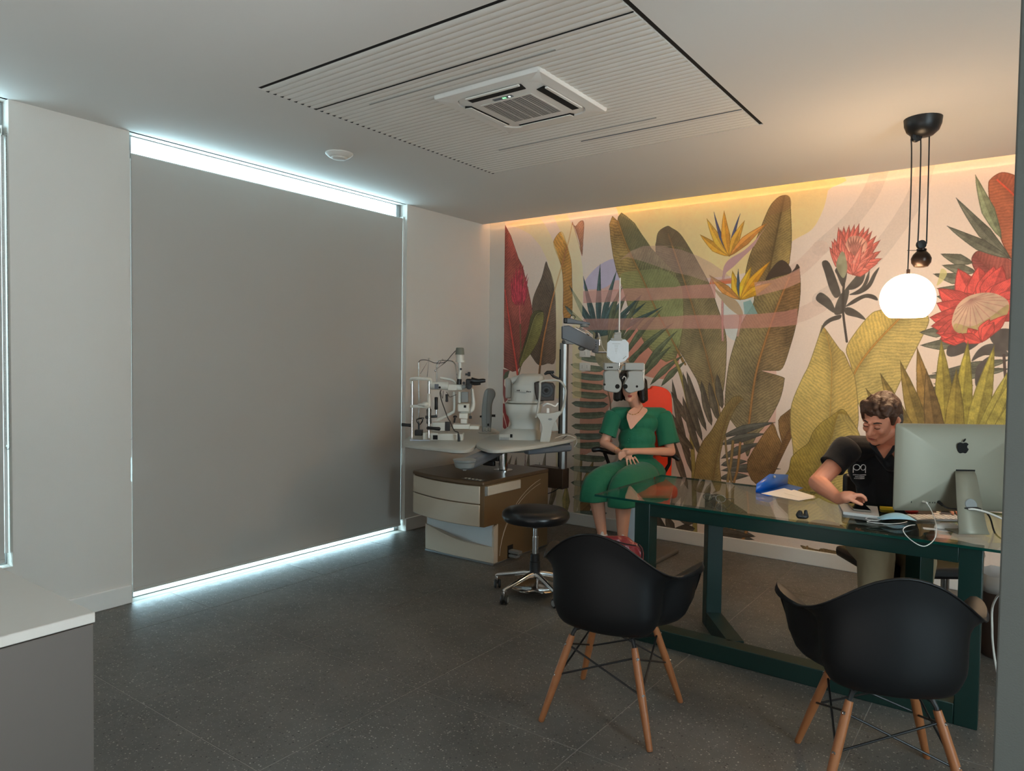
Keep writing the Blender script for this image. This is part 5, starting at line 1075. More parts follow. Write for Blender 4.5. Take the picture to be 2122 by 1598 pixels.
mk('chrome_pin', MB().cyl((0.2794,-0.005,1.575), (0.3466,-0.005,1.5759), 0.0088), M_chrome, ar)
mk('chrome_pin', MB().cyl((0.2863,-0.005,1.6303), (0.2855,-0.005,1.6777), 0.0088), M_chrome, ar)
mk('arm_cable', MB().tube(crom([(0.0423,0,1.8441), (0.0498,0,1.8678), (0.0694,0,1.8759), (0.0855,0,1.8604), (0.0779,0,1.8446)], 4), .003, 6), M_blk, ar)
mk('arm_cable', MB().tube(crom([(0.2861,0,1.6778), (0.2772,0,1.7329), (0.2937,0,1.6937), (0.3025,0,1.6465), (0.319,0,1.6072), (0.3433,0,1.5759)], 4), .0025, 6), M_cable, ar)

M_phor = mat('phoropter_grey', (150, 151, 146), .42, var=.02)
ph = thing('phoropter', 'grey two-part phoropter mask hanging in front of the seated woman face', 'medical instrument', (1.9,-0.8,1.2), YAW)
def half(name, pts, w0, w1):
    P_ = crom([(p[0], p[2], 0) for p in pts], 3, True)
    return mk(name, MB().prism([(p.x, p.y) for p in P_], w0, w1, 'y'), M_phor, ph, bev=.006, ang=45)
half('left_lens_unit', [(-0.1401,0,0.2276), (-0.1424,0,0.1518), (-0.1486,0,0.094), (-0.1266,0,0.0798), (-0.0723,0,0.0697), (-0.0363,0,0.0738), (-0.0152,0,0.1066), (-0.016,0,0.1463), (-0.0347,0,0.1857), (-0.0392,0,0.229)], -.05, .02)
half('right_lens_unit', [(0.0366,0,0.23), (0.0337,0,0.1903), (0.0127,0,0.1539), (0.0026,0,0.1177), (0.0214,0,0.0782), (0.0541,0,0.0678), (0.1079,0,0.083), (0.1509,0,0.098), (0.1538,0,0.1377), (0.1419,0,0.1917), (0.1411,0,0.2314)], -.05, .02)
mk('top_cover', MB().box((-0.147,-0.052,0.2336), (-0.0329,0.025,0.2903)), M_phor, ph, bev=.006)
mk('top_cover', MB().box((0.0065,-0.052,0.2356), (0.1481,0.025,0.2927)), M_phor, ph, bev=.006)
mk('bridge', MB().box((-0.0509,-0.03,0.2364), (0.0354,0.02,0.2731)), M_phor, ph, bev=.005)
for (p_, r0) in (((-0.0466,-0.052,0.1152), 0.0181), ((0.0124,-0.052,0.116), 0.0181), ((-0.1415,-0.052,0.1283), 0.0083), ((0.0981,-0.052,0.1172), 0.0094)):
    mk('aperture', MB().lathe([(.001, 0), (r0*.85, 0), (r0, .003)], p_, 20, (0, 1, 0)), M_dark, ph)
mk('level_knob', MB().ell((-0.0373,-0.055,0.2654), (0.0072,)*3).ell((-0.0404,-0.055,0.2404), (0.0065,)*3).cyl((-0.0371,-0.055,0.2547), (-0.0339,-0.05,0.3154), 0.0058), M_chrome, ph)
mk('brand_print', MB().box((-0.126,-0.0535,0.2499), (-0.1189,-0.052,0.2607)).box((-0.1154,-0.0535,0.2519), (-0.0832,-0.052,0.2612)), M_dark, ph)
mk('nose_support', MB().tube(crom([(-0.0067,-0.03,0.1724), (0.0037,-0.03,0.1905), (0.0183,-0.03,0.1763), (0.0152,-0.03,0.1548)], 4), .003, 8), M_cable, ph)
mk('side_edge', MB().box((0.1335,-0.045,0.1067), (0.1546,0.02,0.2856)), M_ivory, ph, bev=.003)
nc = thing('near_vision_card', 'octagonal white near test card on a tall white rod above the phoropter', 'test card', (1.9,-0.8,1.2), YAW)
oc = ((-0.1046,0,0.4585), (-0.1294,0,0.4366), (-0.1312,0,0.3322), (-0.0945,0,0.3003), (-0.0474,0,0.2865), (-0.0008,0,0.3016), (0.031,0,0.3344), (0.029,0,0.4387), (0.0033,0,0.4636))
cbox('card', oc, -.062, -.058, mat('card_blue_white', (200, 210, 218), .4), nc, .001)
mk('rod', MB().cyl((-0.0406,-0.05,0.4864), (-0.0415,-0.05,0.9159), 0.0054, n=10), M_white, nc)
mk('card_clip', MB().box((-0.1032,-0.068,0.453), (-0.0193,-0.052,0.4723)).box((-0.0818,-0.066,0.4675), (-0.0273,-0.054,0.5006)).box((-0.0747,-0.062,0.4997), (-0.0254,-0.04,0.5154)), M_phor, nc, bev=.003)
tx_ = MB()
for k, (w_) in enumerate((17, 8, 7, 6, 5, 4, 2)):
    y = (713, 716, 719, 722.5, 725.5, 728.5, 732)[k]
    a = Vector((-0.0611,-0.0632,0.4288)); dz = -(y-713)*0.0036; hw = w_*0.0018
    n_ = max(2, w_//2)
    for j in range(n_):
        x0_ = a.x-hw+2*hw*j/n_; tx_.box((x0_, a.y, a.z+dz), (x0_+2*hw/n_*.6, a.y+.0012, a.z+dz+.0028))
tt = mk('test_lines', tx_, M_instrg, nc, smooth=False)
mk('corner_mark', MB().tube([(-0.1289,-0.063,0.339), (-0.1071,-0.063,0.3179)], .002, 6), M_instrg, nc)
mk('corner_mark', MB().tube([(0.0135,-0.063,0.3409), (-0.011,-0.063,0.3192)], .002, 6), M_instrg, nc)
mk('strap', MB().tube(crom([(0.0281,-0.02,0.3163), (0.0164,-0.03,0.2803), (-0.0117,-0.05,0.2729), (-0.0262,-0.055,0.2442)], 4), .005, 8).tube(crom([(0.0313,0,0.3164), (0.0426,0,0.2913), (0.0328,-0.02,0.2553)], 4), .004, 8), mat('beige_strap', (170, 140, 110), .7), nc)

# ------------------------------------------------------------------ examination chair, orange
oc_ = thing('examination_chair', 'orange upholstered examination chair with black armrests behind the seated woman', 'chair', (1.8,-0.5,0), YAW)
bk = [Vector((0.1992,0.2,1.2805)), Vector((0.2264,0.2,1.3045)), Vector((0.3056,0.2,1.2937)), Vector((0.3577,0.2,1.2589)), Vector((0.379,0.2,1.1879)), Vector((0.3887,0.2,0.9105)), Vector((0.3871,0.2,0.6121)), Vector((0.3602,0.2,0.5718)), Vector((0.134,0.2,0.5688)), Vector((0.0997,0.2,0.9066)), Vector((0.1011,0.2,1.2436)), Vector((0.1239,0.2,1.2913))]
bp_ = crom([(p.x, p.z, 0) for p in bk], 3, True)
mk('backrest', MB().prism([(p.x, p.y) for p in bp_], .155, .235, 'y'), M_orange, oc_, bev=.022)
mk('back_shell', MB().prism([(p.x*1.02+.004, p.y) for p in bp_], .236, .262, 'y'), M_blk, oc_, bev=.01)
mk('seat_cushion', MB().box((-.22, -.30, .47), (.34, .16, .565)), M_orange, oc_, bev=.03)
mk('seat_base', MB().box((-.18, -.26, .42), (.30, .14, .469)), M_blk, oc_, bev=.01)
mk('pedestal', MB().lathe([(.11, .05), (.10, .10), (.085, .20), (.085, .42)], (.06, -.06, 0), 32), M_instr, oc_)
c_ = (2.1822,-0.4104,0.035); pq_ = Vector((c_[0]-((1.8,-0.5,0))[0], c_[1]-((1.8,-0.5,0))[1], 0)); pq_ = Matrix.Rotation(-YAW, 3, 'Z') @ pq_
bpm = MB().box((-.45, -.62, 0), (.0, .0, .045)); 
E3 = Matrix.Rotation(-YAW, 3, 'Z'); ps = [E3 @ Vector((x, y, 0)) for x, y in (((1.36-1.8), -.38), (2.17-1.8, -.38), (2.17-1.8, .19), (1.36-1.8, .19))]
mk('floor_plate', MB().prism([(p.x, p.y) for p in ps], 0, .035), mat('plate_brown_grey', (92, 84, 76), .4), oc_, bev=.012)
mk('foot_rest', MB().box((-.40, -.52, .075), (-.02, -.28, .095)).box((-.05, -.36, .09), (.01, -.20, .42)), M_alu, oc_, bev=.006)
for pts in ((((-0.2874,-0.02,0.7979)), (-0.2341,-0.02,0.8063), (-0.1702,0,0.7893), (-0.0912,0.04,0.7659)), ((0.263,0.02,0.7694), (0.3194,-0.02,0.7716), (0.3623,-0.05,0.7609), (0.3937,-0.08,0.7351))):
    mk('armrest', MB().tube(crom(pts, 4), [0.0115, 0.0192, 0.0215, 0.0215, 0.0208, 0.0192, 0.0192, 0.0192, 0.0192, 0.0192, 0.0192, 0.0177, 0.0115], 12), M_blk, oc_)
mk('armrest_post', MB().tube([(-0.1854,0,0.7852), (-0.1412,0.03,0.6815), (-0.0282,0.05,0.5714)], [0.0154, 0.0138, 0.0154], 10), M_blk, oc_)
mk('armrest_post', MB().tube([(0.3357,0,0.7538), (0.3399,0.03,0.688), (0.2809,0.05,0.5756)], [0.0154, 0.0138, 0.0154], 10), M_blk, oc_)

# ------------------------------------------------------------------ people
def blob(name, parts, m_, parent, vox, sm=4):
    mb = MB()
    for p in parts:
        if p[0] == 'c': mb.cap2(p[1], p[2], p[3], p[4])
        elif p[0] == 'p':
            for (a, ra), (b, rb) in zip(p[1], p[1][1:]): mb.cap2(a, ra, b, rb, 12)
        else: mb.ell(p[1], p[2], p[3] if len(p) > 3 else None)
    return mk(name, mb, m_, parent, remesh=vox, sm=sm)
def finger(base, d1, d2, L, r, curl):
    # three bones from base along d1 curling towards d2
    pts = [(base, r)]; p = Vector(base); d = Vector(d1).normalized(); e = Vector(d2).normalized()
    for k, f in enumerate((.45, .32, .23)):
        a = R_(curl*(k+.3)); q = (d*math.cos(a)+e*math.sin(a)).normalized(); p = p+q*L*f; pts.append((tuple(p), r*(.94-.1*k)))
    return ('p', pts)

# woman
wo = thing('person', 'woman in a green dress sitting with clasped hands on the orange chair behind the phoropter', 'person', (1.8,-0.5,0), YAW)
hd = Vector((-0.0103,-0.13,1.3016))
neck = Vector((0.0723,-0.02,1.1274)); chest = Vector((0.0904,0,0.9654))
shL = Vector((-0.1073,-0.03,1.0876)); shR = Vector((0.274,0.03,1.0844))
elL = Vector((-0.1945,-0.06,0.8612)); elR = Vector((0.3312,-0.05,0.7986))
wrL = Vector((-0.1005,-0.22,0.8108)); wrR = Vector((0.0391,-0.24,0.8226))
hpL = Vector((0.0018,0,0.5993)); hpR = Vector((0.1933,0,0.6019))
knL = Vector((-0.305,-0.4,0.5919)); knR = Vector((-0.0977,-0.44,0.5875))
anL = Vector((-0.2441,-0.42,0.2247)); anR = Vector((-0.0977,-0.44,0.2102))
hx, hy, hz = hd
body = [('e', (hx, hy+.03, hz+.035), (.074, .092, .092)), ('e', (hx-.004, hy-.022, hz-.010), (.060, .060, .085)), ('e', (hx-.010, hy-.040, hz-.078), (.036, .034, .034)),
        ('e', (hx-.014, hy-.058, hz-.096), (.020, .018, .016)), ('c', (hx-.012, hy-.078, hz-.008), .008, (hx-.016, hy-.094, hz-.036), .013), ('c', (hx-.014, hy-.074, hz-.062), .012, (hx-.012, hy-.070, hz-.060), .012),
        ('c', (hx+.01, hy+.02, hz-.05), .048, tuple(neck), .047), ('c', tuple(neck+Vector((0, .01, -.01))), .052, tuple(chest+Vector((0, .02, .02))), .085),
        ('c', tuple(shL+Vector((.02, 0, -.005))), .048, tuple(shR+Vector((-.02, 0, -.005))), .048),
        ('c', tuple(shL), .042, tuple(elL), .036), ('c', tuple(elL), .036, tuple(wrL), .023), ('c', tuple(shR), .042, tuple(elR), .037), ('c', tuple(elR), .037, tuple(wrR), .024),
        ('c', tuple(chest), .09, tuple((hpL+hpR)/2), .11), ('c', tuple(hpL), .09, tuple(knL), .062), ('c', tuple(hpR), .09, tuple(knR), .064),
        ('c', tuple(knL), .058, tuple(knL.lerp(anL, .35)), .056), ('c', tuple(knL.lerp(anL, .35)), .056, tuple(anL), .034), ('c', tuple(knR), .060, tuple(knR.lerp(anR, .35)), .062), ('c', tuple(knR.lerp(anR, .35)), .062, tuple(anR), .036)]
# hands: right over left
hcR = Vector((-0.0512,-0.3,0.8254)); hcL = Vector((-0.0457,-0.27,0.7924))
body += [('c', tuple(wrR), .024, tuple(hcR), .026), ('e', tuple(hcR+Vector((-.004, 0, 0))), (.040, .020, .026), (0, R_(14), 0)), ('c', tuple(wrL), .022, tuple(hcL), .026), ('e', tuple(hcL), (.036, .022, .030))]
for k in range(4):
    b = hcR+Vector((-.030+.004*k, -.012+.002*k, .016-.015*k)); body.append(finger(b, (-.75, -.25, -.35), (.1, .35, -.9), (.060, .066, .062, .050)[k], .0082, 24))
    b = hcL+Vector((-.010+.021*k, -.016, -.022+.004*k)); body.append(finger(b, (.15+.18*k, -.25, -.9), (0, .6, -.3), (.058, .068, .064, .052)[k], .0078, 10))
body.append(finger(hcR+Vector((.004, -.018, .018)), (-.85, -.3, .1), (-.3, 0, -.9), .052, .009, 14))
blob('body', body, M_skinW, wo, .0045, 3)
mk('lips', MB().ell((hx-.016, hy-.085, hz-.060), (.019, .006, .0045)).ell((hx-.016, hy-.083, hz-.067), (.016, .006, .005)), mat('lips_rose', (160, 70, 66), .4), wo, remesh=.002, sm=2)
hair = [('e', (hx+.006, hy+.045, hz+.050), (.104, .112, .096))]
for k in range(19):
    a = R_(-14+k*11.5); cx_, cy_ = .096*math.cos(a), .035+.104*math.sin(a)
    hair.append(('c', (hx+.008+cx_, hy+cy_, hz+.045), .032, (hx+.010+cx_*1.16, hy+cy_*1.02, hz-.088+(.010 if k % 2 else 0)), .024))
hair.append(('c', (hx+.088, hy-.022, hz+.02), .028, (hx+.098, hy-.012, hz-.098), .024)); hair.append(('c', (hx-.082, hy-.005, hz+.02), .026, (hx-.084, hy+.005, hz-.082), .022))
hair.append(('c', (hx+.106, hy+.0, hz-.098), .018, (hx+.132, hy+.0, hz-.084), .006))
for k in range(5): hair.append(('c', (hx-.045+.022*k, hy-.045, hz+.095), .024, (hx-.052+.026*k, hy-.062, hz+.040), .018))
blob('hair', hair, M_hairW, wo, .005, 3)
# dress: bodice, sleeves, skirt
waist = Vector((0.0719,-0.01,0.8436)); hips = Vector((0.0813,-0.02,0.6612))
def secloft(name, secs, m_, parent, sub=1, n=28, cap=True, pw=2.3, fold=0, nf=9, sol=0):
    rs = []
    for i, (c, ax, ay, tilt) in enumerate(secs):
        rr_ = []
        for k in range(n):
            t_ = 2*math.pi*k/n; ca_, sa_ = math.cos(t_), math.sin(t_)
            f = 1+fold*(i/(len(secs)-1))*math.sin(nf*t_+i*.7)
            x = ax*f*math.copysign(abs(ca_)**(2/pw), ca_); y = ay*f*math.copysign(abs(sa_)**(2/pw), sa_)
            v = Euler(tilt).to_matrix() @ Vector((x, y, 0)); rr_.append(tuple(Vector(c)+v))
        rs.append(rr_)
    return mk(name, MB().rings(rs, cap=cap), m_, parent, sub=sub, sol=sol)
sh_m = (shL+shR)/2
dress = [('c', tuple(shL+Vector((.010, .0, .0))), .058, tuple(shR+Vector((-.010, 0, .0))), .058),
         ('e', tuple(sh_m+Vector((0, .015, -.07))), (.175, .110, .10)), ('c', tuple(neck+Vector((-.070, .03, -.035))), .035, tuple(shL+Vector((.01, 0, .01))), .045), ('c', tuple(neck+Vector((.070, .03, -.035))), .035, tuple(shR+Vector((-.01, 0, .01))), .045), ('e', tuple(waist+Vector((0, .005, .05))), (.150, .130, .12)), ('e', tuple(waist+Vector((0, .0, -.03))), (.148, .135, .11)), ('e', tuple(hips+Vector((0, .0, .0))), (.185, .15, .11)),
         ('c', tuple(hpR+Vector((.0, 0, .01))), .115, tuple(knR+Vector((.02, .03, .01))), .088), ('c', tuple(hpL+Vector((-.02, 0, .01))), .105, tuple(knL+Vector((.0, .02, .005))), .082),
         ('c', tuple(hpL.lerp(knL, .5)+Vector((.02, 0, -.01))), .07, tuple(hpR.lerp(knR, .6)), .08)]
dm = blob('dress', dress, M_dress, wo, .007, 6)
# V neck opening: skin patch following the chest
vn = [Vector((-0.0076,-0.112,1.125)), Vector((-0.0309,-0.122,1.0805)), Vector((-0.0208,-0.135,1.0293)), Vector((0.0013,-0.142,0.9816)), Vector((0.0554,-0.125,1.0369)), Vector((0.1153,-0.098,1.0956)), Vector((0.135,-0.07,1.1316)), Vector((0.062,-0.075,1.1536))]
def patch(name, pts, m_, parent, th=.006, ctr_out=.0):
    c = sum(pts, Vector())/len(pts); P_ = crom(pts, 3, True); n = len(P_); mb = MB()
    rs = []
    for f in (1.0, .75, .45, .15): rs.append([tuple(c+(p-c)*f+Vector((0, -ctr_out*(1-f), 0))) for p in P_])
    mb.rings(rs); return mk(name, mb, m_, parent, sub=0, sol=th)
patch('neckline_skin', vn, M_skinW, wo, .004, .012)
def sleeve(sh_, el_, r0, r1, L, name='sleeve', m_=M_dress, par=wo, fold=.05, up=.02, nf=7):
    d = (el_-sh_).normalized(); q = Vector((0, 0, -1)).rotation_difference(d).to_euler(); secs = []
    e = sh_.lerp(el_, L)
    for k, (t_, rr_) in enumerate(((-.12, r0*.70), (-.02, r0*1.02), (.2, r0*1.08), (.5, r0*.5+r1*.5), (.8, r1*.92), (1.0, r1), (1.0, r1*.93), (.9, r1*.9))):
        secs.append((sh_.lerp(e, t_)+Vector((0, 0, up*(1-max(t_, 0)))), rr_, rr_*.92, tuple(q)))
    return secloft(name, secs, m_, par, fold=fold, nf=nf)
sleeve(Vector((-0.1184,-0.03,1.0684)), Vector((-0.1908,-0.06,0.8612)), .064, .072, .72)
sleeve(Vector((0.2761,0.02,1.0659)), Vector((0.3336,-0.04,0.7897)), .070, .088, .78)
# skirt drapes below the knees
def drape(name, top, bot, th, m_, par):
    # top, bot: lists of points
    g = []
    n = len(top)
    for f in (0, .25, .5, .75, 1):
        g.append([tuple(Vector(top[k]).lerp(Vector(bot[k]), f)+Vector((0, -.012*math.sin(k*2.1+f*1.5)*f, 0))) for k in range(n)])
    mb = MB(); mb.sheet(g); return mk(name, mb, m_, par, sub=2, sol=th)
def skirt(pts):
    P_ = [Vector(p) for p, a, b in pts]; secs = []
    for k, (p, a, b) in enumerate(pts):
        d = (P_[min(k+1, len(P_)-1)]-P_[max(k-1, 0)]).normalized()
        if k >= len(P_)-2: d = (d*.3+Vector((0, 0, -1))).normalized()
        secs.append((p, a, b, tuple(Vector((0, 0, -1)).rotation_difference(d).to_euler())))
    return secloft('skirt_drape', secs, M_dress, wo, fold=.07, nf=5, cap=False, sol=.004)
skirt([((-0.0151,-0.1,0.6342), .10, .09), ((-0.1507,-0.26,0.6356), .098, .090), ((-0.2627,-0.37,0.6196), .096, .090), ((-0.3143,-0.42,0.581), .096, .088), ((-0.318,-0.43,0.5258), .098, .085), ((-0.3101,-0.43,0.476), .104, .090)])
skirt([((0.1357,-0.1,0.6173), .11, .10), ((0.0213,-0.28,0.6265), .106, .10), ((-0.0739,-0.42,0.6199), .104, .098), ((-0.1163,-0.47,0.5784), .104, .094), ((-0.1132,-0.48,0.5168), .108, .092), ((-0.0998,-0.47,0.4479), .114, .098)])
bt = MB()
for k in range(6):
    p = Vector((-0.0036,-0.15,0.9749)).lerp(Vector((-0.0225,-0.14,0.8802)), k/5); bt.ell(tuple(p), (.005, .004, .005), None, 10, 6)
mk('dress_buttons', bt, M_dress, wo)
nk = crom([Vector((-0.0245,-0.1,1.1315)), Vector((-0.026,-0.135,1.1077)), Vector((0.0024,-0.145,1.0939)), Vector((0.037,-0.138,1.0975)), Vector((0.0705,-0.115,1.1188)), Vector((0.0987,-0.08,1.1544))], 5)
M_gold = mat('gold', (220, 170, 90), .25, 1.0)
nb = MB().tube(nk, .0014, 6)
for k in (4, 8, 11, 14, 18): nb.ell(tuple(nk[k]), (.004, .004, .004), None, 8, 5)
mk('necklace', nb, M_gold, wo)
wb = wrL.lerp(elL, .12); dv_ = (elL-wrL).normalized()
x_ = dv_.orthogonal().normalized(); y_ = dv_.cross(x_)
mk('bracelet', MB().tube([wb+(x_*math.cos(R_(a))+y_*math.sin(R_(a)))*.028 for a in range(0, 361, 20)], .0016, 6), M_gold, wo)
for an, nm in ((anL, 'shoe'), (anR, 'shoe')):
    f = an+Vector((-.01, -.03, -.055))
    blob('shoe', [('c', tuple(f+Vector((0, .055, -.020))), .038, tuple(f+Vector((-.015, -.11, -.030))), .034), ('c', tuple(an+Vector((0, .01, -.01))), .042, tuple(f+Vector((0, -.03, -.01))), .040), ('c', tuple(an+Vector((-.004, -.036, .022))), .012, tuple(f+Vector((-.004, -.06, .0))), .026)], mat('white_sneaker', (214, 214, 216), .6), wo, .006, 3)

# red rucksack on the floor
rb_ = thing('rucksack', 'small dark red nylon rucksack standing on the seat of the armchair near the stool', 'bag', (2.93,-2.8,0.425), YAW)
blob('bag_body', [('e', ((-0.0052,0,0.1732)[0], .0, .10), (.105, .075, .10)), ('c', (-0.0484,0,0.2258), .055, (0.0318,0,0.2269), .060), ('c', (-0.0575,0,0.264), .046, (0.0143,0,0.2607), .050), ('c', (0.0101,0,0.2564), .048, (0.0652,0,0.2444), .036), ('c', (0.0547,-0.01,0.2617), .024, (0.0762,-0.01,0.2345), .026), ('c', (0.0698,0,0.2231), .034, (0.0591,0,0.1207), .04), ('c', (-0.0719,-0.01,0.2876), .022, (-0.0188,-0.02,0.2951), .020)], M_bag, rb_, .005, 3)
mk('zip', MB().tube(crom([(-0.0809,-0.045,0.3048), (-0.0417,-0.062,0.3055), (0.0105,-0.06,0.2911), (0.0608,-0.045,0.2795)], 5), .0025, 6), M_dark, rb_)
mk('seam_piping', MB().tube(crom([(0.0718,-0.03,0.282), (0.089,-0.03,0.257), (0.0877,-0.03,0.2148), (0.0738,-0.03,0.1767)], 5), .004, 6), M_dark, rb_)
mk('zip_pull', MB().ell((-0.0681,-0.058,0.3062), (.004, .003, .004)), M_chrome, rb_)

# man
ma = thing('person', 'man with short brown hair in a black polo shirt leaning on the glass desk', 'person', (3.8,-1.22,0), YAW)
hc = Vector((-0.2311,-0.22,1.2172))
nkM = Vector((-0.0934,-0.12,1.0708)); shl = Vector((-0.3123,-0.08,1.0502)); shr = Vector((0.1655,0.02,1.031))
elb = Vector((-0.5166,-0.16,0.8806)); wrt = Vector((-0.4991,-0.36,0.8338)); hnd = Vector((-0.4851,-0.41,0.8532))
bel = Vector((-0.0587,0,0.7006)); che = Vector((-0.094,-0.03,0.9032))
# head axis: tilted down and to the left
HR = Euler((R_(26), R_(8), R_(-52))).to_matrix()
def hp(x, y, z): return tuple(hc+HR @ Vector((x, y, z)))
def he(c, r, rot=None):
    q = HR @ (Euler(rot).to_matrix() if rot else Matrix.Identity(3)); return ('e', hp(*c), r, tuple(q.to_euler()))
mb_ = [he((0, .020, .030), (.076, .096, .088)), he((0, -.028, -.015), (.062, .062, .086)), he((0, -.042, -.078), (.042, .040, .032)), he((0, -.066, -.098), (.022, .018, .017)),
       ('c', hp(0, -.085, .012), .009, hp(0, -.112, -.026), .0135), he((-.012, -.100, -.030), (.009, .010, .008)), he((.012, -.100, -.030), (.009, .010, .008)),
       ('c', hp(-.040, -.078, .028), .009, hp(-.012, -.086, .026), .009), ('c', hp(.040, -.078, .028), .009, hp(.012, -.086, .026), .009),
       he((-.036, -.066, -.022), (.020, .018, .020)), he((.036, -.066, -.022), (.020, .018, .020)), ('c', hp(-.018, -.088, -.056), .008, hp(.018, -.088, -.056), .008), ('c', hp(-.014, -.084, -.068), .009, hp(.014, -.084, -.068), .009),
       ('c', hp(-.058, .0, -.055), .022, hp(-.026, -.056, -.088), .020), ('c', hp(.058, .0, -.055), .022, hp(.026, -.056, -.088), .020),
       he((.078, .020, -.010), (.009, .020, .033), (0, R_(14), R_(22))), he((-.078, .020, -.010), (.009, .020, .033), (0, R_(-14), R_(-22))), ('c', hp(.080, .030, .014), .006, hp(.083, .034, -.006), .006),
       ('c', hp(0, .035, -.05), .058, tuple(nkM), .062), ('c', tuple(nkM), .064, tuple(che), .10), ('c', tuple(shl), .058, tuple(shr), .058),
       ('c', tuple(shl), .052, tuple(elb), .044), ('c', tuple(elb), .045, tuple(elb.lerp(wrt, .35)), .044), ('c', tuple(elb.lerp(wrt, .35)), .044, tuple(wrt), .028),
       ('c', tuple(che), .13, tuple(bel), .13), ('c', tuple(wrt), .027, tuple(hnd), .030), ('e', tuple(hnd+Vector((.008, -.004, .004))), (.040, .034, .024), (R_(12), R_(-14), R_(-12)))]
# relaxed right hand over the phone
dn = Vector((.55, -.45, -.75))
for k in range(4):
    b = hnd+Vector((.030+.004*k, -.030+.018*k, .016-.002*k)); mb_.append(finger(b, ((.9, -.15, .15), (.9, .0, .08), (.9, .05, -.05), (.85, .1, -.2))[k], (.0, 0, -1), (.062, .068, .062, .052)[k], .0098, (30, 38, 40, 42)[k]))
mb_.append(finger(hnd+Vector((.004, -.030, -.004)), (.75, -.45, -.35), (.6, .3, -.2), .058, .0110, 12))
ft2 = Vector((-0.2264,-0.3,0.1983))
shr2 = Vector((0.219,-0.05,0.9106)); wr2 = Vector((0.0698,-0.28,0.7989))
mb_ += [('c', tuple(shr), .052, tuple(shr2), .045), ('c', tuple(shr2), .044, tuple(wr2), .030), ('e', tuple(wr2+Vector((-.01, -.06, .0))), (.040, .05, .020))]
for k in range(4): mb_.append(finger(wr2+Vector((-.034+.021*k, -.09, .0)), (.05*(k-1.5), -1, -.1), (0, 0, -1), (.055, .064, .060, .048)[k], .0092, 16))
mb_.append(finger(wr2+Vector((-.042, -.05, .0)), (-.6, -.8, -.1), (0, 0, -1), .052, .0105, 10))
blob('body', mb_, M_skinM, ma, .0045, 3)
hm = [he((0, .034, .052), (.086, .098, .080)), he((0, .070, .010), (.078, .066, .080))]
random.seed(3)
for k in range(34):
    a = R_(random.uniform(0, 360)); rr_ = random.uniform(.1, 1)**.5; x = .070*rr_*math.cos(a); y = .032+.084*rr_*math.sin(a)
    z = .056+.074*math.sqrt(max(0, 1-(rr_*.93)**2)); hm.append(('c', hp(x, y, z-.006), .017, hp(x*1.06+.010, y-.030, z-.004), .010))
for k in range(9):
    x = -.060+.015*k; hm.append(('c', hp(x, -.028, .094), .024, hp(x*1.02+.006, -.066, .066+.008*math.sin(k*1.7)), .010))
hm += [('c', hp(.076, -.012, .045), .018, hp(.074, -.024, .005), .009), ('c', hp(-.076, -.012, .045), .018, hp(-.074, -.024, .005), .009)]
blob('hair', hm, M_hairM, ma, .004, 5)
blob('sideburn_hair', [he((.058, .052, -.012), (.028, .040, .046)), he((-.058, .052, -.012), (.028, .040, .046)), he((0, .078, -.030), (.060, .040, .050))], M_hairG, ma, .005, 3)
M_brow = mat('brow', (60, 38, 28), .7)
for sx_ in (-1, 1):
    mk('eyebrow', MB().tube([hp(sx_*.014, -.093, .030), hp(sx_*.030, -.090, .036), hp(sx_*.048, -.078, .032)], [.003, .004, .002], 8), M_brow, ma)
    mk('eyelid', MB().ell(hp(sx_*.030, -.084, .010), (.014, .009, .008), tuple(HR.to_euler())), M_skinM, ma)
    mk('eyelashes', MB().tube([hp(sx_*.017, -.092, .004), hp(sx_*.030, -.0945, .002), hp(sx_*.043, -.087, .005)], .0016, 6), M_brow, ma)
mk('lips', MB().tube([hp(-.022, -.091, -.062), hp(0, -.0975, -.061), hp(.022, -.091, -.062)], [.002, .0045, .002], 8), mat('lips_brown', (150, 72, 62), .5), ma)
polo = [('c', tuple(shl+Vector((.012, .012, .002))), .070, tuple(shr+Vector((0, .01, 0))), .070), ('e', tuple(che+Vector((.0, .015, .03))), (.190, .135, .15)), ('c', tuple(che+Vector((0, .01, 0))), .150, tuple(bel), .148), ('e', tuple(bel+Vector((0, .0, -.03))), (.175, .14, .12)),
        ('c', tuple(nkM+Vector((-.06, .045, -.01))), .036, tuple(nkM+Vector((.06, .055, -.01))), .036), ('c', tuple(nkM+Vector((-.075, -.01, -.035))), .036, tuple(nkM+Vector((-.05, -.05, -.09))), .036)]
blob('polo_shirt', polo, M_polo, ma, .006, 5)
sleeve(shl+Vector((-.006, .0, .012)), elb, .072, .068, .56, 'sleeve', M_polo, ma, .03, .0, 6)
sleeve(shr+Vector((.006, .0, .012)), shr2, .072, .068, .56, 'sleeve', M_polo, ma, .03, .0, 6)
vm = [Vector((-0.2408,-0.19,1.0697)), Vector((-0.2256,-0.21,1.0475)), Vector((-0.2026,-0.215,1.0211)), Vector((-0.1682,-0.2,1.047)), Vector((-0.1338,-0.18,1.085)), Vector((-0.1661,-0.17,1.0884))]
patch('open_neck_skin', vm, M_skinM, ma, .005, .010)
mk('collar', MB().tube(crom([Vector((-0.2361,-0.15,1.0902)), Vector((-0.2408,-0.2,1.0635)), Vector((-0.2117,-0.228,1.0154))], 5), [.010, .013, .013, .013, .012, .011, .009, .008, .006, .004, .003], 10).tube(crom([Vector((-0.085,-0.13,1.1153)), Vector((-0.1465,-0.2,1.0672)), Vector((-0.2092,-0.228,1.0129))], 5), [.010, .013, .013, .013, .012, .011, .009, .008, .006, .004, .003], 10), M_polo, ma)
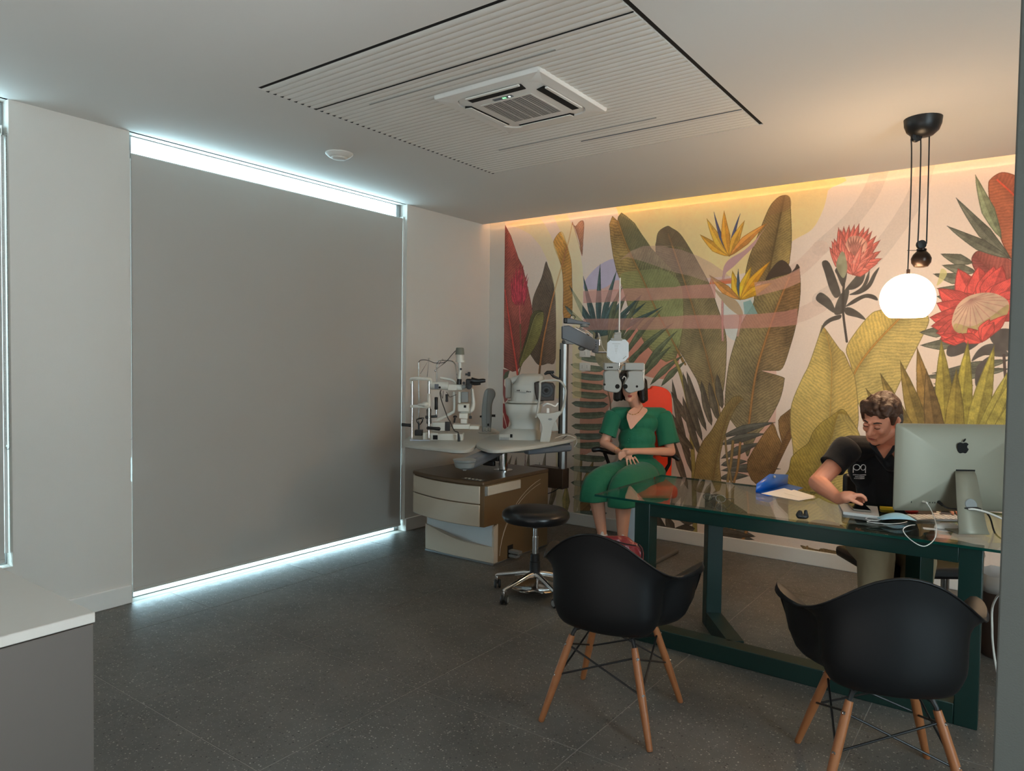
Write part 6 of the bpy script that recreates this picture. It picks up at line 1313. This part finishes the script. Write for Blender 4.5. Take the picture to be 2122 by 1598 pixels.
# white chest logo of two round letters with three lines of small print
def chestp(px_, py_): return Vector((0, 0, 0))
lo = MB(); s0 = Vector((-0.3256,-0.222,0.9634)); u_ = 0.0026*.93
def LP(x, z, dy=0): return s0+Vector((x*u_, dy+.0008*abs(x), z*u_))
def ring(cx_, cz_, r, w=.0016):
    return [LP(cx_+r*math.cos(R_(a)), cz_+r*math.sin(R_(a))) for a in range(0, 361, 20)]
lo.tube(ring(-7, 3, 6), .0019, 6, False); lo.tube(ring(7, 3, 6), .0019, 6, False)
lo.tube([LP(-13, 3), LP(-13, -9)], .0019, 6); lo.tube([LP(13, 3), LP(13, -9)], .0019, 6); lo.tube([LP(-1, 5), LP(1, 5)], .0016, 6)
M_print = mat('white_print', (226, 226, 228), .6)
mk('chest_logo', lo, M_print, ma)
ln = MB(); random.seed(7)
for row, (w_, z_) in enumerate(((26, -14), (18, -18), (22, -21.5))):
    x = -w_/2
    while x < w_/2:
        l_ = random.uniform(1.0, 2.2); ln.box(tuple(LP(x, z_, .0)), tuple(LP(x+l_, z_+1.6, .0015))); x += l_+.6
mk('chest_print', ln, M_print, ma, smooth=False)
kn = Vector((-0.3362,-0.42,0.5739)); kn2 = Vector((-0.0543,-0.3,0.5202))
hpm = Vector((bel.x-.02, bel.y+.05, .50))
ankM = Vector((kn.x+.03, kn.y+.06, .10)); ank2 = Vector((kn2.x+.02, kn2.y+.10, .10))
blob('trousers', [('c', tuple(hpm+Vector((-.07, 0, .03))), .115, tuple(kn), .088), ('c', tuple(hpm+Vector((.08, 0, .03))), .115, tuple(kn2), .080), ('c', tuple(kn), .086, tuple(ankM), .062), ('c', tuple(kn2), .080, tuple(ank2), .060), ('e', tuple(hpm+Vector((0, .02, .06))), (.17, .13, .13))], M_trou, ma, .008, 4)
for an in (ankM, ank2):
    blob('shoe', [('c', (an.x, an.y+.03, .045), .043, (an.x-.02, an.y-.14, .036), .036), ('c', (an.x, an.y+.01, .09), .046, (an.x-.01, an.y-.06, .055), .040)], mat('dark_shoe', (30, 28, 28), .5), ma, .007, 3)
oc2 = thing('office_chair', 'black office chair mostly hidden behind the desk under the man', 'chair', ((3.8,-1.22,0)[0]+.02, (3.8,-1.22,0)[1]+.03, 0), YAW)
mk('seat', MB().box((-.27, -.24, .395), (.27, .22, .455)), M_blk, oc2, bev=.02)
mk('gas_lift', MB().cyl((0, 0, .10), (0, 0, .395), .025), M_blk, oc2)
mk('back_post', MB().tube([(0, .20, .41), (0, .30, .45), (0, .31, .62)], .018, 10), M_blk, oc2)
mk('back_pad', MB().box((-.20, .27, .56), (.20, .31, .86)), M_blk, oc2, bev=.02)
for k in range(5):
    a = R_(72*k+20); d_ = Vector((math.cos(a), math.sin(a), 0))
    mk('base_leg', MB().tube([tuple(d_*.02+Vector((0, 0, .12))), tuple(d_*.27+Vector((0, 0, .075)))], [.022, .014], 8), M_blk, oc2)
    mk('caster', MB().lathe([(.006, -.018), (.026, -.016), (.026, .016), (.006, .018)], d_*.27+Vector((0, 0, .026)), 16, (d_.y, -d_.x, 0)), M_blk, oc2)
fl = thing('low_stool', 'dark stool edge with a pale rim seen under the desk at the right', 'stool', (3.999,-0.8546,0), 0)
q0 = (3.999,-0.8546,0)
mk('seat', MB().lathe([(.02, .44), (.17, .44), (.185, .455), (.18, .475), (.02, .485)], (0, 0, 0), 36), M_blk, fl)
mk('rim', MB().lathe([(.165, .436), (.187, .440), (.187, .446), (.165, .442)], (0, 0, 0), 36), M_alu, fl)
mk('column', MB().cyl((0, 0, .0), (0, 0, .44), .022), M_alu, fl)
mk('base_disc', MB().lathe([(.12, 0), (.12, .008), (.03, .03)], (0, 0, 0), 30), M_alu, fl)

# ------------------------------------------------------------------ computer
im_ = thing('desktop_computer', 'large silver all-in-one desktop computer seen from behind on the desk', 'computer', (4.15,-1.86,0.764), YAW)
tl, tr_, bl_ = Vector((-0.2616,0.1,0.465)), Vector((0.3278,0.1,0.4729)), Vector((-0.2818,0.1,0.0653))
wS = .585; xL = Vector((-0.2713,0.1,0.2866)).x; zT = Vector((-0.0491,0.1,0.4679)).z; zB = Vector((-0.0354,0.1,0.0686)).z
r0 = [(x+(xL+wS/2), (zT+zB)/2+z) for x, z in rrect(wS/2, .012, 5, (zT-zB)/2)]
cxm, czm = xL+wS/2, (zT+zB)/2
rs = []
for f, y in ((1.0, .113), (1.0, .109), (.985, .104), (.90, .094), (.72, .080), (.45, .071), (.2, .068)):
    rs.append([(cxm+(x-cxm)*f, y, czm+(z-czm)*(f if f > .98 else f)) for x, z in r0])
mk('housing', MB().rings(rs), M_alubk, im_, ang=30)
mk('screen', MB().box((cxm-wS/2+.004, .1135, zB+.004), (cxm+wS/2-.004, .1165, zT-.004)), M_dark, im_)
fx = Vector((0.0288,0.07,0.2621)); f2x = Vector((-0.0095,-0.06,-0.0023))
def strip(name, pts, w_, m_, par, th=.004):
    mb = MB(); g = [[(p[0]-ww, p[1], p[2]), (p[0]+ww, p[1], p[2])] for p, ww in zip(pts, w_)]
    mb.sheet(g); return mk(name, mb, m_, par, sol=th, ang=60)
st_p = crom([Vector((0.0255,0.075,0.2613)), Vector((0.0128,0.04,0.2341)), Vector((-0.0063,-0.015,0.1363)), Vector((-0.014,-0.055,0.0387)), Vector((-0.0098,-0.06,0.0062)), Vector((f2x.x, -.045, .006)), Vector((f2x.x+.005, .02, .003)), Vector((f2x.x+.005, .12, .003))], 5)
nn_ = len(st_p); wl_ = [0.0406+(0.0704-0.0406)*min(1, k/22) for k in range(nn_)]
strip('stand', st_p, wl_, M_alubk, im_, .005)
mk('stand_hinge', MB().box((fx.x-0.0448, .066, fx.z-.004), (fx.x+0.0406, .086, fx.z+.004)), M_dark, im_)
hc_ = Vector((-0.0031,-0.027,0.126)); nd = Vector((0, -.93, .36))
mk('cable_hole', MB().lathe([(.001, .0), (0.0245, .0), (0.0267, .002)], hc_, 28, (0, 1, -.33)), M_instrg, im_)
# fruit emblem
def emblem(cx_, cz_, s, y):
    body_ = [(0, .30), (.14, .36), (.30, .36), (.42, .28), (.47, .20), (.38, .10), (.36, -.02), (.42, -.14), (.50, -.20), (.42, -.38), (.30, -.54), (.18, -.58), (0, -.53), (-.18, -.58), (-.30, -.54), (-.44, -.34), (-.50, -.10), (-.49, .12), (-.42, .28), (-.28, .37), (-.14, .36)]
    P_ = crom([(cx_+a*s, cz_+b*s, 0) for a, b in body_], 3, True)
    lf = crom([(cx_+a*s, cz_+b*s, 0) for a, b in [(0, .42), (.02, .55), (.12, .68), (.22, .72), (.21, .58), (.12, .46)]], 3, True)
    return MB().prism([(p.x, p.y) for p in P_], y, y+.002, 'y').prism([(p.x, p.y) for p in lf], y, y+.002, 'y')
lp0 = Vector((0.011,0.065,0.3695))
mk('fruit_logo', emblem(lp0.x, lp0.z, 0.0512, .0655), M_dark, im_, smooth=False)
vg = MB()
for k in range(9): vg.box(tuple(Vector((-0.027,0.072,0.2151))+Vector((0, 0, -k*.0045))), tuple(Vector((-0.0084,0.074,0.215))+Vector((0, 0, -k*.0045+.002))))
mk('vent_slots', vg, M_dark, im_, smooth=False)
pt = MB()
for x_ in (1889, 1924, 1929, 1935, 1940): 
    a = Vector((-0.2044,0.08,0.1125)); o_ = (x_-1889)*0.0021; pt.box((a.x+o_, .084, a.z-.004), (a.x+o_+.003, .096, a.z+.004))
a = Vector((-0.1957,0.08,0.1126)); pt.box((a.x, .086, a.z-.001), (a.x+0.0256, .097, a.z+.001))
mk('port_row', pt, M_dark, im_, smooth=False)
mk('white_usb_cable', MB().tube(crom([(-0.1505,0.075,0.1142), (-0.152,0.05,0.1126), (-0.1435,0.03,0.0865), (-0.173,-0.05,0.0565), (-0.2141,-0.13,0.0391), (-0.241,-0.16,0.0031), (-0.2784,-0.17,-0.0214), (-0.3088,-0.17,-0.0197), (-0.3386,-0.15,0.0013), (-0.3527,-0.13,0.0249), (-0.342,-0.11,0.0368), (-0.3007,-0.08,0.0428), (-0.2606,-0.05,0.0384)], 6), .0019, 8), M_cable, im_)
mk('usb_plug', MB().tube([(-0.1513,0.085,0.1144), (-0.1462,0.06,0.1129)], [.006, .005], 10), M_cable, im_)
mk('power_cord', MB().tube(crom([(-0.0809,0.082,0.1159), (-0.0781,0.05,0.1049), (-0.0685,0.03,0.0983), (-0.0444,0,0.1006), (-0.0247,-0.035,0.1124), (0.0314,-0.03,0.11), (0.0953,0,0.0703), (0.1374,0.02,-0.0093), (0.1914,0.04,-0.0462)], 6), .0035, 8), M_blk, im_)
mk('cord_plug', MB().tube([(-0.0795,0.088,0.1169), (-0.0794,0.055,0.106)], [.008, .006], 10), M_blk, im_)
mk('grey_cord', MB().tube(crom([(-0.0224,-0.035,0.1082), (0.0048,-0.045,0.1086), (0.0569,-0.04,0.0955), (0.1134,-0.02,0.0749), (0.1707,0,0.0498)], 6), .0045, 8), M_cable, im_)

kb = thing('keyboard', 'slim white keyboard lying on the glass behind the computer stand', 'keyboard', (4.0136,-1.6556,0.7605), YAW)
mk('case', MB().box((-.11, -.03, 0), (.14, .075, .010)), M_alu, kb, bev=.003)
kk = None
for i in range(10):
    for j in range(4):
        if kk is None:
            kk = mk('key', MB().box((0, 0, 0), (.019, .019, .003)), M_white, kb, bev=.001); kk.location = (-.104, -.024, .010)
        else:
            o_ = bpy.data.objects.new('key', kk.data); COL.objects.link(o_); o_.parent = kb; o_.location = (-.104+i*.024, -.024+j*.024, .010)
            for md in kk.modifiers: q_ = o_.modifiers.new('b', 'BEVEL'); q_.width = .001; q_.segments = 2
ms = thing('mouse', 'white computer mouse beside the computer stand on the glass', 'mouse', (4.0711,-1.8347,0.7605), YAW)
mk('shell', MB().lathe([(1, 0), (1, .008), (.92, .016), (.6, .024), (.1, .027)], (0, 0, 0), 28), M_white, ms).scale = (.055, .030, 1)
mk('base', MB().lathe([(.9, -.0), (1.02, .002), (1.0, .004)], (0, 0, 0), 28), M_instrg, ms).scale = (.055, .030, 1)

# things on the glass
fo = thing('blue_folder', 'open blue plastic document folder standing on the glass desk', 'folder', (3.1683,-1.4652,0.7606), R_(8))
fo_l = fo.location
def loc(p): return tuple(Matrix.Rotation(-R_(8), 3, 'Z') @ (Vector(p)-Vector(fo_l)))
b0 = loc((3.1071,-1.4781,0.7606)); b1 = loc((3.1736,-1.0653,0.7606)); 
M_blue = mat('blue_plastic', (10, 92, 190), .35)
fmb = MB(); fmb.sheet([[b0, loc((3.1533,-1.3187,0.7606)), b1], [add(b0, (0, .02, .045)), add(loc((3.1533,-1.3187,0.7606)), (-.02, .03, .085)), add(b1, (0, .02, .055))]])
mk('flap', fmb, M_blue, fo, sol=.0015)
fmb = MB(); fmb.sheet([[b0, loc((3.1533,-1.3187,0.7606)), b1], [add(b0, (.08, -.10, .001)), add(loc((3.1533,-1.3187,0.7606)), (.10, -.12, .001)), add(b1, (.10, -.10, .001))]])
mk('pocket', fmb, M_blue, fo, sol=.0015)
mk('snap_button', MB().ell(add(loc((3.155,-1.2759,0.7606)), (-.005, .022, .065)), (.008, .004, .008)), M_white, fo)
pa = thing('paper_sheets', 'loose white paper sheets lying in front of the blue folder', 'paper', (3.2469,-1.4121,0.7625), R_(20))
Rz = lambda p: tuple(Matrix.Rotation(-R_(20), 3, 'Z') @ (Vector(p)-Vector(pa.location)))
def quad(name, pts, m_, par, th=.001):
    p = [Rz(q) for q in pts]; mk(name, MB().add([*p, *[add(q, (0, 0, th)) for q in p]], [(3,2,1,0), (4,5,6,7), (0,1,5,4), (1,2,6,5), (2,3,7,6), (3,0,4,7)]), m_, par, smooth=False)
quad('sheet', ((3.148,-1.5148,0.7625), (3.372,-1.5975,0.7625), (3.4235,-1.4491,0.7625), (3.203,-1.249,0.7625)), M_paper, pa)
quad('sheet', ((3.2494,-1.4218,0.7642), (3.377,-1.5174,0.7642), (3.4153,-1.4132,0.7642), (3.2634,-1.2716,0.7642)), M_paper, pa)
nbk = thing('notepad', 'white notepad under the phone on the desk', 'notepad', (3.7053,-1.6878,0.7606), R_(14))
nloc = Vector(nbk.location)
Rn = lambda p: tuple(Matrix.Rotation(-R_(14), 3, 'Z') @ (Vector(p)-nloc))
n4 = [Rn((3.6327,-1.8057,0.7606)), Rn((3.7934,-1.811,0.7606)), Rn((3.7447,-1.5502,0.7606)), Rn((3.567,-1.5881,0.7606))]
mk('pages', MB().add([*n4, *[add(q, (0, 0, .012)) for q in n4]], [(3,2,1,0), (4,5,6,7), (0,1,5,4), (1,2,6,5), (2,3,7,6), (3,0,4,7)]), M_paper, nbk, smooth=False)
n5 = [add(Vector(q)*1.01, (0, 0, 0)) for q in n4]
mk('cover', MB().add([*[add(q, (0, 0, .0122)) for q in n4], *[add(q, (0, 0, .0135)) for q in n4]], [(3,2,1,0), (4,5,6,7), (0,1,5,4), (1,2,6,5), (2,3,7,6), (3,0,4,7)]), M_white, nbk, smooth=False)
phn = thing('mobile_phone', 'black mobile phone lying on the white notepad', 'phone', (3.6816,-1.6676,0.776), R_(18))
Rp = lambda p: tuple(Matrix.Rotation(-R_(18), 3, 'Z') @ (Vector(p)-Vector(phn.location)))
p4 = [Rp((3.6684,-1.7534,0.776)), Rp((3.7489,-1.7447,0.776)), Rp((3.6914,-1.582,0.776)), Rp((3.6155,-1.6136,0.776))]
mk('case', MB().add([*p4, *[add(q, (0, 0, .008)) for q in p4]], [(3,2,1,0), (4,5,6,7), (0,1,5,4), (1,2,6,5), (2,3,7,6), (3,0,4,7)]), mat('clear_case', (150, 146, 138), .3), phn, bev=.003)
p5 = [add(lerp(q, (0, 0, q[2]), .05), (0, 0, .0083)) for q in p4]
mk('screen', MB().add([*p5, *[add(q, (0, 0, .001)) for q in p5]], [(3,2,1,0), (4,5,6,7), (0,1,5,4), (1,2,6,5), (2,3,7,6), (3,0,4,7)]), mat('phone_screen', (10, 12, 16), .1), phn)
mkb = thing('face_mask', 'light blue surgical face mask crumpled on the desk by the notepad', 'mask', (3.8638,-1.7876,0.762), R_(30))
g = []
for j in range(7):
    row = []
    for i in range(9):
        u, v = i/8-.5, j/6-.5; row.append((u*.165, v*.085*(1-.5*abs(u)), .004+.032*(1-4*u*u)*(1-3.2*v*v*.9)+.003*math.sin(j*3.1)))
    g.append(row)
mm2 = MB(); mm2.sheet(g); mk('fabric', mm2, mat('mask_blue', (158, 204, 222), .7, bump=.002, bscale=40), mkb, sub=1, sol=.0015)
mk('ear_loop', MB().tube(crom([(-.08, .02, .004), (-.11, .03, .003), (-.14, .0, .002), (-.12, -.04, .002), (-.08, -.02, .004)], 5), .0015, 6), M_white, mkb)
mk('ear_loop', MB().tube(crom([(.03, -.04, .003), (-.02, -.08, .002), (-.10, -.10, .002), (-.16, -.07, .002), (-.12, -.03, .002)], 5), .0015, 6), M_white, mkb)
gl_ = thing('eyeglasses', 'thin metal eyeglasses lying on the glass near the left end of the desk', 'glasses', (3.0225,-1.911,0.7605), R_(-4))
for sx_ in (-1, 1):
    rg = [(sx_*.035+.026*math.cos(R_(a)), 0.002*math.cos(R_(a)), .022+.019*math.sin(R_(a))) for a in range(0, 361, 20)]
    mk('rim', MB().tube(rg, .0013, 6, False), M_blk if sx_ < 0 else M_alu, gl_)
    mk('lens', MB().ell((sx_*.035, 0, .022), (.025, .0012, .018)), M_dglass, gl_)
    mk('temple', MB().tube([(sx_*.060, 0, .026), (sx_*.066, .01, .024), (sx_*.060, .10, .010), (sx_*.052, .135, .003)], [.0014, .0014, .002, .002], 6), M_blk, gl_)
mk('bridge', MB().tube([(-.010, 0, .026), (0, 0, .031), (.010, 0, .026)], .0014, 6), M_alu, gl_)
bc = thing('crumpled_black_pouch', 'small crumpled black pouch near the front edge of the glass desk', 'pouch', (3.5046,-2.0485,0.7605), YAW)
blob('pouch', [('c', (-.018, .0, .014), .013, (.012, .0, .012), .012), ('c', (-.012, .008, .030), .012, (-.020, .004, .018), .013), ('c', (.014, .008, .036), .007, (.016, .0, .014), .011), ('c', (.016, .004, .040), .005, (.016, .004, .020), .010)], mat('black_nylon', (12, 12, 15), .5, bump=.006, bscale=60), bc, .003, 2)
sn = thing('sticky_notes', 'small yellow sticky note pad beside the computer', 'notepad', (3.786,-1.5311,0.7606), R_(20))
mk('pad', MB().box((-.03, -.02, 0), (.03, .02, .012)), mat('yellow_paper', (232, 196, 40), .7), sn)
rd = thing('red_case', 'small red oval case on the desk behind the computer', 'case', (3.9021,-1.5827,0.7606), YAW)
mk('case_body', MB().ell((0, 0, .016), (.030, .03, .016)), mat('red_plastic', (170, 30, 24), .35), rd)
mp = thing('mouse_pad', 'dark brown mat with loose papers on the desk behind the computer', 'mat', (3.9754,-1.4639,0.7606), R_(12))
mk('mat', MB().box((-.12, -.08, 0), (.16, .10, .004)), mat('dark_mat', (36, 28, 26), .6), mp, bev=.001)
mk('receipt', MB().box((-.0, -.055, .0045), (.10, -.025, .0055), (0, 0, .3)).box((.02, -.03, .006), (.09, .0, .007), (0, 0, -.2)), M_paper, mp)
cdp = thing('white_card', 'small white card on the glass in front of the mouse', 'card', (4.0434,-1.8816,0.7606), R_(10))
mk('card', MB().box((-.06, -.018, 0), (.05, .018, .001)), M_paper, cdp)

# bin and cables by the partition
bn = thing('waste_bin', 'brown waste bin with a grey plastic liner beside the right desk leg', 'bin', (4.285, -1.12, 0), 0)
mk('bucket', MB().lathe([(.10, 0), (.105, .004), (.135, .355), (.128, .355), (.10, .01)], (0, 0, 0), 36), mat('bin_brown', (62, 44, 34), .5), bn)
lin = []
for z, r, w_ in ((.345, .139, .002), (.375, .141, .004), (.41, .139, .005), (.43, .133, .003), (.40, .125, .003), (.2, .10, .002)):
    lin.append([(r*math.cos(2*math.pi*k/48)+w_*math.sin(k*1.9), r*math.sin(2*math.pi*k/48)+w_*math.cos(k*2.3), z+w_*math.sin(k*1.3)) for k in range(48)])
mk('liner', MB().rings(lin, cap=False), mat('liner_grey', (150, 142, 136), .5), bn, sol=.001)
wc = thing('hanging_cable', 'white cable hanging down to the floor by the partition edge', 'cable', (0, 0, 0), 0)
mk('lead', MB().tube(crom([(4.2926,-1.9,0.7563), (4.2868,-1.9,0.5579), (4.2636,-1.85,0.4876), (4.2499,-1.8,0.4239), (4.2523,-1.8,0.3424), (4.256,-1.8,0.2783), (4.2674,-1.8,0.1947), (4.2798,-1.8,0.1332), (4.2832,-1.5183,0.006)], 5), .0045, 8), M_cable, wc)
